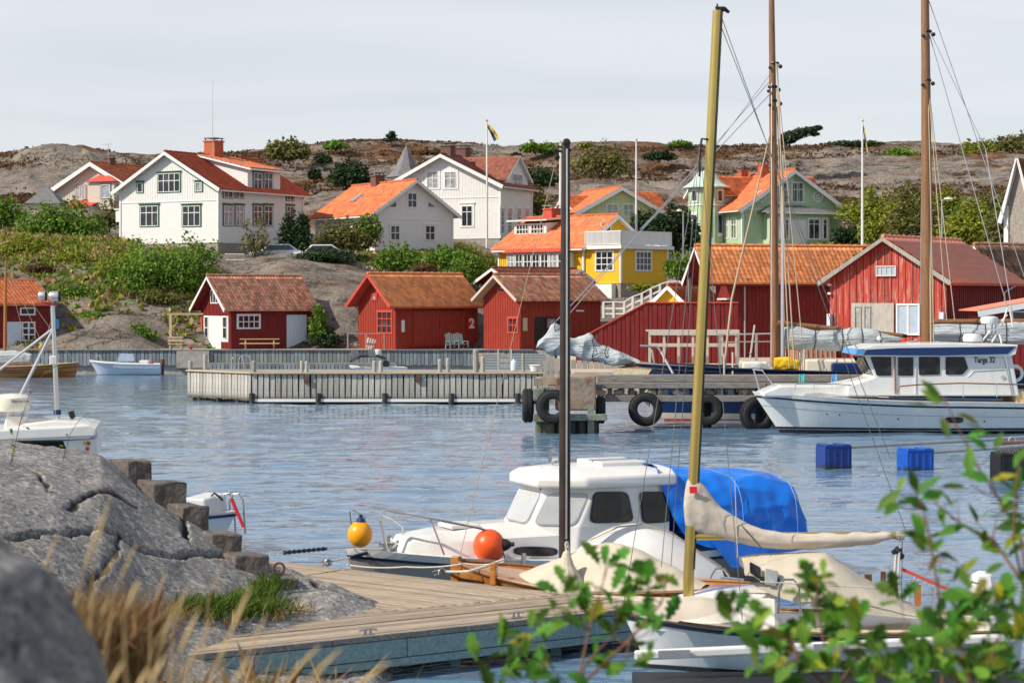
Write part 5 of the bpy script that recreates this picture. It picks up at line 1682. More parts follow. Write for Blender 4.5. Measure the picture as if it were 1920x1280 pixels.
# ------------------------------------------------------------------ poles, lamps
def flagpole(px, y_top, y_base, D, r, label, pennant=None):
    b = at(px, y_base, D); t = thing('flagpole', label, 'flagpole', b, 0, 'white flagpoles between the houses')
    H_ = gz(y_top, D) - b.z
    MB().tube([(0, 0, -.6), (0, 0, H_)], [r, r * .55], 8).build('pole', M['white_trim'], t)
    MB().ball((0, 0, H_ + .08), .1, 10, 6).build('finial', M['gold_mast'], t)
    if pennant:
        pts = []
        for k in range(7):
            f = k / 6
            pts.append([Vector((.06 + pennant[0] * f ** .8, .05 * math.sin(k * 1.7), H_ - .25 - pennant[1] * f ** 1.3)), Vector((.06 + pennant[0] * f ** .8 * .55, .06 * math.sin(k * 1.7 + 1), H_ - .35 - (.12 + pennant[1] * 1.05) * f ** .9 - .22 * (1 - f)))])
        MB().loft(pts, False).build('pennant', M['flag_blue'], t)
        MB().loft([[Vector(a) + Vector((0, -.02, 0)), Vector(a).lerp(b_, .5) + Vector((0, -.02, 0))] for a, b_ in pts], False).build('pennant_stripe', M['flag'], t)
    return t


flagpole(913, 228, 452, 172, .11, 'flagpole with dark blue and yellow pennant before the large white house', (1.0, 1.2))
flagpole(1051, 268, 412, 165, .15, 'thick flagpole half hidden behind the dark boat mast')
flagpole(1193, 264, 432, 168, .11, 'flagpole rising behind the white balcony')
flagpole(1617, 228, 452, 150, .11, 'flagpole with limp faded pennant right of the green house', (.35, 2.0))


def lamp(px, y_top, y_base, D, label, arm):
    b = at(px, y_base, D); t = thing('street_lamp', label, 'street lamp', b, 0, 'street lamps')
    H_ = gz(y_top, D) - b.z
    MB().tube([(0, 0, -.6), (0, 0, H_ - .15), (.06, 0, H_), (arm * .4, 0, H_ + .04)], [.07, .05, .045, .04], 7).build('pole', M['galv'], t)
    MB().loft([[Vector((x, y * w, H_ + .05 + z * hh)) for y, z in ((-1, 0), (-.8, 1), (.8, 1), (1, 0), (0, -.4))] for x, w, hh in ((arm * .2, .07, .08), (arm * .6, .14, .16), (arm, .1, .08))], True, True).build('lamp_head', M['white'], t)


lamp(1766, 375, 470, 140, 'street lamp on a tall pole beside the thick brown mast', .75)
lamp(1838, 459, 500, 140, 'short street lamp behind the brown shed roof', .8)
lamp(1281, 397, 500, 150, 'slim lamp post in the dark bushes right of the balcony', -.5)

# numeral sign on the bright boathouse
h, sg = SIGN
wp = h.Rm @ sg + h.org
t = thing('numeral_sign', 'round red sign with large white numeral 2 on the boathouse', 'sign', wp, h.rz + math.pi / 2)
MB().lathe([(.001, -.02), (.42, -.02), (.42, .02), (.001, .02)], (0, 0, 0), 24, 'Y').build('disc', M['red_paint'], t)


def text(body, parent, mat_, size, loc, rot=(math.pi / 2, 0, 0), ext=.004, name='lettering', sx=1.0, bold=0.0):
    c = bpy.data.curves.new(name, 'FONT'); c.body = body; c.size = size; c.extrude = ext; c.align_x = 'CENTER'; c.align_y = 'CENTER'; c.offset = bold
    o = bpy.data.objects.new(name, c); COL.objects.link(o); c.materials.append(mat_)
    me = bpy.data.meshes.new_from_object(o)
    bpy.data.objects.remove(o); o = bpy.data.objects.new(name, me); COL.objects.link(o)
    o.parent = parent; o.location = loc; o.rotation_euler = rot; o.scale = (sx, 1, 1)
    return o


text('2', t, M['white'], .95, (0, -.03, 0), ext=.01, name='numeral', bold=.035)
# ------------------------------------------------------------------ shrubs and trees on the slope
BUSH = [
    # px, foot, D, width, height, leaf, n, size, label
    (115, 455, 168, 170, 78, 'green', 5200, .16, 'broad dark green bush below the beige house'),
    (10, 420, 172, 70, 50, 'green', 1600, .16, 'green bush at the left edge level with the beige house'),
    (310, 556, 149, 235, 112, 'green', 9000, .14, 'large rounded green hedge below the white house with green trim'),
    (235, 545, 150.5, 110, 85, 'lime', 3000, .14, 'yellow green bush merging into the left end of the large hedge'),
    (60, 490, 160, 130, 50, 'lime', 2600, .15, 'yellow green shrub on the slope left of the hedge'),
    (130, 510, 155, 80, 45, 'lime', 1700, .13, 'small lime shrub beside the rust coloured bush'),
    (75, 515, 153, 50, 26, 'rusty', 900, .11, 'rust red shrub low on the left slope'),
    (205, 430, 170, 60, 50, 'olive', 1300, .13, 'olive bush against the left corner of the green-trimmed house'),
    (552, 472, 158, 66, 72, 'dark', 3600, .15, 'dark round bush at the right corner of the green-trimmed house'),
    (480, 480, 156, 60, 70, 'olive', 700, .13, 'thin young tree before the shaded side of the green-trimmed house'),
    (650, 470, 160, 130, 60, 'olive', 3200, .15, 'olive green shrubs left of the low white house'),
    (690, 450, 160, 48, 45, 'green', 1500, .14, 'green creeper bush on the left corner of the low white house'),
    (612, 492, 155.5, 130, 26, 'dark', 2600, .13, 'low dark hedge along the lane'),
    (745, 505, 155, 90, 48, 'green', 2500, .14, 'green bush below the left window of the low white house'),
    (835, 505, 154, 95, 45, 'green', 2600, .14, 'green bush below the right window of the low white house'),
    (880, 535, 150, 75, 60, 'green', 2600, .13, 'green bush right of the bright red boathouse roof'),
    (795, 520, 152, 55, 30, 'rusty', 900, .12, 'brownish bush between two green bushes'),
    (135, 575, 147, 100, 50, 'green', 3000, .12, 'bright green bush on the rocks right of the left boathouse'),
    (180, 610, 143, 90, 32, 'green', 2000, .1, 'low green scrub on the rock face above the grey quay'),
    (265, 640, 141, 60, 34, 'green', 1500, .1, 'green scrub low on the rocks behind the small white boat'),
    (225, 570, 147, 100, 28, 'olive', 1500, .12, 'olive scrub on the ledge above the grey quay'),
    (300, 570, 146, 80, 30, 'olive', 1300, .11, 'olive scrub under the large hedge'),
    (598, 640, 141, 34, 60, 'green', 1300, .11, 'green bush squeezed behind the right wall of the white-trimmed boathouse'),
    (610, 648, 141, 60, 34, 'dark', 1300, .11, 'dark scrub at the foot of the rock dome'),
    (1265, 470, 168, 90, 80, 'dark', 4200, .17, 'tall dark bushes between the balcony and the green house'),
    (1215, 440, 176, 80, 46, 'dark', 2200, .16, 'dark bush behind the white balcony'),
    (1275, 520, 146, 60, 40, 'green', 1600, .13, 'green bush right of the yellow house'),
    (1205, 545, 145, 50, 16, 'lime', 900, .11, 'small bright shrub under the yellow extension'),
    (1010, 350, 205, 70, 36, 'dark', 1500, .2, 'dark bush on the hillside right of the large white house'),
    (1005, 405, 195, 45, 50, 'olive', 1400, .17, 'ochre bush at the right corner of the large white house'),
    (1130, 330, 215, 110, 60, 'olive', 2400, .2, 'olive scrub in the gully of the granite hill'),
    (1590, 458, 178, 70, 34, 'dark', 1700, .15, 'dark hedge at the right corner of the green house'),
    (1650, 455, 172, 90, 52, 'lime', 2600, .16, 'yellow green bush right of the pennant flagpole'),
    (1720, 460, 170, 120, 85, 'olive', 4200, .17, 'big olive green thicket left of the thick brown mast'),
    (1830, 470, 168, 150, 90, 'lime', 5200, .17, 'large yellow green thicket behind the brown shed roof'),
    (1640, 420, 184, 120, 60, 'lime', 3200, .18, 'yellow green scrub climbing the slope right of the green house'),
    (1710, 400, 190, 100, 55, 'olive', 2600, .18, 'olive scrub high on the slope left of the thick brown mast'),
    (1860, 410, 184, 120, 55, 'olive', 3000, .18, 'olive scrub on the slope left of the white gable frame'),
    (1800, 440, 176, 110, 45, 'green', 2600, .16, 'green scrub right of the tall street lamp'),
    (1420, 345, 222, 90, 22, 'rusty', 1300, .2, 'rust brown heath above the green house roof'),
    (830, 290, 244, 120, 12, 'rusty', 1200, .22, 'rust brown heath band behind the twin chimneys'),
    (1780, 405, 186, 60, 50, 'lime', 1500, .17, 'lime bush on the slope beside the tall street lamp'),
    (1900, 470, 160, 100, 100, 'olive', 3600, .16, 'olive bush under the white gable frame'),
    (1690, 303, 248, 85, 28, 'green', 1700, .25, 'dark green bush high on the granite hill left of the brown mast'),
    (1835, 315, 246, 90, 50, 'lime', 2400, .25, 'yellow green bush on the hilltop right of the brown mast'),
    (1900, 300, 248, 90, 50, 'olive', 2600, .25, 'brownish tree crown on the hilltop at the right edge'),
    (540, 300, 236, 90, 40, 'olive', 2200, .24, 'grey green bush on the skyline right of the brick chimney'),
    (628, 280, 252, 50, 16, 'green', 800, .24, 'low green bush on the skyline behind the low white house'),
    (605, 305, 234, 34, 18, 'dark', 700, .22, 'small dark bush beside a boulder on the hill'),
    (590, 335, 222, 24, 20, 'dark', 600, .2, 'little round dark bush on the bare hillside'),
    (660, 350, 214, 80, 46, 'dark', 2400, .2, 'dark juniper on the hillside left of the grey turret'),
    (1010, 287, 250, 70, 22, 'green', 1100, .24, 'green bush on the skyline left of the dark boat mast'),
    (1275, 277, 258, 45, 14, 'green', 700, .24, 'low green bush on the skyline left of the golden mast'),
    (1100, 277, 256, 30, 10, 'lime', 400, .22, 'tiny green bush on the skyline right of the dark boat mast'),
    (1600, 275, 258, 120, 12, 'dark', 900, .24, 'line of dark scrub on the skyline behind the pennant flagpole'),
    (1235, 300, 240, 60, 18, 'dark', 900, .22, 'dark scrub on the hillside behind the balcony flagpole'),
    (1780, 340, 232, 130, 16, 'rusty', 1100, .22, 'rust brown scrub strip on the granite right of the brown mast'),
]
for (px, py, D, w, hh, lf, n, sz, lab) in BUSH:
    zg = float(hill_z(px, D))
    yg = Y0 + (EYE - zg) / D * F
    lift = 0
    shrub(px, py, D, w, hh, lf, lab, n, sz, group='bushes on the slope')
pine(733, 270, 258, [(733, 254, 9, 5), (727, 262, 8, 3), (740, 261, 7, 3), (735, 249, 5, 3)], 'tiny lone pine on the skyline above the low white house', 420, .2)
pine(1480, 272, 232, [(1480, 258, 16, 10), (1500, 250, 17, 8), (1520, 243, 14, 5), (1532, 240, 8, 4), (1470, 265, 10, 6), (1528, 252, 8, 3)], 'windswept pine leaning right on the skyline behind the thin brown mast', 2600, .2)
pine(640, 345, 220, [(640, 318, 12, 12), (650, 325, 14, 10), (632, 332, 12, 9)], 'dark spruce on the hillside above the low white house', 1400, .2)
pine(965, 300, 215, [(968, 292, 8, 6)], 'small dark juniper left of the villa roof', 300, .2)
# ------------------------------------------------------------------ quays and jetties
class Fr:
    """Local frame of a thing: +x along it, +y away from the eye, z up."""
    def __init__(s, loc, rz):
        s.loc = Vector(loc); s.R = Matrix.Rotation(rz, 4, 'Z'); s.Ri = s.R.inverted(); s.rz = rz

    def pix(s, px, py, y=0.0):
        d = s.Ri @ Vector(((px - 960) / F, 1, -(py - Y0) / F)); o = s.Ri @ (Vector((0, 0, EYE)) - s.loc)
        return o + d * ((y - o.y) / d.y)

    def loc_of(s, p):
        return s.Ri @ (Vector(p) - s.loc)


q = MB().bx(gx(-900, 136), gx(1040, 136), 135.6, 146, -1.5, 1.48).build('quay', M['concrete'])
tag(q, 'low grey boarded quay in front of the red boathouses', 'quay', kind='structure')
M['dock_boards'] = mat('quay_boards', (0.20, 0.235, 0.25), 0.85, var=0.3, vs=4, stretch=(5, 5, .5), island=.3)
mb = MB(); rr = random.Random(3)
px = -60
while px < 1000:
    w = 7.2; x0, x1 = gx(px, 135.4), gx(px + w - 1.0, 135.4)
    if not (332 < px < 388):
        mb.bx(x0, x1, 135.42 - .03 * rr.random(), 135.58, .42 + .1 * rr.random(), 1.50)
    px += w
stuff(mb.build('quay_boards', M['dock_boards'], q))
MB().bx(gx(-60, 135), gx(1000, 135), 135.3, 135.75, 1.49, 1.56).build('edge_plank', M['beam_wood'], q)
MB().bx(gx(330, 135), gx(391, 135), 135.25, 135.59, .3, 1.47).build('concrete_face', M['concrete'], q)
MB().bx(gx(390, 134), gx(740, 134), 134.1, 135.3, .55, .66).build('landing_plank', M['beam_wood'], q)
mb = MB()
for k in range(48):
    x = lerp(gx(392, 134), gx(738, 134), k / 47.)
    mb.bx(x, x + .22, 134.0, 134.06, .02, .62)
stuff(mb.build('landing_boards', M['dock_boards'], q))

q2 = MB().bx(gx(1075, 100), gx(2500, 100), 99.5, 136, -1.5, 1.34).build('stone_quay', M['sand'])
tag(q2, 'pale sandy quay in front of the board wall and warehouse', 'quay', kind='structure')


def box_thing(name, label, cat, loc, rz=0, group=None):
    return thing(name, label, cat, loc, rz, group)


# -- plank fronted jetty across the middle
JD = 95.0
jx0, jx1 = gx(470, JD), gx(1018, JD)
t = thing('plank_jetty', 'grey jetty faced with upright planks in the middle of the harbour', 'jetty', (jx0, JD, 0))
jl = jx1 - jx0
ang = math.radians(45); ll = 5.1
cL, sL = math.cos(ang), math.sin(ang)
MB().extrude([(0, .1, 1.36), (jl, .1, 1.36), (jl, 4, 1.36), (-ll * cL, ll * sL + 1.0, 1.36), (-ll * cL + .05, ll * sL, 1.36)], (0, 0, .12)).build('deck', M['grey_wood'], t)
MB().extrude([(0.1, .25, -1), (jl, .25, -1), (jl, 3.8, -1), (-ll * cL + .2, ll * sL + .8, -1), (-ll * cL + .2, ll * sL + .2, -1)], (0, 0, 2.3)).build('shade_backing', M['dark_wood'], t)  # solid dark body; its colour stands for the shade in the plank gaps
meshes = []
for k in range(4):
    r2 = random.Random(k)
    mb = MB(); mb.bx(-.112, .112, 0, .045, .13 + .05 * r2.random(), 1.40); m_ = mb.build('plank', M['jetty_wood'], t, bevel=0.0); meshes.append(m_.data); bpy.data.objects.remove(m_)


def plank(x, y, rz, k, sc=1.0):
    o = bpy.data.objects.new('plank', meshes[k % 4]); COL.objects.link(o); o.parent = t
    o.location = (x, y, rr.uniform(-.03, .02)); o.rotation_euler = (rr.uniform(-.01, .01), rr.uniform(-.012, .012), rz); o.scale = (sc, 1, 1)


n = 50
for k in range(n):
    plank(lerp(.2, jl - .12, k / (n - 1)), rr.uniform(-.03, 0.03), 0, rr.randrange(4), 1.0)
for k in range(20):
    f = (k + .5) / 20
    plank(-ll * cL * f, ll * sL * f, -ang, rr.randrange(4), .98)
mb = MB(); mb.beam((-.05, -.02, 1.46), (jl + .1, -.02, 1.46), .2, .06); mb.beam((0.05, -.02, 1.462), (-ll * cL, ll * sL, 1.462), .2, .06)
mb.build('cap_rail', M['tan_wood'], t)
mb = MB(); mb.beam((.2, -.06, .16), (jl * .94, -.06, .16), .05, .14); mb.build('waterline_board', M['white'], t)
mb = MB()
for k in range(5):
    x = jl * (k + .02) / 4.4; mb.lathe([(.13, -1.2), (.13, .5)], (x, -.08, 0), 8)
for f in (.2, .5, .8): mb.lathe([(.12, -1.2), (.12, .2)], (-ll * cL * f, ll * sL * f + .05, 0), 8)
mb.build('pile', M['dark_wood'], t)
for px, ytop, w in ((476, 676, 9), (566, 676, 7), (575, 677, 7), (702, 676, 8), (714, 676, 8), (825, 673, 8), (840, 671, 8), (892, 655, 11), (905, 668, 9), (981, 663, 6)):
    x = gx(px, JD + .6) - jx0; z = gz(ytop, JD + .6)
    r = w / 2 * JD / F
    MB().lathe([(r, -.6), (r, z - .06), (r * .7, z)], (x, .6, 0), 9).build('mooring_post', M['grey_wood'], t)
for px, ytop in ((357, 676), (385, 664)):
    x = gx(px, 99.4) - jx0; z = gz(ytop, 99.4)
    MB().lathe([(.11, .5), (.11, z - .05), (.08, z)], (x, 4.4, 0), 8).build('mooring_post', M['grey_wood'], t)
for px, py in ((575, 712), (784, 710)):
    MB().box((gx(px, JD) - jx0, -.05, gz(py, JD)), (.26, .12, .26)).build('bracket', M['rust'], t)
for px in (437, 450):
    x = gx(px, JD + 3) - jx0; z0 = 1.4
    mb = MB(); pts = [(x, 2.6, z0)] + [(x + .28 - .28 * math.cos(a), 2.6 + .15 * math.sin(a), z0 + .62 + .22 * math.sin(a)) for a in np.linspace(0, math.pi, 7)] + [(x + .62, 2.6, z0)]
    mb.tube(pts, .025, 6); mb.build('ladder_hoop', M['steel'], t)

# slatted return at the right end
t2 = thing('plank_screen', 'upright grey plank screen behind the tyre-clad pier head', 'fence', (gx(1008, 104), 104, 0))
m2 = MB().bx(-.13, .13, 0, .05, .2, 1.0).build('plank', M['grey_wood'], t2); me2 = m2.data; bpy.data.objects.remove(m2)
for k in range(18):
    px = 1012 + k * 10.6
    o = bpy.data.objects.new('plank', me2); COL.objects.link(o); o.parent = t2
    zt = gz(lerp(668, 686, k / 17) + (6 if k < 2 else 0), 104)
    o.location = (gx(px, 104) - gx(1008, 104), rr.uniform(-.02, .02), 0); o.scale = (1, 1, zt)
mb = MB(); mb.beam((0, .12, 1.2), (5.2, .12, 1.0), .1, .12); mb.build('rail', M['beam_wood'], t2)

# grey steps and ladder between jetty and boathouse
t = thing('quay_steps', 'broad blue grey plank steps below the orange red boathouse', 'steps', (gx(955, 120), 120, 0))
for k in range(6):
    MB().bx(-1.7, 2.2, k * 1.9 - 6, k * 1.9 - 4.2, .95 + k * .10, 1.05 + k * .10).build('tread', M['dock_boards'], t)
mb = MB(); mb.bx(-1.7, 2.2, -5, 5, -.8, .94); mb.build('base', M['dark_wood'], t)
t = thing('wooden_ladder', 'grey wooden ladder leaning on the quay beside the fat mooring post', 'ladder', (gx(946, 100), 100, 0))
for s_ in (-1, 1):
    MB().beam((s_ * .33, 0, .9), (s_ * .33, .4, 2.45), .07, .09).build('stile', M['grey_wood'], t)
for k in range(5):
    f = (k + .6) / 5.4; MB().beam((-.33, .4 * f, .9 + 1.5 * f), (.33, .4 * f, .9 + 1.5 * f), .06, .09).build('rung', M['grey_wood'], t)
t = thing('plastic_can', 'pale blue plastic can on the jetty by the ladder', 'canister', (gx(964, 96.5), 96.5, 1.5))
MB().lathe([(.001, 0), (.17, .02), (.18, .4), (.13, .5), (.06, .55), (.06, .6), (.001, .6)], (0, 0, 0), 12).build('body', M['pale_blue'], t, smooth=True)
MB().torus((0, 0, .58), .07, .02, 'X', 12, 6).build('handle', M['blue_paint'], t)
t = thing('tub', 'pale plastic tub standing at the right end of the jetty', 'tub', (gx(1003, 96.3), 96.3, 1.5))
MB().lathe([(.001, 0), (.20, 0), (.27, .30), (.25, .30), (.19, .03), (.001, .03)], (0, 0, 0), 14).build('body', M['white'], t)
MB().torus((0, 0, .29), .27, .02, 'Z', 16, 6).build('rim', M['white'], t)

# -- furniture on the left quay
def picnic(loc, rz, L, label, m):
    t = thing('picnic_table', label, 'table', loc, rz)
    for k in range(5):
        MB().bx(-L / 2, L / 2, -.36 + k * .15, -.23 + k * .15, .72, .76).build('table_board', m, t)
    for s_ in (-1, 1):
        for k in range(2):
            MB().bx(-L / 2, L / 2, s_ * .72 - .14 + k * .15, s_ * .72 - .01 + k * .15, .42, .46).build('seat_board', m, t)
        x = s_ * L * .36
        mb = MB(); mb.beam((x, -.7, 0), (x, -.2, .72), .06, .1); mb.beam((x, .7, 0), (x, .2, .72), .06, .1); mb.beam((x, -.85, .38), (x, .85, .38), .06, .1)
        mb.build('trestle', m, t)
    return t


picnic((gx(487, 137), 137.0, 1.49), .08, 2.7, 'pale wooden picnic table in front of the white-trimmed boathouse', M['tan_wood'])
t = thing('pergola', 'bare timber frame left of the white-trimmed boathouse', 'pergola', (gx(320, 137), 137, 1.45))
w = gx(379, 137) - gx(320, 137)
MB().bx(-.08, .08, -.08, .08, -1.4, 2.45).build('post', M['tan_wood'], t)
MB().beam((-.25, 0, 2.5), (w, .4, 2.5), .12, .14).build('beam', M['tan_wood'], t)
MB().beam((0, 0, 2.0), (.4, .1, 2.45), .07, .09).build('brace', M['tan_wood'], t)
t = thing('wooden_bench', 'small wooden bench with shelf under the timber frame', 'bench', (gx(330, 136), 136, 1.47))
for x in (-.38, .38):
    MB().bx(x - .05, x + .05, -.25, .25, -1.0 if x > 0 else 0, .9).build('leg', M['tan_wood'], t)
for z in (.42, .86):
    MB().bx(-.5, .5, -.3, .3, z, z + .06).build('seat', M['tan_wood'], t)
MB().bx(-.5, .5, -.33, -.29, .62, .76).build('apron', M['tan_wood'], t)
tag(MB().ball((0, 0, 0), .14, 12, 8).build('buoy', M['red_paint'], None, True, loc=at(358, 651, 136)), 'small red buoy on the rocks beside the wooden bench', 'buoy')
for i, px in enumerate((848, 864)):
    t = thing('garden_chair', ('left' if i == 0 else 'right') + ' one of two grey slatted garden chairs under the numeral sign', 'chair', at(px, 655, 136.4), .5, 'grey garden chairs')
    for k in range(5):
        MB().beam((-.24 + k * .12, .15, .3), (-.28 + k * .14, .5, 1.15 - .05 * abs(k - 2)), .1, .025).build('back_slat', M['dock_boards'], t)
    for k in range(4):
        MB().bx(-.3, .3, -.42 + k * .15, -.3 + k * .15, .36 - k * .02, .385 - k * .02).build('seat_slat', M['dock_boards'], t)
    for s_ in (-1, 1):
        MB().bx(s_ * .36 - .06, s_ * .36 + .06, -.5, .3, .55, .58).build('armrest', M['dock_boards'], t)
        MB().beam((s_ * .34, -.42, 0), (s_ * .34, -.42, .55), .05, .09).build('leg', M['dock_boards'], t)
        MB().beam((s_ * .34, .35, 0), (s_ * .34, .2, .55), .05, .09).build('leg', M['dock_boards'], t)
t = thing('quay_rail', 'thin timber rail around the corner of the bright red boathouse', 'railing', at(652, 654, 136))
w = gx(720, 136) - gx(652, 136)
for k in range(3):
    MB().bx(w * k / 2 - .04, w * k / 2 + .04, -.04, .04, 0, 1.05).build('post', M['grey_wood'], t)
MB().beam((0, 0, 1.05), (w, 0, 1.05), .09, .05).build('rail', M['grey_wood'], t)
t = thing('plank_stack', 'grey boards leaning on the rail by the bright red boathouse', 'planks', at(686, 656, 136.3))
for k in range(4):
    MB().beam((k * .16, -.1, 0), (k * .16 + .15, .25, .85 - .05 * k), .12, .03).build('plank', M['grey_wood'], t)
t = thing('timber_stack', 'pale timber baulks stacked at the quay edge left of the ladder', 'timber', (gx(917, 128), 128, .95))
for k in range(6):
    MB().bx(-.95 + .1 * rr.random(), .95, -.2 + .25 * (k % 2), .02 + .25 * (k % 2), (k // 2) * .19, (k // 2) * .19 + .17).build('baulk', M['tan_wood'], t)

# -- pale picnic table, rails and gear on the right quay
D_ = 103
t = thing('quay_table', 'long pale weathered table with benches before the red board wall', 'table', (gx(1212, D_), D_, 1.33))
w = gx(1385, D_) - gx(1212, D_)
for k in range(3):
    MB().bx(0, w, -.3 + .22 * k, -.1 + .22 * k, gz(621, D_) - 1.33, gz(619, D_) - 1.30).build('table_board', M['beige'], t)
MB().bx(.1, w, -.36, -.32, gz(628, D_) - 1.33, gz(620, D_) - 1.33).build('apron', M['beige'], t)
for k in range(2):
    MB().bx(.1, w - .1, -1.0 + .2 * k, -.82 + .2 * k, gz(645, D_) - 1.33, gz(643, D_) - 1.33).build('seat_board', M['beige'], t)
MB().bx(.1, w - .1, -1.03, -.99, gz(649, D_) - 1.33, gz(643, D_) - 1.33).build('seat_apron', M['beige'], t)
for k in range(7):
    x = lerp(.15, w - .15, k / 6); MB().bx(x - .06, x + .06, -.3, -.2, 0, gz(622, D_) - 1.33).build('leg', M['beige'], t)
t = thing('quay_rail', 'grey rail on posts in front of the orange-roofed warehouse', 'railing', (gx(1350, 101), 101, 1.33))
w = gx(1452, 101) - gx(1350, 101)
MB().beam((0, 0, gz(627, 101) - 1.33), (w, 0, gz(625, 101) - 1.33), .1, .07).build('rail', M['grey_wood'], t)
MB().beam((0, 0, gz(641, 101) - 1.33), (w, 0, gz(640, 101) - 1.33), .1, .06).build('rail', M['grey_wood'], t)
for k in range(4):
    MB().bx(w * k / 3 - .06, w * k / 3 + .06, -.06, .06, 0, gz(626, 101) - 1.33).build('post', M['grey_wood'], t)
t = thing('covered_gear', 'grey netting-covered heap against the warehouse wall', 'gear', (gx(1525, 110), 110, 1.33))
MB().loft([[Vector((x, y * .9, z)) for y, z in ((-1, 0), (-.9, h_ * .7), (-.5, h_), (.5, h_), (.9, h_ * .7), (1, 0))] for x, h_ in ((-1.2, 1.4), (-.7, 2.0), (.3, 2.1), (1.1, 2.05))], False, True).build('cover', M['old_tile'], t)
mb = MB()
for k in range(9):
    mb.tube([(-1 + .26 * k, -.95, .1), (-1 + .26 * k, -.85, 1.3), (-.95 + .26 * k, -.46, 2.05)], .025, 5)
mb.build('lashing', M['grey_wood'], t)
t = thing('leaning_plank', 'pale plank leaning upright beside the warehouse rail', 'plank', at(1404, 685, 97))
MB().beam((0, 0, -.1), (.28, 0, gz(609, 97) - gz(685, 97)), .2, .06).build('board', M['beige'], t)
MB().beam((.02, -.04, .6), (.12, -.04, .62), .22, .03).build('cleat', M['grey_wood'], t)

# -- tyre-clad pier
PD = 77.0
px0 = gx(1100, PD)
t = thing('timber_pier', 'heavy grey timber pier with rubble fill and hanging tyres', 'pier', (px0, PD, 0))
pl = gx(1640, PD) - px0
for i, (xa, xb, ya, yb, yy) in enumerate(((.4, pl, 703, 716, -.15), (-.1, pl * .62, 717, 728, -.32), (pl * .62 + .02, pl, 717, 728, -.30), (.7, pl * .64, 741, 753, -.30))):
    MB().bx(xa, xb, yy, yy + .3, gz(yb, PD + yy), gz(ya, PD + yy)).build('beam', M['beam_wood'], t, bevel=.02)
for k in range(5):
    MB().bx(.3, pl, .3 + k * .36, .62 + k * .36, 1.93 + .012 * (k % 2), 2.0 + .012 * (k % 2)).build('deck_plank', M['plank_wood'], t)
for k in range(26):
    x = lerp(.4, pl * .98, k / 25); w = rr.uniform(.16, .26)
    MB().bx(x, x + w, -.1, .9, gz(742, PD), gz(728, PD)).build('joist', M['beam_wood'], t)
for k in range(16):
    x = .5 + k * .62 + rr.uniform(-.1, .1); s_ = rr.uniform(.13, .25)
    mb = MB(); mb.box((x, .05 + rr.uniform(-.12, .1), gz(736, PD) + rr.uniform(-.03, .05)), (s_ * 2, s_ * 1.4, s_ * 1.1), Matrix.Rotation(rr.uniform(-.6, .6), 3, 'Y') @ Matrix.Rotation(rr.uniform(-.8, .8), 3, 'Z'))
    mb.build('rubble_stone', M['tan_wood'] if k % 3 == 0 else M['concrete'], t, bevel=.04)
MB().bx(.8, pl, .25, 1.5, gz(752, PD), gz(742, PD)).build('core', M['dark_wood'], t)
for px in (1326, 1424, 1530, 1620):
    MB().lathe([(.17, -1.5), (.17, 1.2)], (gx(px, PD + 1.3) - px0, 1.3, 0), 9).build('pile', M['dark_wood'], t)

HD = 73.6
ph = thing('pier_head', 'stained concrete pier head in a timber frame on dark piles', 'pier', (gx(1075, HD), HD, 0))
P = lambda px, py, d=HD: (gx(px, d) - gx(1075, HD), d - HD, gz(py, d))
a, b_ = P(1042, 770), P(1118, 706)
MB().bx(a[0], b_[0], 0.15, 2.9, a[2], b_[2]).build('block', M['rusty_concrete'], ph, bevel=.06)
for (xa, ya, xb, yb, yy) in ((1003, 776, 1138, 788, -.15), (1000, 728, 1020, 750, -.1), (1000, 776, 1022, 790, -.22)):
    p, q_ = P(xa, yb), P(xb, ya)
    MB().bx(p[0], q_[0], yy, yy + .3, p[2], q_[2]).build('timber', M['pier_green'], ph, bevel=.02)
MB().bx(P(1010, 0)[0], P(1030, 0)[0], .1, .4, P(0, 815)[2] - .4, P(0, 728)[2]).build('timber', M['algae_wood'], ph)
MB().bx(P(1102, 0)[0], P(1114, 0)[0], -.02, .14, P(0, 815)[2] - .4, P(0, 758)[2]).build('timber', M['pier_green'], ph)
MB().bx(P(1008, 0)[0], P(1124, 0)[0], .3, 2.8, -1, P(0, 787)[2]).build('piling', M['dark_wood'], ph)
for k in range(6):
    x = P(1012 + 20 * k, 0)[0]; MB().lathe([(.17, -1.2), (.17, P(0, 786)[2])], (x, .22, 0), 9).build('pile', M['algae_wood'] if k < 2 else M['dark_wood'], ph)
p = P(1030, 706); q_ = P(1085, 696)
mb = MB(); 
for k in range(9):
    mb.box((lerp(p[0] - .4, q_[0] + .3, k / 8), .7 + .2 * math.sin(k * 2.1), 1.9 + .05 * math.sin(k)), (.35, .5, .28), Matrix.Rotation(k * .7, 3, 'Z'))
mb.build('broken_concrete', M['rusty_concrete'], ph)


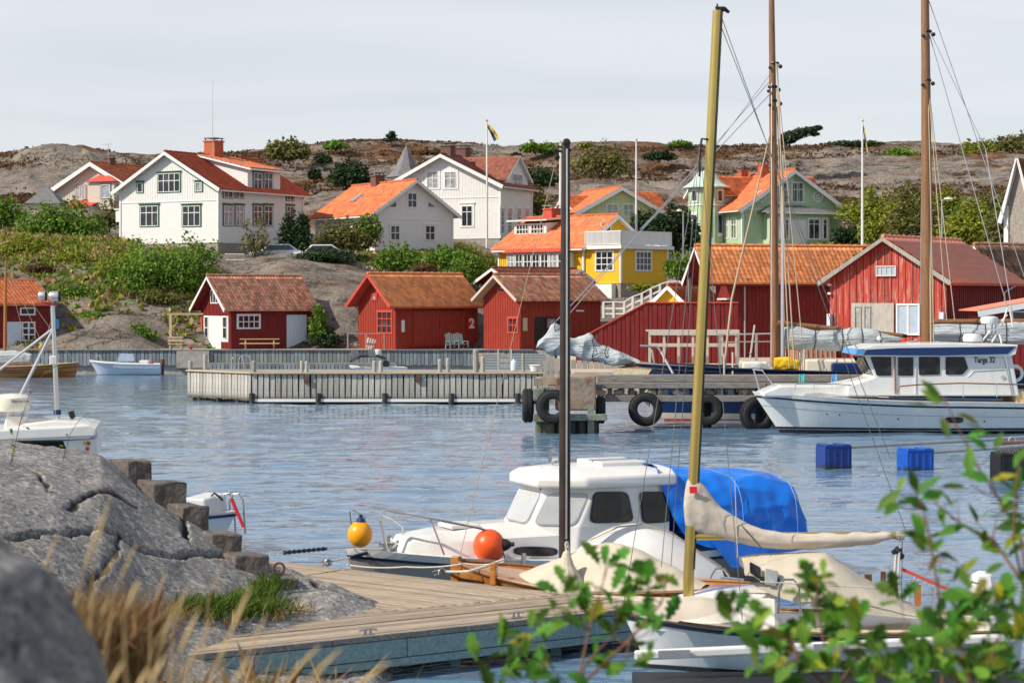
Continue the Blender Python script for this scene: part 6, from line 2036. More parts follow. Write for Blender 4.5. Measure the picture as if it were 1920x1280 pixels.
def tyre(px, py, D, R, r, axis, label, rz=0):
    t = thing('tyre_fender', label, 'tyre', at(px, py, D), rz, 'tyres hung on the pier')
    mb = MB(); n, m = 30, 14; rings = []
    for i in range(n + 1):
        a = 2 * math.pi * i / n; ring = []
        for k in range(m):
            b = 2 * math.pi * k / m
            c, s_ = math.cos(b), math.sin(b)
            c = math.copysign(abs(c) ** .6, c); s_ = math.copysign(abs(s_) ** .6, s_)
            rr_ = (R - r) + r * c; h_ = r * 1.1 * s_
            ring.append(Vector((rr_ * math.cos(a), h_, rr_ * math.sin(a)) if axis == 'Y' else (h_, rr_ * math.cos(a), rr_ * math.sin(a))))
        rings.append(ring)
    mb.loft(rings, True, False); mb.build('tyre', M['rubber'], t, True)
    tr = MB()
    for i in range(40):
        a = 2 * math.pi * i / 40
        for s_ in (-1, 1):
            c = Vector((R * math.cos(a), s_ * r * .45, R * math.sin(a))) if axis == 'Y' else Vector((s_ * r * .45, R * math.cos(a), R * math.sin(a)))
            d = Vector((-math.sin(a), .5 * s_, math.cos(a))) if axis == 'Y' else Vector((.5 * s_, -math.sin(a), math.cos(a)))
            tr.beam(c - d * .03, c + d * .03, .18 * R, .02, up=c if c.length else (0, 0, 1))
    tr.build('tread', M['rubber'], t)
    return t


tyre(990, 760, HD + .6, .62, .2, 'X', 'big tyre seen edge-on at the left end of the pier head')
tyre(1037, 762, HD - .35, .62, .17, 'Y', 'big tyre facing us on the pier head beside the dark mast')
tyre(1126, 768, HD + .9, .5, .16, 'X', 'dark tyre on the right flank of the pier head')
tyre(1210, 767, PD - .55, .64, .17, 'Y', 'tyre hanging alone below the pier beam over open water')
tyre(1326, 768, PD - .2, .6, .17, 'Y', 'tyre in shadow below the pier before the navy hull')
tyre(1420, 777, PD - .75, .68, .19, 'Y', 'tyre squeezed between the pier and the cruiser bow', .3)
for i, (px, py, m, l) in enumerate(((1217, 745, 'teal_rope', 'teal rope end hanging from the lower pier beam'), (1566, 712, 'blue_paint', 'light blue rag of rope on the pier beam behind the cruiser'), (1505, 712, 'teal_rope', 'teal knotted rope on the upper pier beam'))):
    mb = MB(); c = at(px, py, PD - .5)
    for k in range(5):
        mb.tube([c + Vector((.04 * k - .1, 0, .22)), c + Vector((.05 * k - .12 + .05 * math.sin(k), -.02 * k, .0)), c + Vector((.07 * k - .14, -.02, -.22 - .06 * (k % 3)))], .03, 5)
    o = mb.build('rope_end', M[m]); tag(o, l, 'rope')
# ------------------------------------------------------------------ boats
class Hull:
    """Boat hull: bow at the local origin, +x aft, z = 0 at the waterline."""
    def __init__(s, L, B, fb0, fb1, fb2=None, draft=.35, rake=.6, tran=.75, full=.38, flare=1.0, power=2.2, vee=.35):
        s.L, s.B, s.fb0, s.fb1, s.fb2 = L, B, fb0, fb1, fb1 if fb2 is None else fb2
        s.draft, s.rake, s.tran, s.full, s.flare, s.power, s.vee = draft, rake, tran, full, flare, power, vee

    def half(s, t):
        if t < s.full:
            return s.B / 2 * (1 - (1 - t / s.full) ** s.power)
        u = (t - s.full) / (1 - s.full)
        return s.B / 2 * (1 - (1 - s.tran) * u ** 2)

    def sheer(s, t):
        return lerp(lerp(s.fb0, s.fb1, sstep(min(1, t / .6))), s.fb2, max(0, (t - .6) / .4)) if t > .6 else lerp(s.fb0, s.fb1, 1 - (1 - t / .6) ** 1.6)

    def pt(s, t, z, side, out=0.0):
        sh = s.sheer(t); keel = -s.draft
        v = max(0., min(1.15, (z - keel) / (sh - keel)))
        e = lerp(1.5 * s.flare, .38, min(1, t / .5))
        b = s.half(t) * (v ** e) + out
        x = t * s.L + s.rake * (1 - v) * max(0, 1 - t / .5) ** 2
        return Vector((x, side * b, z))

    def shell(s, nt=26, nv=9):
        mb = MB(); rings = []
        for i in range(nt + 1):
            t = (i / nt) ** 1.35
            sh = s.sheer(t); r = []
            for j in range(nv + 1):
                r.append(s.pt(t, lerp(sh, -s.draft, (j / nv)), -1))
            for j in range(nv - 1, -1, -1):
                r.append(s.pt(t, lerp(sh, -s.draft, (j / nv)), 1))
            rings.append(r)
        mb.loft(rings, False)
        mb.poly(list(rings[-1]))
        return mb

    def deck(s, dz=-.03, inset=.0, t0=0.0, t1=1.0, nt=24, crown=.04):
        mb = MB(); rings = []
        for i in range(nt + 1):
            t = lerp(t0, t1, (i / nt) ** (1.35 if t0 == 0 else 1)); z = s.sheer(t) + dz; b = max(.0, s.half(t) - inset)
            x = t * s.L
            rings.append([Vector((x, -b, z)), Vector((x, -b * .5, z + crown)), Vector((x, b * .5, z + crown)), Vector((x, b, z))])
        return mb.loft(rings, False)

    def strip(s, dz0, dz1, out=.012, abs_=False, t0=0.0, t1=1.0, sides=(-1, 1), nt=30):
        mb = MB()
        for sd in sides:
            rows = [[], []]
            for i in range(nt + 1):
                t = lerp(t0, t1, (i / nt) ** 1.2); sh = 0 if abs_ else s.sheer(t)
                for k, dz in enumerate((dz0, dz1)):
                    rows[k].append(s.pt(t, sh + dz, sd, out))
            mb.loft(rows, False)
        return mb

    def rail(s, dz, r, out=0.02, t0=0.0, t1=1.0, nt=24, n=6):
        mb = MB()
        for sd in (-1, 1):
            mb.tube([s.pt(t, s.sheer(t) + dz, sd, out) for t in (lerp(t0, t1, (i / nt) ** 1.3) for i in range(nt + 1))], r, n)
        return mb


def inset_quad(P, k):
    c = sum((Vector(p) for p in P), Vector()) / len(P)
    return [c + (Vector(p) - c) * k for p in P]


def round_poly(P, r=.25, n=4):
    """Polygon with its corners rounded (fraction r of the shorter side)."""
    P = [Vector(p) for p in P]; out = []; m = len(P)
    for i in range(m):
        a, b, c = P[i - 1], P[i], P[(i + 1) % m]
        p, q = b.lerp(a, r), b.lerp(c, r)
        for k in range(n + 1):
            t = k / n
            out.append(p.lerp(b, t).lerp(b.lerp(q, t), t))
    return out


def pane(P, nrm, parent, glass, frame, th=.03, k=.9, rnd=.2, name='window'):
    nrm = Vector(nrm).normalized()
    w = MB().extrude(round_poly(P, rnd), nrm * th).build(name, frame, parent)
    MB().extrude(round_poly([Vector(p) + nrm * (th * .6) for p in inset_quad(P, k)], rnd), nrm * (th * .75)).build('pane', glass, w)
    return w


def sail_roll(pts, radii, name, m, parent, seed=1, sag=.0, n=26, ties=0, tie_m=None):
    """A sail furled along a spar: uneven folds, tied at intervals."""
    r2 = np.random.default_rng(seed); pts = [Vector(p) for p in pts]
    N_ = 44; rings = []
    for i in range(N_ + 1):
        f = i / N_ * (len(pts) - 1); k = min(int(f), len(pts) - 2); c = pts[k].lerp(pts[k + 1], f - k); R = lerp(radii[k], radii[k + 1], f - k)
        d = (pts[k + 1] - pts[k]).normalized(); s_ = d.cross(Vector((0, 0, 1))).normalized(); u = s_.cross(d)
        tie = abs(math.sin(math.pi * i / N_ * max(1, ties))) ** .5 if ties else 1
        R *= .88 + .12 * tie
        ring = []
        for j in range(n):
            a = 2 * math.pi * j / n
            w = 1 + .42 * float(fbm(np.array(abs(j - 13) * .55 + 3), np.array(i * .075 + seed), seed, 3)) + .05 * math.sin(j * 2.6 + i * .12)
            ring.append(c + s_ * math.cos(a) * R * w * .62 + u * (math.sin(a) * R * w - sag * R))
        rings.append(ring)
    for k in range(1, ties):
        i = round(N_ * k / ties); c = sum(rings[i], Vector()) / n
        MB().tube([c + (p - c) * 1.05 for p in rings[i] + rings[i][:1]], .022, 4).build('lashing', M['dark_rope'], parent)
    return MB().loft(rings, True, True).build(name, m, parent, True, ang=70)


def wire(parent, p, q, r=.01, m='wire', name='stay', sag=0.0):
    p, q = Vector(p), Vector(q)
    pts = [p.lerp(q, k / 6) - Vector((0, 0, sag * 4 * (k / 6) * (1 - k / 6))) for k in range(7)] if sag else [p, q]
    return MB().tube(pts, r, 5).build(name, M[m], parent)


# -- white cruiser with navy roof band
TL = at(1411, 736, 74.9); fr = Fr((TL.x, 74.9, 0), math.radians(1.5))
t = thing('cabin_cruiser', 'white cabin cruiser with navy roof band moored along the pier', 'boat', fr.loc, fr.rz)
H1 = Hull(12.4, 3.3, 1.50, 1.16, 1.08, .5, rake=1.35, tran=.9, full=.42, flare=.8)
H1.shell().build('hull', M['gel'], t, True)
H1.deck(-.01).build('deck', M['gel'], t)
H1.strip(-.20, -.12, .015).build('rub_stripe', M['navy_stripe'], t)
H1.strip(-.13, .02, .02).build('bulwark', M['gel'], t)
H1.strip(-.1, .10, .008, True).build('boot_stripe', M['boot'], t)
H1.strip(.12, .20, .008, True).build('boot_stripe', M['navy_stripe'], t)
H1.strip(-.52, -.50, .006).build('knuckle_line', M['galv'], t)
Y = -1.08
g = lambda px, py, y=Y: fr.pix(px, py, y)


def xz(pts, y0, y1, y_ref=Y):
    return [Vector((*[g(px, py, y_ref).x], y0, g(px, py, y_ref).z)) for px, py in pts]


MB().extrude(xz([(1622, 668), (1897, 664), (1912, 742), (1588, 742), (1590, 724), (1640, 707)], Y, 0), (0, 2.16, 0)).build('wheelhouse', M['gel'], t, bevel=.05)
MB().extrude(xz([(1430, 735), (1465, 722), (1560, 722), (1612, 712), (1640, 706), (1650, 745), (1430, 745)], -.8, 0, -.8), (0, 1.6, 0)).build('coachroof', M['gel'], t, bevel=.08)
MB().extrude(xz([(1603, 664), (1606, 654), (1640, 646), (1780, 643), (1906, 646), (1902, 664), (1890, 668), (1625, 668)], Y - .22, 0), (0, 2.6, 0)).build('roof', M['gel'], t, bevel=.03)
MB().extrude(xz([(1617, 665), (1622, 655), (1680, 652), (1902, 649), (1886, 663), (1760, 666)], Y - .25, 0), (0, .05, 0)).build('roof_band', M['navy'], t)
MB().extrude(xz([(1602, 664), (1605, 654), (1618, 653), (1615, 665)], Y - .25, 0), (0, 2.65, 0)).build('visor', M['blue_paint'], t)
dk = M['boat_glass']
for P in ([(1632, 669), (1671, 669), (1671, 704), (1644, 704)], [(1684, 669), (1712, 669), (1712, 704), (1684, 704)], [(1723, 669), (1762, 669), (1762, 702), (1723, 703)], [(1773, 669), (1808, 669), (1815, 690), (1804, 702), (1773, 702)]):
    pane([g(*p) for p in P], (0, -1, 0), t, dk, M['black'], .03, .94, .08)
for y0, y1 in ((-1.0, -.36), (-.32, .32), (.36, 1.0)):
    a, b_ = g(1620, 670), g(1641, 704)
    pane([(a.x - .02, y0, a.z), (a.x - .02, y1, a.z), (b_.x - .04, y1, b_.z), (b_.x - .04, y0, b_.z)], (-1, 0, .6), t, dk, M['black'], .02, .92, .06)
mb = MB(); a, b_, c, d = g(1680, 668), g(1716, 668), g(1716, 738), g(1680, 738)
for p, q_ in ((a, b_), (b_, c), (d, a)):
    mb.beam(Vector(p) + Vector((0, -.02, 0)), Vector(q_) + Vector((0, -.02, 0)), .03, .05)
mb.build('door_frame', M['gel'], t)
mb = MB(); mb.beam(g(1678, 667, Y - .04), g(1679, 738, Y - .04), .05, .05); mb.tube([g(1680, 737, -1.5), g(1688, 724, -1.5), g(1720, 721, -1.5), g(1800, 718, -1.5), g(1935, 721, -1.45)], .03, 6)
mb.build('teak_rail', M['mast_wood'], t)
mb = MB()
for px in (1744, 1806, 1869):
    mb.tube([g(px, 719, -1.5), g(px, 745, -1.5)], .014, 5)
mb.build('stanchion', M['steel'], t)
mb = MB(); mb.tube([g(1490, 730, -1.0), g(1492, 719, -1.0), g(1520, 718, -1.0), g(1597, 722, -1.05)], .03, 6)
for px in (1527, 1560): mb.tube([g(px, 719.5, -1.0), g(px, 731, -1.0)], .015, 5)
mb.build('bow_rail', M['steel'], t)
mb = MB(); mb.tube([g(1413, 693, .2), g(1424, 732, .2)], .03, 6); mb.tube([g(1429, 694, -.2), g(1455, 729, -.2)], .025, 6); mb.beam(g(1412, 692, .2), g(1430, 694, -.2), .06, .05)
mb.build('pulpit', M['alu'], t)
MB().extrude(round_poly([H1.pt(.56, .62, -1, .005), H1.pt(.615, .62, -1, .005), H1.pt(.615, .40, -1, .012), H1.pt(.56, .40, -1, .012)], .3), (0, -.02, 0)).build('porthole', M['boot'], t)
mb = MB()
for tt, z in ((.2, .72), (.24, .7), (.42, .55), (.68, .46)):
    mb.ball(H1.pt(tt, z, -1, .0), .035, 8, 5)
mb.build('drain', M['boot'], t)
text('Targa 32', t, M['navy_stripe'], .30, g(1846, 675, Y - .012), name='lettering', sx=.74, bold=.006)
mb = MB(); a = g(1822, 697); mb.tube([g(1815, 706, Y - .01), g(1825, 696, Y - .01), g(1885, 693, Y - .01)], .012, 4); mb.build('moulding', M['galv'], t)
mb = MB(); mb.lathe([(.001, -.03), (.07, -.03), (.07, .02), (.001, .02)], g(1881, 707, Y), 12, 'Y'); mb.build('vent', M['steel'], t)
tR = g(1875, 602, -.2)
mb = MB(); c = g(1855, 600, -.3); mb.lathe([(.001, -.15), (.30, -.13), (.34, 0), (.31, .11), (.15, .15), (.001, .155)], c, 18); mb.build('radar_dome', M['gel'], t, True)
mb = MB(); mb.lathe([(.001, -.14), (.33, -.14), (.36, -.02), (.36, .0), (.30, .14), (.001, .17)], g(1823, 633, -.3), 18); mb.build('roof_locker', M['gel'], t, True)
mb = MB(); mb.tube([g(1840, 641, -.5), g(1858, 618, -.3), g(1872, 618, -.3), g(1878, 643, -.5)], .03, 6); mb.tube([g(1860, 641, .3), g(1874, 617, .1)], .03, 6)
mb.tube([g(1878, 613, -.2), g(1889, 577, -.2), g(1893, 577, -.2), g(1899, 612, -.2)], .035, 6); mb.tube([g(1868, 612, -.2), g(1889, 590, -.2)], .03, 6)
mb.build('radar_mast', M['gel'], t)
MB().ball(g(1648, 634, -.4), .09, 12, 8).build('search_light', M['gel'], t, True)
mb = MB(); mb.tube([g(1697, 641, -.3), g(1715, 638, -.3)], .02, 5); mb.ball(g(1717, 636, -.3), .05, 8, 6); mb.build('horn', M['steel'], t)
mb = MB(); mb.torus(g(1903, 700, -.6), .27, .065, 'Y', 24, 10); o = mb.build('lifebuoy', M['gel'], t, True)
mb = MB(); mb.tube([g(1883, 664, -1.1), g(1899, 742, -1.1)], .035, 6); mb.tube([g(1883, 664, -1.1), g(1900, 660, -1.1)], .03, 6); mb.build('aft_post', M['steel'], t)
MB().bx(g(1906, 0).x, g(1990, 0).x, -1.0, 1.0, 1.0, 1.55).build('aft_seat', M['tan_wood'], t)
mb = MB(); mb.tube([g(1606, 655, -1.1), g(1598, 639, -1.0), g(1612, 660, -1.1)], .02, 5); mb.build('wiper', M['alu'], t)

# -- two masted wooden vessel behind the pier
SL = (gx(1185, 81.5), 81.6, 0); fr2 = Fr(SL, 0.0)
t = thing('two_masted_vessel', 'navy hulled wooden sailing vessel with two brown masts behind the pier', 'boat', SL)
H2 = Hull(21, 3.8, 2.35, 1.95, 2.0, .8, rake=1.8, tran=.6, full=.32, flare=.9)
H2.shell(30, 9).build('hull', M['navy'], t, True)
H2.deck(-.15).build('deck', M['plank_wood'], t)
H2.rail(.02, .06, .0).build('rail', M['navy_stripe'], t)
H2.strip(.02, .34, .01, True).build('white_stripe', M['beige'], t)
H2.strip(-.2, .10, .014, True).build('boot_stripe', M['red_tile'], t)
s2 = lambda px, py, y=0.0: fr2.pix(px, py, y)
mb = MB(); mb.tube([s2(1452, 720), s2(1453, 600), s2(1449, 200), s2(1446, -60)], [.19, .18, .15, .11], 12); mb.build('mast', M['mast_wood'], t, True)
mb = MB(); mb.tube([s2(1738, 700), s2(1738, 450), s2(1736, 150), s2(1733, -120)], [.25, .235, .19, .15], 12); mb.build('mast', M['mast_wood'], t, True)
mb = MB(); mb.tube([s2(1467, 705, -.6), s2(1467, 290, -.3)], [.075, .06], 8); mb.build('pole', M['alu'], t)
mb = MB(); mb.tube([s2(1358, 690, -.8), s2(1372, 560, -.6), s2(1444, 250, -.2)], [.06, .05, .03], 6); mb.build('runner', M['tan_rope'], t)
mb = MB(); mb.tube([s2(1458, 606, -.2), s2(1692, 629, -.2)], [.12, .09], 8); mb.build('boom', M['mast_wood'], t)
mb = MB(); mb.tube([s2(1690, 628.5, -.2), s2(1700, 630, -.2)], [.085, .07], 8); mb.build('boom_end', M['black'], t)
mb = MB(); mb.tube([s2(1745, 604, -.2), s2(2030, 601, -.2)], [.13, .09], 8); mb.build('boom', M['mast_wood'], t)
sail_roll([s2(1469, 633, -.2), s2(1540, 637, -.2), s2(1600, 637, -.2), s2(1640, 637, -.2), s2(1690, 636, -.2)], [.52, .50, .46, .40, .12], 'furled_sail', M['sail'], t, 4, 0, ties=5)
sail_roll([s2(1748, 624, -.2), s2(1830, 625, -.2), s2(1900, 624, -.2), s2(2000, 622, -.2)], [.40, .36, .44, .4], 'furled_sail', M['sail'], t, 9, 0, ties=5)
mb = MB(); mb.tube([s2(1300, 700), s2(1205, 684), s2(1010, 652)], [.16, .15, .08], 8); mb.build('bowsprit', M['mast_wood'], t)
# jib bundled on the bowsprit: crumpled cloth with raised peaks
top = [(1004, 650), (1016, 632), (1030, 612), (1042, 600), (1052, 608), (1064, 628), (1078, 634), (1092, 628), (1102, 616), (1112, 630), (1122, 646), (1136, 648), (1146, 652), (1165, 664), (1185, 670), (1203, 676)]
bot = [656, 652, 666, 670, 672, 662, 664, 672, 676, 676, 680, 682, 682, 684, 686, 688]
rings = []
for k, ((px, py), pb) in enumerate(zip(top, bot)):
    ring = []
    for j in range(14):
        a = 2 * math.pi * j / 14; c = (py + pb) / 2; hh_ = abs(pb - py) / 2
        w = 1 + .22 * math.sin(j * 2.3 + k * 1.9) + .1 * math.sin(k * 3.1 + j)
        y = .30 * math.sin(a) * w * (1.0 if hh_ > 8 else .7)
        p = s2(px + 2.2 * math.sin(j * 1.7 + k), c - hh_ * math.cos(a) * (1 + .05 * math.sin(j * 5 + k * 2)), y)
        ring.append(p)
    rings.append(ring)
crumple(MB().loft(rings, True, True).build('bundled_jib', M['sail'], t, True, ang=80), -.22, .62, 3, 'VORONOI')
for k in (3, 9, 11, 13):
    c = sum(rings[k], Vector()) / 14; MB().tube([c + (p - c) * 1.02 for p in rings[k] + rings[k][:1]], .02, 4).build('lashing', M['dark_rope'], t)
mb = MB(); mb.add([s2(1150, 690, -.3), s2(1222, 692, -.5), s2(1212, 707, -.7), s2(1150, 708, -.5), s2(1180, 684, .2)], [(0, 1, 4), (0, 4, 1), (0, 3, 2, 1)]); mb.build('bow_net', M['netting'], t)
for nm, x0, x1, z0, z1, y0, y1, m in (('deck_house', 1510, 1622, 1.9, 2.55, -1.0, 1.0, 'cream'), ('cabin', 1392, 1440, 1.9, 2.45, -.8, .6, 'cream'), ('locker', 1560, 1625, 2.0, 2.42, -1.45, -1.05, 'navy'), ('life_raft', 1340, 1392, 1.9, 2.2, -.9, .5, 'navy')):
    a, b_ = s2(x0, 0, y0).x, s2(x1, 0, y0).x
    MB().bx(a, b_, y0, y1, z0, z1).build(nm, M[m], t, bevel=.08)
sail_roll([s2(1452, 681, -.9), s2(1480, 680, -.9), s2(1502, 686, -.9)], [.22, .26, .15], 'yellow_cover', M['yellow_cloth'], t, 5, 0)
sail_roll([s2(1400, 690, -1.1), s2(1425, 687, -1.1), s2(1448, 693, -1.1)], [.12, .18, .1], 'white_bundle', M['sail'], t, 6, 0)
mb = MB(); mb.tube([s2(1200, 648, -.5), s2(1232, 650, -.5), s2(1240, 660, -.5), s2(1262, 700, -1.0)], .05, 6); mb.tube([s2(1222, 655, .4), s2(1228, 690, .4), s2(1260, 700, 0)], .045, 6); mb.build('pulpit', M['alu'], t)
mb = MB()
for px, yt in ((1358, 664), (1374, 660), (1500, 660), (1508, 655), (1620, 690), (1548, 690)):
    mb.tube([s2(px, 704, -1.6), s2(px, yt, -1.6)], .045, 6)
mb.build('stanchion', M['beige'], t)
for (p, q_, r) in (((1453, 128, 0), (1300, 330, 0), .014), ((1450, 170, 0), (1035, 610, 0), .02), ((1454, 140, 0), (1010, 655, 0), .018), ((1300, 330, 0), (1200, 430, 0), .02), ((1455, 118, -.2), (1504, 640, -1.8), .022), ((1457, 120, -.2), (1480, 690, -1.8), .03), ((1457, 170, -.2), (1490, 690, -1.8), .03), ((1457, 200, .2), (1474, 690, 1.4), .03), ((1447, 118, 0), (1446, 690, -1.7), .02), ((1741, 55, 0), (1848, 280, -.4), .015), ((1848, 280, -.4), (1900, 600, -1.2), .02), ((1741, 0, 0), (1935, 560, -.6), .02), ((1741, 60, 0), (1890, 580, -1), .02), ((1740, 150, 0), (1790, 600, -1.6), .022), ((1740, 150, 0), (1775, 600, -1.7), .022), ((1740, 150, 0), (1752, 690, -1.8), .025), ((1732, 0, 0), (1724, 690, 1.6), .02), ((1742, 150, 0), (1746, 690, -.3), .05)):
    wire(t, s2(*p), s2(*q_), r, 'tan_rope' if r > .02 else 'galv', 'stay')
for px, py, ix in ((1452, 118, 0), (1449, 162, 0), (1452, 188, 0), (1738, 150, 1), (1739, 58, 1)):
    mb = MB(); c = s2(px + 1, py, -.2); mb.lathe([(.19, -.05), (.21, 0), (.19, .05)], c + Vector((0, .2, 0)), 10); mb.ball(c + Vector((.22, 0, -.15)), .09, 8, 6); mb.ball(c + Vector((-.2, 0, -.2)), .07, 8, 6)
    mb.build('block', M['black'], t)

# -- small boats along the left quay
L_ = at(168, 690, 131); fr3 = Fr((L_.x, 131, 0), .05)
t = thing('motorboat', 'small pale blue open motorboat lying along the left quay', 'boat', fr3.loc, fr3.rz)
Hs = Hull(4.7, 1.7, .95, .72, .70, .25, rake=.7, tran=.9, full=.4)
Hs.shell(20, 7).build('hull', M['pale_blue'], t, True); Hs.deck(-.1, t1=.35).build('foredeck', M['white'], t); Hs.deck(-.25, t0=.35).build('floor', M['white'], t)
Hs.rail(0, .035).build('gunwale', M['white'], t); Hs.strip(-.2, .03, .01, True).build('boot_stripe', M['navy'], t)
s3 = lambda px, py, y=0: fr3.pix(px, py, y)
mb = MB(); mb.extrude([s3(220, 677, -.6), s3(252, 677, -.6), s3(250, 663, -.5), s3(226, 662, -.5)], (0, .03, 0)); mb.extrude([s3(218, 677, -.6), s3(224, 662, -.5), s3(224, 662, .5), s3(218, 677, .6)], (.03, 0, 0)); mb.build('windscreen', M['blue_glass'], t)
mb = MB(); mb.tube([s3(177, 677, -.3), s3(178, 667, -.3), s3(186, 666, -.3), s3(191, 676, -.4)], .025, 5); mb.build('bow_rail', M['steel'], t)
MB().bx(s3(262, 0).x, s3(280, 0).x, -.4, .4, .5, .95).build('seat', M['white'], t, bevel=.05)
mb = MB(); mb.lathe([(.001, .5), (.13, .5), (.16, .8), (.14, 1.0), (.001, 1.05)], (4.75, 0, 0), 10); mb.bx(4.68, 4.85, -.08, .08, -.3, .5); mb.build('outboard', M['rust'], t)
mb = MB(); mb.bx(s3(282, 0).x, s3(290, 0).x, -.5, -.4, .6, .82); mb.build('cushion', M['red_paint'], t)

L_ = at(148, 690, 127); fr4 = Fr((L_.x, 127, 0), math.pi + .03)
t = thing('wooden_boat', 'varnished wooden sailing boat with golden mast at the left edge', 'boat', fr4.loc, fr4.rz)
Hw = Hull(7.6, 2.1, .95, .72, .8, .35, rake=.3, tran=.35, full=.4)
Hw.shell(22, 8).build('hull', M['varnish'], t, True); Hw.deck(-.08).build('deck', M['varnish'], t); Hw.strip(-.30, -.26, .01).build('plank_line', M['dark_wood'], t); Hw.rail(0, .035).build('gunwale', M['tan_wood'], t)
Hw.strip(.3, .34, .012, True).build('plank_line', M['dark_wood'], t)
s4 = lambda px, py, y=0: fr4.pix(px, py, y)
mb = MB(); mb.tube([s4(9, 690), s4(10, 560), s4(11, 488)], [.12, .10, .06], 8); mb.build('mast', M['varnish'], t, True)
sail_roll([s4(58, 674), s4(30, 672), s4(-60, 672)], [.35, .5, .5], 'boat_cover', M['sail'], t, 3)
mb = MB(); mb.tube([s4(12, 658), s4(135, 650)], [.05, .035], 6); mb.build('boom', M['varnish'], t)
mb = MB(); mb.ball(s4(116, 683), .2, 10, 6, .5); mb.build('orange_bag', M['orange_buoy'], t)
for p, q_ in (((11, 495), (100, 690)), ((11, 495), (60, 690)), ((11, 500), (148, 690))):
    wire(t, s4(*p), s4(*q_), .015, 'tan_rope')

L_ = at(655, 690, 119); fr5 = Fr((L_.x, 119, 0), .25)
t = thing('motorboat', 'small motorboat with black canopy and outboard between quay and jetty', 'boat', fr5.loc, fr5.rz)
Hm = Hull(3.4, 1.6, 1.05, .95, .9, .25, rake=.4, tran=.9)
Hm.shell(16, 6).build('hull', M['gel'], t, True); Hm.deck(-.1).build('deck', M['gel'], t); Hm.strip(-.35, -.2, .01).build('stripe', M['navy'], t)
s5 = lambda px, py, y=0: fr5.pix(px, py, y)
MB().loft([[Vector((x, y * .75, z)) for y, z in ((-1, h_ - .1), (-.92, h_), (0, h_ + .1), (.92, h_), (1, h_ - .1))] for x, h_ in ((.15, 1.25), (.5, 1.6), (1.6, 1.64), (2.1, 1.45))], False).build('canopy', M['black'], t)
for a, b_ in ((658, 668), (690, 700)):
    pane([s5(a, 655, -.76), s5(b_ + 3, 655, -.76), s5(b_ + 5, 668, -.76), s5(a + 1, 668, -.76)], (0, -1, 0), t, M['clear'], M['galv'], .02)
mb = MB(); c = s5(708, 664, -.3); mb.lathe([(.001, -.3), (.2, -.28), (.26, 0), (.22, .25), (.001, .32)], c, 12); mb.bx(c.x - .1, c.x + .1, c.y - .1, c.y + .1, -.4, c.z); mb.build('outboard', M['gel'], t, True)
mb = MB(); c = s5(724, 682, -.2); mb.ball(c, .22, 10, 6); mb.build('fender', M['dark_rope'], t)

# -- cabin boat behind the knoll at left
fr6 = Fr((gx(190, 45), 45, 0), math.pi + .16)
t = thing('mast_boat', 'white cabin boat with lamp mast behind the granite knoll', 'boat', fr6.loc, fr6.rz)
s6 = lambda px, py, y=0.0: fr6.pix(px, py, y)
Hc = Hull(7.0, 2.6, 1.2, .9, .9, .4)
Hc.shell(20, 7).build('hull', M['gel'], t, True); Hc.deck(-.05).build('deck', M['gel'], t)


def slab(pts, y0, y1, name, m, parent, S, yr=0.0, bevel=.03):
    P = [S(px, py, yr) for px, py in pts]
    return MB().extrude([Vector((p.x, y0, p.z)) for p in P], (0, y1 - y0, 0)).build(name, m, parent, bevel=bevel)


slab([(184, 801), (178, 818), (164, 823), (-80, 829), (-80, 812), (20, 804), (120, 800), (166, 796)], -1.1, 1.1, 'roof', M['gel'], t, s6, 1.1, .04)
slab([(170, 799), (60, 806), (30, 805), (40, 796), (100, 789), (145, 790)], -.75, .75, 'roof_hatch', M['gel'], t, s6, .9, .04)
slab([(180, 822), (184, 852), (128, 852), (118, 826)], -1.0, 1.0, 'cabin_front', M['gel'], t, s6, 1.0, .02)
slab([(116, 828), (128, 850), (-60, 850), (-60, 830)], -.97, .97, 'cabin_window', M['boat_glass'], t, s6, .97, .01)
mb = MB(); mb.tube([s6(108, 793), s6(98, 556)], [.062, .05], 10); mb.build('mast', M['alu'], t, True)
mb = MB(); mb.tube([s6(108, 777), s6(107, 768)], .085, 10); mb.build('mast_collar', M['navy'], t)
mb = MB(); mb.beam(s6(76, 569), s6(106, 570), .1, .07); mb.build('lamp_bar', M['red_trim'], t)
for x0, x1, yy in ((72, 88, 555), (92, 114, 556)):
    a, b_ = s6(x0, yy), s6(x1, yy); mb = MB(); r = .125 if x0 == 92 else .11
    mb.tube([a, a.lerp(b_, .15), a.lerp(b_, .8)], [r * .8, r, r], 14); fl = mb.build('flood_light', M['galv'], t, True)
    mb = MB(); mb.tube([a.lerp(b_, .8), b_], [r * 1.05, r * .9], 14); mb.build('lamp_hood', M['black'], fl, True)
mb = MB(); mb.tube([s6(98, 617), s6(-30, 715)], .03, 8); mb.tube([s6(98, 620), s6(-10, 838)], .036, 8); mb.build('strut', M['alu'], t, True)
c = s6(100, 675); MB().box(c, (.16, .16, .2)).build('junction_box', M['gel'], t, bevel=.02)
c = s6(100, 595); MB().add([c, c + Vector((-.12, -.04, -.05)), c + Vector((-.13, 0, -.22)), c + Vector((-.03, .03, -.3)), c + Vector((.05, 0, -.12))], [(0, 1, 2, 3, 4)]).build('flag', M['blue_paint'], t)
c = s6(22, 755); MB().lathe([(.001, -.2), (.36, -.18), (.42, -.08), (.40, .12), (.3, .19), (.001, .21)], c, 22).build('radar_dome', M['cream'], t, True)
text('Raymarine', t, M['navy_stripe'], .09, s6(38, 752, .42), rot=(math.pi / 2, 0, math.pi), name='lettering', sx=1.0)
mb = MB(); mb.tube([s6(22, 768), s6(14, 800)], .08, 8); mb.bx(c.x - .35, c.x + .1, -.2, .2, c.z - .55, c.z - .3); mb.build('radar_bracket', M['gel'], t)
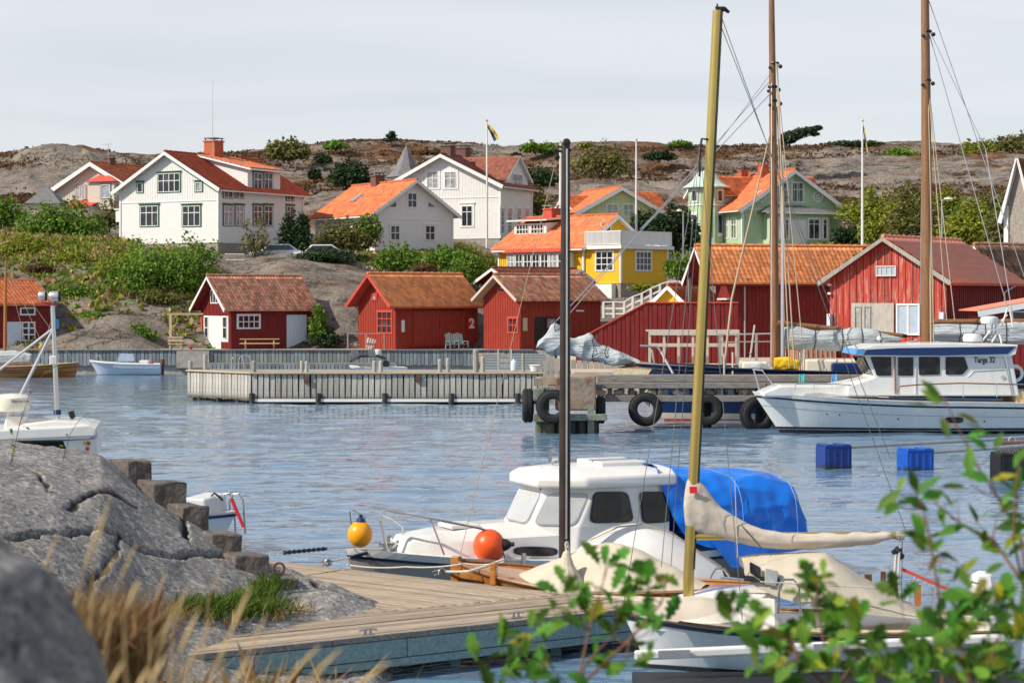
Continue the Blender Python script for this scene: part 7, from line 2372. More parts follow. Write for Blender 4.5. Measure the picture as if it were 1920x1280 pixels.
c = s6(135, 782); mb = MB(); mb.tube([c + Vector((0, 0, -.15)), c + Vector((-.03, 0, .02))], .02, 6); mb.box(c + Vector((0, 0, .06)), (.12, .1, .16), Matrix.Rotation(.3, 3, 'Y')); mb.build('roof_lamp', M['black'], t)
mb = MB(); mb.tube([s6(180, 816, 1.1), s6(20, 823, 1.12), s6(-60, 825, 1.12)], .012, 5); mb.build('hand_rail', M['galv'], t)
for px, py in ((170, 831), (176, 831), (174, 841)):
    MB().lathe([(.001, 0), (.045, 0), (.045, .01), (.001, .01)], s6(px - 10, py, 1.0), 10, 'Y').build('sticker', M['flag'] if px == 170 else M['red_trim'], t)
wire(t, s6(98, 600), s6(62, 690), .008, 'tan_rope'); wire(t, s6(100, 600), s6(104, 790, .4), .006, 'tan_rope')

# -- stern of a small boat behind the steps
fr7 = Fr((gx(445, 39), 39, 0), math.pi - .2)
t = thing('small_boat', 'stern of a small white boat showing behind the concrete steps', 'boat', fr7.loc, fr7.rz)
s7 = lambda px, py, y=0.0: fr7.pix(px, py, y)
Hx = Hull(4.8, 1.8, .85, .75, .8, .3, tran=.85); Hx.shell(18, 7).build('hull', M['gel'], t, True); Hx.deck(-.04).build('deck', M['gel'], t); Hx.rail(-.08, .03).build('rub_rail', M['navy'], t)
slab([(356, 942), (366, 927), (404, 930), (408, 962), (356, 962)], -.6, .6, 'windscreen_coaming', M['gel'], t, s7, 0, .04)
mb = MB(); mb.tube([s7(394, 932), s7(402, 924), s7(410, 930), s7(418, 938)], .022, 6); mb.build('cable', M['black'], t)
for x0, yy in ((412, -.3), (430, -.1)):
    mb = MB(); mb.tube([s7(x0 + 2, 965, yy), s7(x0, 940, yy), s7(x0 + 8, 926, yy), s7(x0 + 18, 924, yy), s7(x0 + 26, 936, yy), s7(x0 + 30, 1000, yy)], .02, 6); mb.build('ladder_hoop', M['steel'], t)
mb = MB(); mb.tube([s7(434, 935, .2), s7(457, 988, .2)], .035, 6); mb.build('red_strut', M['red_paint'], t)

# -- white cabin boat with blue tarpaulin
B0 = at(648, 1034, 33.4); fr8 = Fr((B0.x, 33.4, 0), math.radians(24))
t = thing('cabin_boat', 'white cabin boat with blue tarpaulin over the stern and buoys on the bow', 'boat', fr8.loc, fr8.rz)
s8 = lambda px, py, y=0.0: fr8.pix(px, py, y)
H8 = Hull(7.9, 2.6, .80, .52, .62, .4, rake=.35, tran=.85, full=.42)
H8.shell().build('hull', M['grey_hull'], t, True); H8.deck(-.02).build('deck', M['gel'], t)
H8.strip(-.09, .035, .02).build('rub_rail', M['gel'], t); H8.strip(-.14, -.09, .025).build('rub_stripe', M['navy_stripe'], t)
Yc = -1.0
xf, xr = s8(1098, 950, Yc).x, s8(1256, 950, Yc).x
z0, zw0, zw1, zr_ = .55, s8(1180, 983, Yc).z, s8(1180, 917, Yc).z, s8(1180, 912, Yc).z


def plan(z, rk, w=1.0):
    """Wheelhouse plan ring at height z: near side, three front facets, far side."""
    return [Vector(p) for p in ((xr, -1.0 * w, z), (xf + rk, -1.0 * w, z), (xf - .74 + rk, -.55 * w, z), (xf - .74 + rk, .55 * w, z), (xf + rk, 1.0 * w, z), (xr, 1.0 * w, z))]


rk0, rk1 = -.12, .22
wl_ = MB().loft([plan(z0, -.2), plan(zw0, rk0), plan(zr_, rk1, .94)], True, False); wl_.build('wheelhouse', M['gel'], t, bevel=.03)
ro = [Vector((lerp(xr + .1, p.x, 1.0), p.y, p.z)) for p in plan(zr_, rk1, 1.06)]
for i in (1, 2, 3, 4): ro[i].x -= .22
ro[0].x = ro[5].x = xr + .12
zt_ = s8(1180, 893, Yc).z
MB().loft([ro, [Vector((p.x, p.y, zt_)) for p in ro], [Vector((lerp(xr, p.x, .93), p.y * .85, zt_ + .10)) for p in ro], [Vector((lerp(xr, p.x, .7), p.y * .5, zt_ + .14)) for p in ro]], True, True).build('roof', M['gel'], t, True, bevel=.08)
A0, A1 = plan(zw0 + .02, rk0), plan(zw1 - .04, rk1 - .02, .945)
cg = M['clear_glass'] = mat('clear_window', (.42, .44, .45), .06, var=.1, vs=2, spec=.8)
for i, (k0, k1), gl in ((1, (.08, .92), cg), (2, (.06, .94), cg), (3, (.08, .92), M['boat_glass'])):
    a, b_, c, d = A0[i].lerp(A0[i + 1], k0), A0[i].lerp(A0[i + 1], k1), A1[i].lerp(A1[i + 1], k1), A1[i].lerp(A1[i + 1], k0)
    n_ = (b_ - a).cross(d - a); n_ = n_ if n_.x < 0 else -n_
    pane([a, b_, c, d], n_, t, gl, M['galv'], .02, .94, .22)
for (x0, x1, x2, x3) in ((1104, 1188, 1176, 1112), (1204, 1256, 1246, 1198)):
    pane([s8(x0, 981, Yc - .01), s8(x1, 978, Yc - .01), s8(x2, 921, Yc + .03), s8(x3, 921, Yc + .03)], (0, -1, .05), t, M['boat_glass'], M['navy_stripe'], .03, .93, .2)
mb = MB(); p, q_ = s8(1010, 903, -.3), s8(1018, 945, -.4); mb.tube([p, q_], .012, 5); mb.build('wiper', M['black'], t)
zz = zt_ + .14
MB().bx(xf + .55, xf + 1.45, -.5, .5, zz - .06, zz + .08).build('roof_hatch', M['gel'], t, bevel=.03)
MB().bx(xf + .5, xf + 1.5, -.16, -.1, zz + .08, zz + .1).build('hatch_rail', M['galv'], t)
mb = MB(); c = s8(1037, 858, .2); mb.lathe([(.001, -.06), (.085, -.06), (.085, .06), (.001, .06)], c, 14, 'X'); mb.tube([c, c + Vector((0, 0, -.42))], .018, 6); mb.build('search_light', M['steel'], t)
MB().ball(s8(1012, 880, 0), .06, 10, 6).build('roof_lamp', M['gel'], t, True)
# raised foredeck
xa, xb = s8(752, 1030, -.3).x, xf + .2
MB().loft([[Vector((x, y, z)) for y, z in ((-w, .5), (-w * .95, h_ * .85), (-w * .7, h_), (w * .7, h_), (w * .95, h_ * .85), (w, .5))] for x, w, h_ in ((xa - .12, .30, .66), (xa + .12, .38, .98), (xa + .7, .58, 1.04), (xa + 1.5, .78, 1.10), (xb, .92, 1.13))], False, True).build('foredeck_trunk', M['gel'], t, True)
pane([s8(962, 1041, -.84), s8(1044, 1043, -.84), s8(1046, 1025, -.82), s8(962, 1023, -.82)], (-.1, -1, .1), t, M['boat_glass'], M['navy'], .03, .9, .4)
MB().bx(xa + .9, xa + 1.45, -.32, .32, 1.08, 1.15).build('hatch', M['gel'], t, bevel=.03)
mb = MB(); mb.tube([s8(725, 1030, -.35), s8(713, 975, -.3), s8(717, 960, -.3), s8(724, 957, -.35), s8(830, 976, -.85), s8(900, 990, -1.05), s8(930, 1000, -1.1), s8(948, 1045, -1.2)], .02, 7)
mb.tube([s8(808, 974, -.75), s8(833, 1040, -.85)], .017, 6); mb.tube([s8(763, 1018, .4), s8(752, 985, .4), s8(735, 972, .4), s8(715, 964, .2)], .018, 6)
mb.build('pulpit_rail', M['steel'], t)
mb = MB(); mb.tube([s8(663, 1022, 0), s8(657, 958, 0), s8(664, 956, 0), s8(684, 968, .1), s8(686, 1010, .1)], .018, 6); mb.build('bow_hoop', M['steel'], t)
c = s8(730, 1022, 0); mb = MB(); mb.box(c, (.3, .2, .1)); mb.lathe([(.05, 0), (.05, .14), (.08, .16), (.001, .18)], c, 8); mb.build('windlass', M['steel'], t)
mb = MB(); c = s8(982, 1048, -1.3); mb.box(c, (.06, .06, .2)); mb.build('cleat', M['steel'], t)
# tarpaulin over the cockpit
rings = []
prof = [(xr - .28, 1.0, zt_ + .2, .9), (xr + .1, 1.08, zt_ + .12, .8), (xr + .7, 1.28, zt_ + .05, .62), (xr + 1.3, 1.30, zt_ + .0, .52), (xr + 2.0, 1.28, zt_ - .05, .5), (xr + 2.45, 1.24, zt_ - .12, .5), (xr + 2.66, 1.2, zt_ - .32, .5), (xr + 2.72, 1.18, .9, .5), (xr + 2.74, 1.16, .5, .48)]
for i, (x, w, zt2, zb) in enumerate(prof):
    ring = []
    for j in range(23):
        a = math.pi * j / 22; c = math.cos(a); s_ = math.sin(a)
        y = -w * math.copysign(abs(c) ** .55, c)
        z = zb + (zt2 - zb) * (abs(s_) ** .45) + .02 * math.sin(j * 2.1 + i * 1.3) - .05 * (i in (1, 3)) * s_
        if i == 0: z = max(z, zt_ + .17)
        ring.append(Vector((x, y, z)))
    rings.append(ring)
tp_ = MB().loft(rings, False).build('tarpaulin', M['blue_tarp'], t, True, ang=80)
crumple(tp_, -.11, .36, 3, 'VORONOI')
mb = MB(); mb.add([s8(1330, 1010, -1.36), s8(1480, 1010, -1.3), s8(1400, 1062, -1.42), s8(1372, 1064, -1.42)], [(0, 1, 2, 3)]); mb.build('tarpaulin_flap', M['blue_tarp'], t)
mb = MB()
for k in (3, 5):
    mb.tube([rings[k][j] + Vector((0, -.012, .012)) for j in range(0, 23)], .008, 4)
mb.build('tarpaulin_seam', M['blue_paint'], t)


def buoy(c, r, m, label, axis, knob):
    t = thing('buoy_fender', label, 'buoy', c)
    MB().ball((0, 0, 0), r, 22, 14, 1.06).build('body', M[m], t, True)
    d = Vector(axis).normalized()
    mb = MB(); mb.tube([d * r * .9, d * r * 1.15, d * r * 1.35], [r * .42, r * .34, r * .2], 10); mb.tube([d * r * 1.3, d * r * 1.6], r * .14, 8); mb.build('eye', M[knob], t)
    return t


W8 = lambda p: fr8.R @ p + fr8.loc
buoy(W8(s8(675, 1001, -.12)), .21, 'yellow_buoy', 'yellow round buoy hung at the bow of the cabin boat', (.05, 0, 1), 'navy')
buoy(W8(s8(917, 1023, -1.02)), .27, 'orange_buoy', 'orange round buoy on the foredeck of the cabin boat', (1, -.2, .1), 'rubber')

# -- white covered dinghy between the cabin boat and the wooden boat
fr9 = Fr((gx(1085, 31.6), 31.6, 0), math.radians(4))
t = thing('covered_boat', 'boat under a pale taut tarpaulin beside the cabin boat', 'boat', fr9.loc, fr9.rz)
rings = []
for k, (x, w, z) in enumerate(((-.2, .25, .85), (.15, .7, 1.2), (.6, .85, 1.42), (1.0, .9, 1.46), (1.45, .9, 1.32), (1.9, .85, 1.0), (2.25, .7, .75))):
    rings.append([Vector((x, w * y, max(.2, .1 + (z - .1) * q_))) for y, q_ in ((-1, 0), (-1, .45), (-.75, .82), (-.3, .98), (0, 1), (.3, .98), (.75, .82), (1, .45), (1, 0))])
o = MB().loft(rings, False).build('cover', M['gel'], t, True, ang=80); o.modifiers.new('sub', 'SUBSURF').levels = 2; o.modifiers['sub'].render_levels = 2
MB().bx(0, 2.2, -.7, .7, -.3, .3).build('hull', M['gel'], t, bevel=.1)
mb = MB(); mb.tube([rings[k][3] + Vector((0, -.0, .015)) for k in range(1, 7)], .014, 5); mb.build('cover_highlight', M['tan_rope'], t)  # tan tube paints the sunlit highlight along the top of the cover

# -- varnished wooden boat with cream tarp and dark mast
W0 = at(853, 1040, 31.7); frA = Fr((W0.x, 31.7, 0), math.radians(-24))
t = thing('wooden_boat', 'varnished wooden boat under a cream tarp with tall dark mast', 'boat', frA.loc, frA.rz)
sA = lambda px, py, y=0.0: frA.pix(px, py, y)
HA = Hull(4.9, 1.8, .84, .60, .72, .3, rake=.1, tran=.4, full=.45, flare=.6)
HA.shell(22, 8).build('hull', M['varnish'], t, True); HA.deck(-.05).build('deck', M['varnish'], t); HA.rail(.0, .03, .01).build('gunwale', M['mast_wood'], t); HA.strip(-.26, -.24, .008).build('plank_line', M['dark_wood'], t); HA.strip(-.46, -.44, .008).build('plank_line', M['dark_wood'], t)
MB().bx(-.05, .1, -.07, .07, .2, HA.fb0 + .07).build('stem_post', M['varnish'], t, bevel=.02)
MB().bx(.95, 1.05, -.75, -.65, .6, .95).build('bollard', M['varnish'], t, bevel=.02)
mx = sA(1058, 1040).x
zr2 = sA(1200, 985).z
rings = []
for k, (x, w, zt2) in enumerate(((mx - .75, .62, .70), (mx - .45, .72, .84), (mx - .1, .84, 1.02), (mx + .35, .9, 1.22), (mx + .8, .95, 1.36), (mx + 1.25, .9, 1.24), (mx + 1.8, .8, .95), (mx + 2.3, .6, .7))):
    rings.append([Vector((x, w * y, lerp(.56, zt2, q_) + .015 * math.sin(k * 2 + i_ * 1.7))) for i_, (y, q_) in enumerate(((-1.05, -.12), (-1, .0), (-.7, .35), (-.35, .72), (0, 1), (.35, .72), (.7, .35), (1, .0), (1.05, -.12)))])
o = MB().loft(rings, False).build('tarp', M['cream_canvas'], t, True, ang=80); crumple(o, .07, .35)
MB().lathe([(.001, .34), (.05, .3), (.12, .1), (.26, -.12), (.36, -.32), (.34, -.34)], sA(1062, 1072, -.75), 12).build('tarp_corner', M['cream_canvas'], t)
b_, tp = sA(1057, 1045), sA(1060, 268)
mb = MB(); mb.tube([b_ + Vector((0, 0, -.3)), b_, b_.lerp(tp, .3), b_.lerp(tp, .75), tp], [.075, .078, .080, .068, .05], 12); mb.build('mast', M['black_mast'], t, True)
mb = MB(); mb.tube([b_ + Vector((.07, -.06, .3)), b_.lerp(tp, .5) + Vector((.065, -.06, 0)), tp + Vector((.05, -.05, -.1))], .016, 6); mb.build('mast_track', M['alu'], t)
mb = MB(); mb.tube([b_ + Vector((.085, -.02, 0)), tp + Vector((.06, -.02, 0))], [.034, .026], 6); mb.build('furled_sail', M['black'], t)
mb = MB(); mb.tube([tp + Vector((0, 0, -.15)), tp + Vector((-.16, 0, -.1)), tp + Vector((-.13, 0, -.2))], .03, 6); mb.ball(tp + Vector((-.14, 0, -.22)), .05, 8, 6); mb.ball(tp + Vector((.02, 0, .0)), .07, 8, 6); mb.tube([tp + Vector((-.12, 0, -.05)), tp + Vector((.1, 0, -.12))], .02, 5); mb.build('masthead', M['black'], t)
mb = MB(); c = b_ + Vector((.1, -.1, .12)); 
for k in range(5): mb.torus(c + Vector((.01 * k, -.02, .1 - .06 * k)), .05 + .01 * (k % 2), .014, 'X', 12, 5)
mb.build('halyard_coil', M['rope'], t)
wire(t, tp + Vector((-.14, 0, -.2)), sA(858, 1060), .006, 'tan_rope')

# -- white sailing dinghy with golden mast
S0 = at(1166, 1165, 27.0); frB = Fr((S0.x, 26.9, 0), math.radians(-3))
t = thing('sailing_boat', 'white sailing boat with golden mast and beige covered boom at the dock', 'boat', frB.loc, frB.rz)
sB = lambda px, py, y=0.0: frB.pix(px, py, y)
HB = Hull(5.2, 1.95, .78, .66, .68, .3, rake=.5, tran=.75, full=.42)
HB.shell().build('hull', M['gel'], t, True); HB.deck(-.02).build('deck', M['cream'], t); HB.strip(-.10, -.04, .016).build('rub_stripe', M['navy_stripe'], t); HB.rail(.0, .022, .0).build('toe_rail', M['mast_wood'], t)
HB.strip(-.25, .08, .01, True).build('boot_stripe', M['boot'], t)
xa, xb = sB(1262, 1090, -.5).x, sB(1452, 1120, -.6).x
MB().loft([[Vector((x, y, z)) for y, z in ((-w, .58), (-w * .92, h_ * .94), (-w * .6, h_), (w * .6, h_), (w * .92, h_ * .94), (w, .58))] for x, w, h_ in ((xa - .25, .3, .7), (xa + .1, .42, .98), (xa + .6, .55, 1.07), (xb, .68, 1.12), (xb + .05, .66, .95))], False, True).build('cabin', M['gel'], t, True)
MB().loft([[sB(1395, 1078, -.68), sB(1462, 1082, -.7), sB(1462, 1093, -.71), sB(1395, 1089, -.69)], [sB(1395, 1078, -.66), sB(1462, 1082, -.68), sB(1462, 1093, -.69), sB(1395, 1089, -.67)]], True, True).build('cabin_window', M['boat_glass'], t)
mb = MB(); mb.tube([sB(1352, 1082, -.45), sB(1425, 1090, -.55)], .02, 6)
mb.build('hand_rail', M['steel'], t)
b_, tp = sB(1291, 1080), sB(1345, 20)
mb = MB(); mb.tube([b_ + Vector((0, 0, -.4)), b_, tp], [.074, .074, .062], 14); mb.build('mast', M['gold_mast'], t, True)
mb = MB(); ax = (tp - b_).normalized(); mb.tube([b_ + Vector((.072, -.03, .1)), tp + Vector((.060, -.03, -.02))], .016, 6); mb.build('mast_groove', M['dark_wood'], t)
mb = MB(); mb.tube([tp + Vector((-.02, 0, .0)), tp + Vector((.10, 0, .02)), tp + Vector((.16, 0, -.03))], [.06, .035, .02], 7); mb.tube([tp, tp + Vector((0, 0, .09))], .012, 5); mb.build('masthead', M['black'], t)
mb = MB(); c = b_.lerp(tp, .765) + Vector((-.1, -.05, 0)); mb.tube([c + Vector((.06, 0, .05)), c + Vector((-.02, 0, .06)), c + Vector((-.05, 0, -.1)), c + Vector((-.05, 0, -.45))], .018, 6); mb.build('forestay_fitting', M['black'], t)
gb, ge = sB(1292, 1005), sB(1694, 1003)
mb = MB(); mb.tube([gb, ge], .05, 10); mb.build('boom', M['gold_mast'], t)
MB().tube([ge.lerp(gb, .035), ge + Vector((.01, 0, 0))], .062, 10).build('boom_end', M['grey_wood'], t)
# boom cover: tall at the mast, slim along the boom
rings = []
tops = [(1281, 892), (1306, 894), (1324, 916), (1350, 950), (1390, 975), (1430, 993), (1480, 998), (1540, 999), (1600, 998), (1650, 996), (1678, 998)]
bots = [1000, 1000, 1003, 1010, 1020, 1028, 1031, 1029, 1024, 1018, 1008]
for k, ((px, py), pb) in enumerate(zip(tops, bots)):
    ring = []
    for j in range(16):
        a = 2 * math.pi * j / 16; c = (py + pb) / 2; hh_ = (pb - py) / 2
        fold = 1 + .10 * math.sin(j * 2.7 + k * 1.4) + .05 * math.sin(k * 5.1 + j)
        ring.append(sB(px + 1.2 * math.sin(j + k), c - hh_ * math.cos(a) * (1 + .03 * math.sin(j * 3 + k)), -.0 - .105 * math.sin(a) * fold * (1.1 if k > 1 else 1.15)))
    rings.append(ring)
o = MB().loft(rings, True, True).build('boom_cover', M['grey_canvas'], t, True, ang=80); crumple(o, .05, .14)
c = sB(1300, 918, -.15); MB().bx(c.x - .05, c.x + .05, c.y - .012, c.y, c.z - .045, c.z + .045).build('cover_badge', M['red_paint'], t)
for p, q_ in (((1352, 30, 0), (1700, 1000, .2)), ((1350, 45, 0), (1670, 860, .0)), ((1312, 275, -.1), (1240, 1062, -.6)), ((1315, 300, -.1), (1392, 1162, -.75)), ((1316, 290, .1), (1258, 1060, .8)), ((1312, 280, 0), (1166, 1150, 0)), ((1692, 1004, 0), (1690, 1150, 0))):
    wire(t, sB(*p), sB(*q_), .0055, 'wire')
wire(t, sB(1378, 900, -.12), sB(1383, 1045, -.12), .006, 'rope', 'lashing'); wire(t, sB(1391, 985, -.14), sB(1428, 1027, -.14), .008, 'dark_rope', 'lashing')
# spray hood and cockpit cover
rings = []
for k, (px, pt_, pb, w) in enumerate(((1390, 1046, 1075, .58), (1400, 1043, 1095, .62), (1460, 1039, 1125, .72), (1535, 1033, 1140, .78), (1552, 1036, 1145, .78), (1600, 1070, 1150, .78), (1660, 1108, 1156, .74), (1720, 1143, 1160, .68))):
    x = sB(px, pt_).x; zt2, zb = sB(px, pt_).z, max(.66, sB(px, pb, -w).z)
    rings.append([Vector((x, -w * math.copysign(abs(math.cos(math.pi * j / 12)) ** .7, math.cos(math.pi * j / 12)), zb + (zt2 - zb) * max(0, math.sin(math.pi * j / 12)) ** .75)) for j in range(13)])
o = MB().loft(rings, False).build('cockpit_cover', M['cream_canvas'], t, True, ang=80); crumple(o, .05, .35)
pane([sB(1404, 1074, -.66), sB(1428, 1090, -.68), sB(1427, 1062, -.64), sB(1404, 1050, -.58)], (0, -1, .2), t, M['boat_glass'], M['cream_canvas'], .02, .86, .15, 'hood_window')
pane([sB(1434, 1094, -.69), sB(1456, 1098, -.71), sB(1460, 1070, -.66), sB(1434, 1064, -.65)], (0, -1, .2), t, M['curtain_glass'], M['cream_canvas'], .02, .9, .15, 'hood_window')
for px in (1332, 1459):
    mb = MB(); w = 20 if px == 1332 else 22; yy = -.2 if px == 1332 else -.85; y_b = 1085 if px == 1332 else 1150; y_t = 1066 if px == 1332 else 1086
    mb.tube([sB(px, y_b, yy), sB(px + 2, y_t + 12, yy), sB(px + w * .5, y_t, yy), sB(px + w * 1.3, y_t, yy), sB(px + w * 1.8, y_t + 14, yy), sB(px + w * 1.9, y_b, yy)], .018, 7); mb.build('deck_hoop', M['steel'], t, True)
wire(t, sB(1425, 1090, -.9), sB(1680, 1103, -.9), .009, 'rope', 'life_line')
mb = MB(); mb.tube([sB(1680, 1040, 0), sB(1676, 1100, -.1), sB(1682, 1145, -.3)], .02, 6); mb.tube([sB(1688, 1010, 0), sB(1684, 1080, -.1), sB(1690, 1140, -.3)], .014, 6); mb.build('mainsheet', M['rope'], t)
mb = MB(); mb.ball(sB(1684, 1031, 0), .055, 8, 6); mb.ball(sB(1690, 1042, 0), .045, 8, 6); mb.ball(sB(1676, 1034, 0), .035, 8, 6); mb.build('block', M['navy_stripe'], t)
mb = MB(); mb.beam(sB(1690, 1066, 0), sB(1818, 1122, -.1), .05, .04); mb.build('tiller', M['red_trim'], t)
mb = MB(); mb.tube([sB(1700, 1125, -.4), sB(1716, 1080, -.4)], .02, 6); mb.tube([sB(1750, 1145, -.4), sB(1750, 1100, -.4)], .02, 6); mb.build('stern_rail', M['steel'], t)
for x0, x1, ya, yb in ((1622, 1634, 1075, 1090), (1652, 1660, 1070, 1100), (1715, 1726, 1095, 1135)):
    a, b_ = sB(x0, ya, .3), sB(x1, yb, .3); MB().bx(a.x, b_.x, .25, .35, b_.z, a.z).build('wood_post', M['varnish'], t)
c = sB(1842, 1105, 0); mb = MB(); mb.loft([[c + Vector((x * sx_, y * sy_, z)) for x, y in ((-1, -.6), (-.6, -1), (.6, -1), (1, -.6), (1, .6), (.6, 1), (-.6, 1), (-1, .6))] for sx_, sy_, z in ((.11, .10, -.26), (.15, .13, -.1), (.16, .14, .08), (.13, .12, .2), (.05, .06, .25))], True, True)
ob = mb.build('outboard', M['gel'], t, True); mb = MB(); mb.bx(c.x - .07, c.x + .07, c.y - .06, c.y + .06, -.4, c.z - .25); mb.build('outboard_leg', M['black'], ob)
mb = MB(); mb.tube([sB(1800, 1150, -.3), sB(1805, 1110, -.3), sB(1822, 1090, -.3), sB(1838, 1095, -.3), sB(1845, 1150, -.3)], .018, 7); mb.build('stern_hoop', M['steel'], t, True)
# loose canvas hanging over the near bow
MB().loft([[sB(px, pa + 2 * math.sin(k), -.75), sB(px + 2, (pa + pb) / 2, -.92), sB(px + 5, pb, -1.0)] for k, (px, pa, pb) in enumerate(((1195, 1138, 1156), (1222, 1128, 1162), (1258, 1122, 1164), (1298, 1116, 1160), (1335, 1122, 1150), (1352, 1134, 1150)))], False).build('loose_canvas', M['grey_canvas'], t, True)

# -- floating boxes and mooring booms
def float_box(px, py, D, w, h_, m, label, rz=.28):
    t = thing('float_box', label, 'float', at(px, py, D), rz, 'floats at the ends of mooring booms')
    t.location.z = 0
    b_ = MB().bx(-w / 2, w / 2, -w * .4, w * .4, -.35, h_ - .1)
    for k in range(4): b_.bx(-w * .40 + k * w * .25, -w * .34 + k * w * .25, -w * .4 - .018, -w * .3, -.3, h_ - .16)
    b_.build('body', M[m], t, bevel=.02)
    mb = MB()
    for k in range(2):
        mb.bx(-w / 2 + .02 + k * w * .62, -w / 2 + .3 * w + k * w * .62, -w * .4 - .01, w * .4, h_ - .1, h_ - .02)
    mb.bx(-w / 2, w / 2, -w * .42, -w * .36, h_ - .12, h_ - .05); mb.build('lug', M[m], t, bevel=.02)
    return t


M['blue_float_dark'] = mat('dark_blue_float', (.012, .045, .22), .4, var=.1)
for k_ in ('blue_float_dark', 'blue_plastic'): stain(M[k_], .0, .14, (.02, .03, .03))
float_box(1563, 876, 59.2, .86, .72, 'blue_float_dark', 'dark blue float box below the white cruiser bow')
float_box(1716, 881, 58.2, .86, .68, 'blue_plastic', 'bright blue float box behind the leafy twig')
t = float_box(1888, 900, 55, .74, .80, 'black', 'black float with a bundle of ropes on top at the right edge')
mb = MB()
for k in range(7):
    mb.tube([(-.3 + .09 * k, -.3, .7), (-.28 + .09 * k, -.1, .85), (-.22 + .09 * k, .2, .72)], .03, 5)
mb.build('rope_bundle', M['dark_rope'], t)
for i, (pa, pb, l) in enumerate((((1580, 838, 59.2), (2150, 808, 64), 'long grey mooring boom running right from the dark blue float'), ((1735, 848, 58.2), (2150, 820, 61), 'long grey mooring boom running right from the bright blue float'))):
    o = MB().tube([at(*pa), at(*pb)], .06, 8).build('mooring_boom', M['galv']); tag(o, l, 'boom', 'mooring booms')
t = thing('boom_float', 'rusty block on the mooring boom at the right edge', 'float', at(1898, 838, 60)); MB().bx(-.5, .6, -.2, .2, -.15, .18).build('body', M['rust'], t, bevel=.04); MB().torus((0, 0, .2), .1, .03, 'Y', 12, 6).build('ring', M['galv'], t)
t = thing('pontoon_boom', 'white pontoon boom floating in front of the sailing boat', 'boom', (gx(1190, 25), 25, 0))
pw = gx(1930, 25) - gx(1190, 25)
MB().beam((0, 0, gz(1228, 25)), (pw, .6, gz(1213, 25) + .02), .12, .12).build('tube', M['white'], t, bevel=.03)
for k in (0, 2):
    x = pw * (k + .5) / 5; MB().beam((x - .2, .12 * (k + .4) - .065, gz(1226 - 3 * k, 25)), (x + .2, .12 * (k + .5) - .065, gz(1226 - 3 * k, 25) + .01), .02, .1).build('pad', M['galv'], t)
MB().bx(0, pw, -.5, .5, -.2, .1).build('float', M['dark_wood'], t)
MB().bx(0, pw, -.55, .55, .1, .22).build('walkway', M['boot'], t)
# ------------------------------------------------------------------ plank dock in front
DZ = 0.6
dp = lambda px, py: Vector((gx(px, 4.4 * F / (py - Y0)), 4.4 * F / (py - Y0), 0))
a0, a1 = dp(480, 1215), dp(1160, 1143)
u = (a1 - a0).normalized(); v = Vector((-u.y, u.x, 0))
f0, f1 = dp(620, 1062), dp(1010, 1105)
w_ = (f1 - f0).normalized(); wn_ = Vector((w_.y, -w_.x, 0)) * -1
wn_ = wn_ if wn_.y < 0 else -wn_                       # from the far edge towards the eye


def meet(p, d, q, e):
    den = d.x * e.y - d.y * e.x
    return ((q.x - p.x) * e.y - (q.y - p.y) * e.x) / den


dock = thing('plank_dock', 'sun bleached plank dock between the granite knoll and the boats', 'dock', (a0.x, a0.y, 0))
o_ = Vector((a0.x, a0.y, 0)); r4 = random.Random(12)
PW = .185; NA = 9
for k in range(NA):
    p = a0 + v * (PW * (k + .5)); tr = meet(p, u, f0, w_)
    tl = -5.5
    cuts = [tl] + sorted([tl + 3.2 + r4.uniform(-.6, .6) + (k % 2) * 1.5]) + [tr - .02]
    for s0, s1 in zip(cuts[:-1], cuts[1:]):
        dz = r4.uniform(-.006, .006)
        c0, c1 = p + u * (s0 + .006), p + u * (s1 - .006); L_ = (c1 - c0).length
        o = MB().bx(-L_ / 2, L_ / 2, -PW / 2 + .008, PW / 2 - .008, -.045, 0).build('plank', M['plank_wood'], dock, bevel=.006)
        m_ = (c0 + c1) / 2 - o_; o.location = (m_.x, m_.y, DZ + dz); o.rotation_euler = (r4.uniform(-.012, .012), 0, math.atan2(u.y, u.x))
back = a0 + v * (PW * NA)
for k in range(17):
    p = f0 + wn_ * (PW * (k + .5)); s1 = meet(p, w_, back, u) - .02; s0 = -3.4
    if s1 < s0 + .4: break
    c0, c1 = p + w_ * s0, p + w_ * s1; L_ = (c1 - c0).length
    o = MB().bx(-L_ / 2, L_ / 2, -PW / 2 + .008, PW / 2 - .008, -.045, 0).build('plank', M['plank_wood'], dock, bevel=.006)
    m_ = (c0 + c1) / 2 - o_; o.location = (m_.x, m_.y, DZ + r4.uniform(-.006, .006)); o.rotation_euler = (r4.uniform(-.012, .012), 0, math.atan2(w_.y, w_.x))
L0, L1 = -4.5, meet(a0, u, f0, w_)
q = lambda s, off, z: a0 + u * s + v * off - o_ + Vector((0, 0, z))
for k in range(4):
    s0, s1 = lerp(L0, L1, k / 4), lerp(L0, L1, (k + 1) / 4)
    MB().beam(q(s0 + .005, -.03, DZ - .02), q(s1 - .005, -.03, DZ - .02), .07, .075).build('edge_board', M['beam_wood'], dock, bevel=.006)
for k in range(5):
    s0, s1 = lerp(L0, L1, k / 5), lerp(L0, L1, (k + 1) / 5)
    MB().beam(q(s0 + .006, -.045, DZ - .185), q(s1 - .006, -.045, DZ - .185), .05, .235).build('fascia_board', M['green_wood'], dock, bevel=.006)
MB().beam(q(L0, -.02, DZ - .365), q(L1, -.02, DZ - .365), .09, .10).build('lower_beam', M['green_wood'], dock)
for k in range(7):
    s = lerp(L0 + 1, L1 - .2, k / 6)
    MB().bx(q(s, .25, 0).x - .07, q(s, .25, 0).x + .07, q(s, .25, 0).y - .07, q(s, .25, 0).y + .07, -1, DZ - .1).build('post', M['green_wood'], dock)
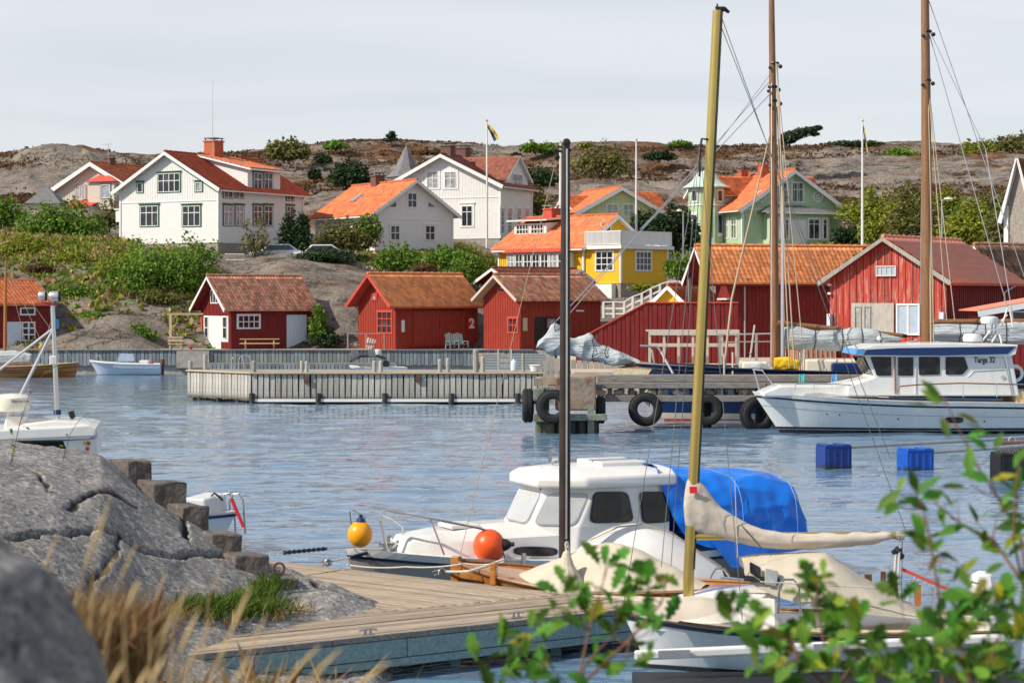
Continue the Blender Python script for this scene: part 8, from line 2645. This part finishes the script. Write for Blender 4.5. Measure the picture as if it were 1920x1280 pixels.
MB().beam(q(L0, .9, DZ - .2), q(L1 - .5, .9, DZ - .2), .14, .2).build('bearer', M['dark_wood'], dock)
fe = lambda s, off, z: f0 + w_ * s + wn_ * off - o_ + Vector((0, 0, z))
MB().beam(fe(-3, -.02, DZ - .1), fe(meet(f0, w_, back, u) + 1.2, -.02, DZ - .1), .05, .17).build('fascia_board', M['green_wood'], dock)

for i, (px, py, l) in enumerate(((690, 1190, 'mooring cleat on the near dock edge left of the leafy bush'), (968, 1158, 'mooring cleat on the near dock edge beside the leafy bush'), (825, 1078, 'mooring cleat at the far dock edge below the wooden boat'), (1018, 1103, 'mooring ring at the far dock edge by the wooden boat'), (612, 1060, 'mooring ring at the far dock corner by the knoll'))):
    p = dp(px, py); t = thing('mooring_cleat', l, 'cleat', (p.x, p.y, DZ + .004), .5, 'cleats on the dock')
    MB().bx(-.09, .09, -.03, .03, 0, .015).build('base', M['galv'], t)
    mb = MB(); mb.tube([(-.13, 0, .06), (-.05, 0, .075), (.05, 0, .075), (.13, 0, .06)], [.012, .018, .018, .012], 7); mb.tube([(-.04, 0, 0), (-.035, 0, .075)], .016, 6); mb.tube([(.04, 0, 0), (.035, 0, .075)], .016, 6); mb.build('horn', M['galv'], t, True)
    if i > 1: MB().torus((.02, -.02, .05), .05, .016, 'Y', 12, 6).build('ring', M['galv'], t)


def rope(pts, r, label, m='rope', sag=.05, snub=None):
    t = thing('mooring_rope', label, 'rope', pts[0]); P0 = Vector(pts[0]); out = []
    for a, b_ in zip(pts[:-1], pts[1:]):
        for k in range(8):
            f = k / 8; out.append(Vector(a).lerp(Vector(b_), f) - P0 - Vector((0, 0, sag * 4 * f * (1 - f))))
    out.append(Vector(pts[-1]) - P0)
    MB().tube(out, r, 6).build('line', M[m], t, True)
    if snub:
        a, b_ = out[int(len(out) * snub[0])], out[int(len(out) * snub[1])]
        mb = MB(); n = 26
        mb.tube([a.lerp(b_, k / n) for k in range(n + 1)], [.024 + .014 * (k % 3 == 0) for k in range(n + 1)], 8); mb.build('snubber', M['navy_stripe'], t, True)
    return t


d3 = lambda px, py: (dp(px, py).x, dp(px, py).y, DZ + .05)
rope([d3(612, 1058), W8(s8(700, 1032, -.25))], .012, 'pale rope with dark snubber from the dock corner to the cabin boat bow', sag=.02, snub=(.45, .8))
rope([d3(650, 1064), at(760, 1062, 32.0), at(870, 1056, 31.4), at(945, 1053, 31.2)], .014, 'long white rope drooping along the far dock edge', sag=.03)
rope([d3(828, 1076), at(880, 1070, 30.9), at(945, 1048, 31.0)], .022, 'thick grey rope from the dock ring to the wooden boat', sag=.01)
rope([at(522, 1036, 31.5), at(612, 1028, 32.3), W8(s8(668, 1024, 0))], .010, 'thin rope with striped snubber from the knoll to the cabin boat bow', sag=.01, snub=(.08, .5))

# ------------------------------------------------------------------ steps on the knoll
st = thing('concrete_steps', 'worn brown concrete steps climbing the granite knoll', 'steps', (gx(430, 29), 29, 0))
so = Vector((gx(430, 29), 29, 0))
for k, (xl, xm, xr, yt, yb, D) in enumerate(((203, 240, 284, 863, 897, 30.2), (256, 290, 350, 903, 946, 29.7), (304, 342, 393, 948, 990, 29.4), (355, 398, 455, 1000, 1038, 29.0), (410, 440, 506, 1041, 1082, 28.6), (506, 520, 559, 1085, 1122, 28.4))):
    pl_ = at(xl, yt, D + .45); pm = at(xm, yt + 1, D); pr = at(xr, yt - 1, D + .12); h_ = (yb - yt) / F * D + .12
    z = pm.z
    P = [Vector((p.x, p.y, z)) for p in (pl_, pm, pr)]; P.append(P[0] + (P[2] - P[1]))
    mb = MB(); rs = []
    for zz_, sc in ((-h_ - .25, 1.02), (-h_ * .5, 1.0), (-.03, 1.0), (0, .96)):
        c = sum(P, Vector()) / 4; ring = []
        for i in range(4):
            for f in (0, .33, .66):
                p = P[i].lerp(P[(i + 1) % 4], f); p = c + (p - c) * sc
                ring.append(p - so + Vector((r4.uniform(-.015, .015), r4.uniform(-.015, .015), zz_ + r4.uniform(-.012, .012))))
        rs.append(ring)
    mb.loft(rs, True, True); mb.build('step', M['brown_concrete'], st, bevel=.012)
t = thing('iron_ring', 'rusty iron mooring ring set in the knoll beside the lowest steps', 'ring', at(523, 1078, 28.3))
MB().torus((0, 0, .10), .075, .018, 'Y', 20, 8, 1).build('ring', M['rust'], t, True); MB().tube([(0, .03, -.15), (0, 0, .04)], .022, 6).build('bolt', M['rust'], t)


def blades(name, spots, n, size, m, label, spread, lean=.35, wide=.03, cat='grass'):
    k = rng.integers(0, len(spots), n); B = np.array(spots)[k] + np.concatenate([rng.normal(0, 1, (n, 2)) * spread, np.zeros((n, 1))], 1)
    d = np.concatenate([rng.normal(0, lean, (n, 2)), np.ones((n, 1))], 1); d /= np.linalg.norm(d, axis=1)[:, None]
    s = size * rng.uniform(.5, 1.3, n)[:, None]; sd = np.cross(d, rng.normal(0, 1, (n, 3))); sd /= np.linalg.norm(sd, axis=1)[:, None]; w = wide * s
    bend = np.concatenate([rng.normal(.1, .16, (n, 2)), -.05 * np.ones((n, 1))], 1) * s
    V_ = np.stack([B - sd * w, B + sd * w, B + d * s * .55 + sd * w * .7, B + d * s + bend, B + d * s * .55 - sd * w * .7], 1).reshape(-1, 3)
    return tag(np_mesh(name, V_, np.arange(n * 5).reshape(-1, 5), m, nside=5), label, cat, kind='stuff')


kz = lambda px, py: (lambda q_: (q_[0], q_[1], knoll_z(960 + q_[0] * F / q_[1], q_[1])))(to_pt(px, py))
blades('green_grass', [kz(px, py) for px, py in ((350, 1150), (380, 1148), (410, 1142), (440, 1140), (470, 1128), (490, 1112), (505, 1105), (480, 1150), (455, 1160), (400, 1158), (500, 1125), (515, 1150))], 1500, .26, LM['grass'], 'green grass growing at the foot of the concrete steps', .09, .5, .035)
blades('dry_tuft', [kz(px, py) for px, py in ((330, 1160), (520, 1160), (560, 1150), (420, 1170), (300, 1150))], 260, .22, LM['straw'], 'dry grass tufts at the foot of the knoll by the dock', .12, .5, .03)
sp = []
for k in range(70):
    px = 80 + 170 * rng.random() ** 1.2; D = rng.uniform(6.6, 8.2)
    zt = gz(1110 + 90 * abs((px - 170) / 170) ** 1.6 + (60 if px > 250 else 0), D) - .28
    sp.append((gx(px, D), D, zt))
blades('brown_grass', sp, 7000, .28, leaf_mat('brown_grass_blade', (.24, .155, .07), .03, .55, .3), 'dense brown dry grass behind the blurred boulder', .05, .36, .008)
sp = [(gx(px, D), D, gz(1300, D) - .25) for px, D in ((260, 9), (300, 9.5), (340, 9), (380, 10), (420, 9.5), (470, 10), (520, 10), (570, 10.5), (230, 8.5), (610, 10.5))]
blades('low_grass', sp, 320, .42, LM['straw'], 'short dry grass along the bottom edge before the dock', .16, .45, .02)
mb = MB()
for (px, py, bx_, by_, D, hd) in ((100, 1055, 60, 1150, 10, 1), (108, 1000, 75, 1120, 10, 1), (190, 965, 150, 1180, 9, 1), (206, 930, 180, 1120, 9.5, 1), (258, 1015, 215, 1150, 9, 1), (225, 1035, 180, 1100, 9, 1), (312, 1070, 290, 1160, 10, 1), (352, 1095, 330, 1200, 10, 1), (432, 1014, 393, 1160, 10, 0), (262, 1085, 245, 1170, 7.5, 2), (232, 1240, 212, 1130, 7, 2), (280, 1250, 262, 1150, 7, 2), (375, 1140, 330, 1290, 8, 2), (400, 1150, 365, 1290, 8.5, 1), (470, 1100, 420, 1290, 8, 2), (310, 1230, 285, 1300, 7, 2), (500, 1150, 455, 1290, 9, 1), (330, 1130, 300, 1280, 9, 1), (600, 1210, 520, 1290, 7.5, 1), (640, 1215, 560, 1290, 7.5, 1), (730, 1240, 640, 1285, 7, 1), (440, 1170, 400, 1300, 8.5, 1), (205, 1120, 190, 1180, 8, 1), (150, 1110, 130, 1180, 9, 1), (470, 1230, 430, 1310, 7.5, 1), (370, 1210, 340, 1300, 8, 1)):
    D *= .52
    b_ = at(bx_ - (px - bx_) * .5, max(by_, py + 60) + 120, D); tp = at(px, py, D); c = b_.lerp(tp, .55) + Vector((-.02, 0, .02))
    mb.tube([b_, c, tp], [.0016, .0014, .001], 5)
    if hd:
        r = .0022 * hd; n = 6
        hp = [c.lerp(tp, .25 + .75 * k / n) for k in range(n + 1)]
        mb.tube(hp, [r * math.sin(math.pi * (.12 + .86 * k / n)) + .001 for k in range(n + 1)], 6)
o = mb.build('grass_stalk', mat('straw_stalk', (.55, .40, .19), .8, var=.2, vs=20)); tag(o, 'tall straw coloured grass stalks with seed heads along the bottom left', 'grass', kind='stuff')

# blurred boulder close to the eye
r_, nn = [], 40
V_ = []
c = Vector((-1.25, 4.0, 3.98))
for i in range(nn + 1):
    for j in range(2 * nn):
        th, ph = math.pi * i / nn, math.pi * j / nn
        V_.append((math.sin(th) * math.cos(ph), math.sin(th) * math.sin(ph), math.cos(th)))
V_ = np.array(V_); rr_ = 1 + .10 * fbm(V_[:, 0] * 2 + 3, V_[:, 2] * 2 + V_[:, 1], 3, 4)
V2 = V_ * rr_[:, None] * np.array([.47, .45, .62]) + np.array(c)
Q = [(i * 2 * nn + j, i * 2 * nn + (j + 1) % (2 * nn), (i + 1) * 2 * nn + (j + 1) % (2 * nn), (i + 1) * 2 * nn + j) for i in range(nn) for j in range(2 * nn)]
o = np_mesh('boulder', V2, np.array(Q), M['granite_near'], smooth=True); tag(o, 'large grey boulder close up at the bottom left corner', 'rock')

# ------------------------------------------------------------------ leafy saplings in front
def leaf_mesh(kind, seed):
    r5 = random.Random(seed); mb = MB()
    if kind == 'oak': prof = [(0, .012), (.12, .05), (.2, .15), (.28, .09), (.4, .24), (.5, .14), (.62, .30), (.73, .17), (.85, .21), (.94, .1), (1, .0)]
    else: prof = [(0, .01), (.1, .06), (.25, .14), (.45, .18), (.65, .15), (.85, .08), (1, 0)]
    rows = []; bend = r5.uniform(-.25, .5); fold = r5.uniform(.15, .5)
    for t_, w in prof:
        z = -bend * t_ * t_; wl, wr = w * r5.uniform(.85, 1.15), w * r5.uniform(.85, 1.15)
        rows.append([Vector((-wl, t_, z + fold * wl)), Vector((0, t_, z)), Vector((wr, t_, z + fold * wr))])
    mb.loft(rows, False); mb.tube([(0, -.12, .01), (0, 0, 0), (0, .9, -bend * .81 - .004)], [.011, .010, .003], 4)
    o = mb.build('leaf', LM['oak']); me = o.data; bpy.data.objects.remove(o); me.shade_smooth(); return me


OAK = [leaf_mesh('oak', k) for k in range(5)]; ASP = [leaf_mesh('asp', 50 + k) for k in range(4)]
r6 = random.Random(77)


def sapling(name, label, D, stems, clusters, meshes, px_len, per, base):
    root = thing(name, label, 'sapling', base); o_ = Vector(base); mb = MB(); cnt = 0
    for pts in stems:
        P = [at(px, py, D + dd) - o_ for px, py, dd in pts]; n = len(P)
        mb.tube(P, [lerp(.0062, .0022, k / (n - 1)) * min(1, D / 7) for k in range(n)], 6)
    nodes = [Vector(p[:3]) for s_ in stems for p in s_]
    for cl in clusters:
        px, py = cl[0], cl[1]; k_ = cl[2] if len(cl) > 2 else per; D2 = D + r6.uniform(-.5, .5); c = at(px, py, D2) - o_
        q_ = min(nodes, key=lambda p: (p.x - px) ** 2 + (p.y - py - 25) ** 2); pp = at(q_.x, q_.y, D + q_.z) - o_
        mb.tube([pp, pp.lerp(c, .5) + Vector((0, 0, -.015)), c], [.003, .0022, .0015], 5)
        for i in range(k_):
            o = bpy.data.objects.new('leaf', r6.choice(meshes)); COL.objects.link(o); o.parent = root
            L_ = px_len * r6.uniform(.6, 1.15) / F * D2
            a = r6.uniform(0, 2 * math.pi)
            dirv = Vector((math.cos(a), r6.uniform(-.9, .5), .45 + math.sin(a) * .75)).normalized()
            up = Vector((r6.uniform(-.6, .6), r6.uniform(-1.2, .2), r6.uniform(.2, 1))).normalized()
            x = dirv.cross(up).normalized(); z = x.cross(dirv)
            m_ = Matrix((x, dirv, z)).transposed()
            o.rotation_euler = m_.to_euler(); o.scale = (L_,) * 3
            o.location = c + Vector((r6.uniform(-1, 1), r6.uniform(-1, 1), r6.uniform(-1, 1))) * .02 + dirv * L_ * .08
            cnt += 1
    mb.build('stem', M['twig'], root)
    return root


def base_at(px, D): return (gx(px, D), D, shore_z(gx(px, D), D) - .02)


sapling('oak_sapling', 'oak sapling with lobed leaves before the dock edge, left of the sailing boat', 7.0,
        [[(1060, 1420, 0), (1080, 1290, 0), (1105, 1180, .1), (1125, 1110, .1), (1140, 1060, .2)], [(1080, 1290, 0), (1180, 1200, -.2), (1240, 1130, -.2), (1250, 1090, -.2)], [(1060, 1420, 0), (1010, 1300, .2), (985, 1220, .2), (960, 1180, .2)], [(1080, 1290, 0), (1100, 1240, .3), (1160, 1180, .3)]],
        [(940, 1215), (985, 1190), (902, 1240, 4), (950, 1260), (1035, 1140), (1060, 1110), (1135, 1065, 7), (1110, 1090, 4), (1155, 1115, 4), (1215, 1100), (1240, 1080, 5), (1095, 1160), (1195, 1150), (1150, 1190), (1235, 1165), (1110, 1235), (1045, 1262), (1170, 1245), (990, 1262, 5), (1225, 1200, 4), (1020, 1200, 4)], OAK, 52, 6, base_at(1060, 7.0))
sapling('oak_sapling', 'oak sapling with one bright yellow leaf in front of the beige cockpit cover', 6.7,
        [[(1550, 1440, 0), (1560, 1300, 0), (1545, 1200, 0), (1530, 1130, 0), (1535, 1080, 0)], [(1560, 1300, 0), (1610, 1230, .2), (1605, 1180, .2)], [(1560, 1300, 0), (1500, 1230, -.1), (1460, 1180, -.1), (1370, 1140, -.1)]],
        [(1368, 1148, 4), (1420, 1170, 4), (1375, 1180, 3), (1535, 1085, 6), (1550, 1120), (1520, 1135, 5), (1480, 1180, 7), (1470, 1210), (1600, 1165), (1615, 1195), (1580, 1215), (1520, 1230), (1560, 1258), (1455, 1250), (1425, 1255, 5), (1635, 1245), (1500, 1268), (1600, 1268), (1540, 1185), (1660, 1265, 4)], OAK, 56, 7, base_at(1550, 6.7))
sapling('oak_sapling', 'dense oak sapling filling the bottom right corner', 6.4,
        [[(1830, 1440, 0), (1825, 1300, 0), (1800, 1200, 0), (1790, 1120, 0)], [(1825, 1300, 0), (1870, 1210, .2), (1890, 1130, .2)], [(1825, 1300, 0), (1750, 1240, -.2), (1700, 1200, -.2)]],
        [(1740, 1215, 8), (1770, 1195), (1800, 1145), (1830, 1120), (1875, 1130), (1850, 1185), (1900, 1205, 8), (1760, 1255, 8), (1820, 1252, 8), (1900, 1262, 8), (1700, 1235), (1690, 1268), (1860, 1262, 8), (1800, 1215), (1910, 1150), (1725, 1262, 8), (1690, 1125, 4), (1785, 1170), (1910, 1095, 5), (1840, 1220)], OAK, 58, 7, base_at(1830, 6.4))
sapling('aspen_sapling', 'slender twigs with narrow green leaves rising at the right edge', 6.8,
        [[(1960, 1400, 0), (1925, 1100, 0), (1915, 1010, 0), (1870, 930, 0), (1830, 870, 0), (1795, 800, 0), (1770, 745, 0)], [(1760, 1420, 0), (1770, 1220, 0), (1758, 1100, 0), (1745, 1020, 0), (1730, 950, 0), (1705, 900, 0)], [(1925, 1100, 0), (1860, 1010, .1), (1800, 980, .1), (1750, 940, .1)], [(1940, 1200, 0), (1900, 1010, -.2), (1905, 920, -.2), (1912, 850, -.2)]],
        [(1772, 750, 2), (1735, 757, 1), (1790, 785, 2), (1762, 775, 1), (1812, 820, 1), (1855, 855, 3), (1860, 895, 2), (1905, 885, 2), (1690, 925, 3), (1675, 945, 2), (1715, 930, 3), (1768, 945, 2), (1795, 945, 2), (1745, 1000, 4), (1740, 1030, 3), (1765, 1040, 3), (1832, 975, 2), (1870, 960, 2), (1905, 965, 4), (1912, 1010, 4), (1850, 1010, 3), (1890, 1050, 4), (1790, 1080, 3), (1820, 905, 2), (1910, 930, 3), (1865, 985, 2), (1775, 1110, 3)], ASP, 56, 3, base_at(1830, 6.8))
sapling('creeping_twig', 'thin leafy twigs growing on top of the knoll before the lamp-mast boat', 27.5,
        [[(20, 870, 0), (38, 790, 0), (55, 740, 0), (82, 700, 0), (104, 686, 0)], [(118, 862, 0), (125, 838, 0), (132, 812, 0), (150, 785, 0), (172, 769, 0)]],
        [(40, 780, 2), (25, 815, 3), (54, 757, 2), (62, 735, 1), (88, 698, 2), (104, 686, 1), (128, 815, 2), (122, 840, 1), (30, 840, 2), (45, 800, 1)], ASP, 13, 2, (gx(60, 27.5), 27.5, 2.3))
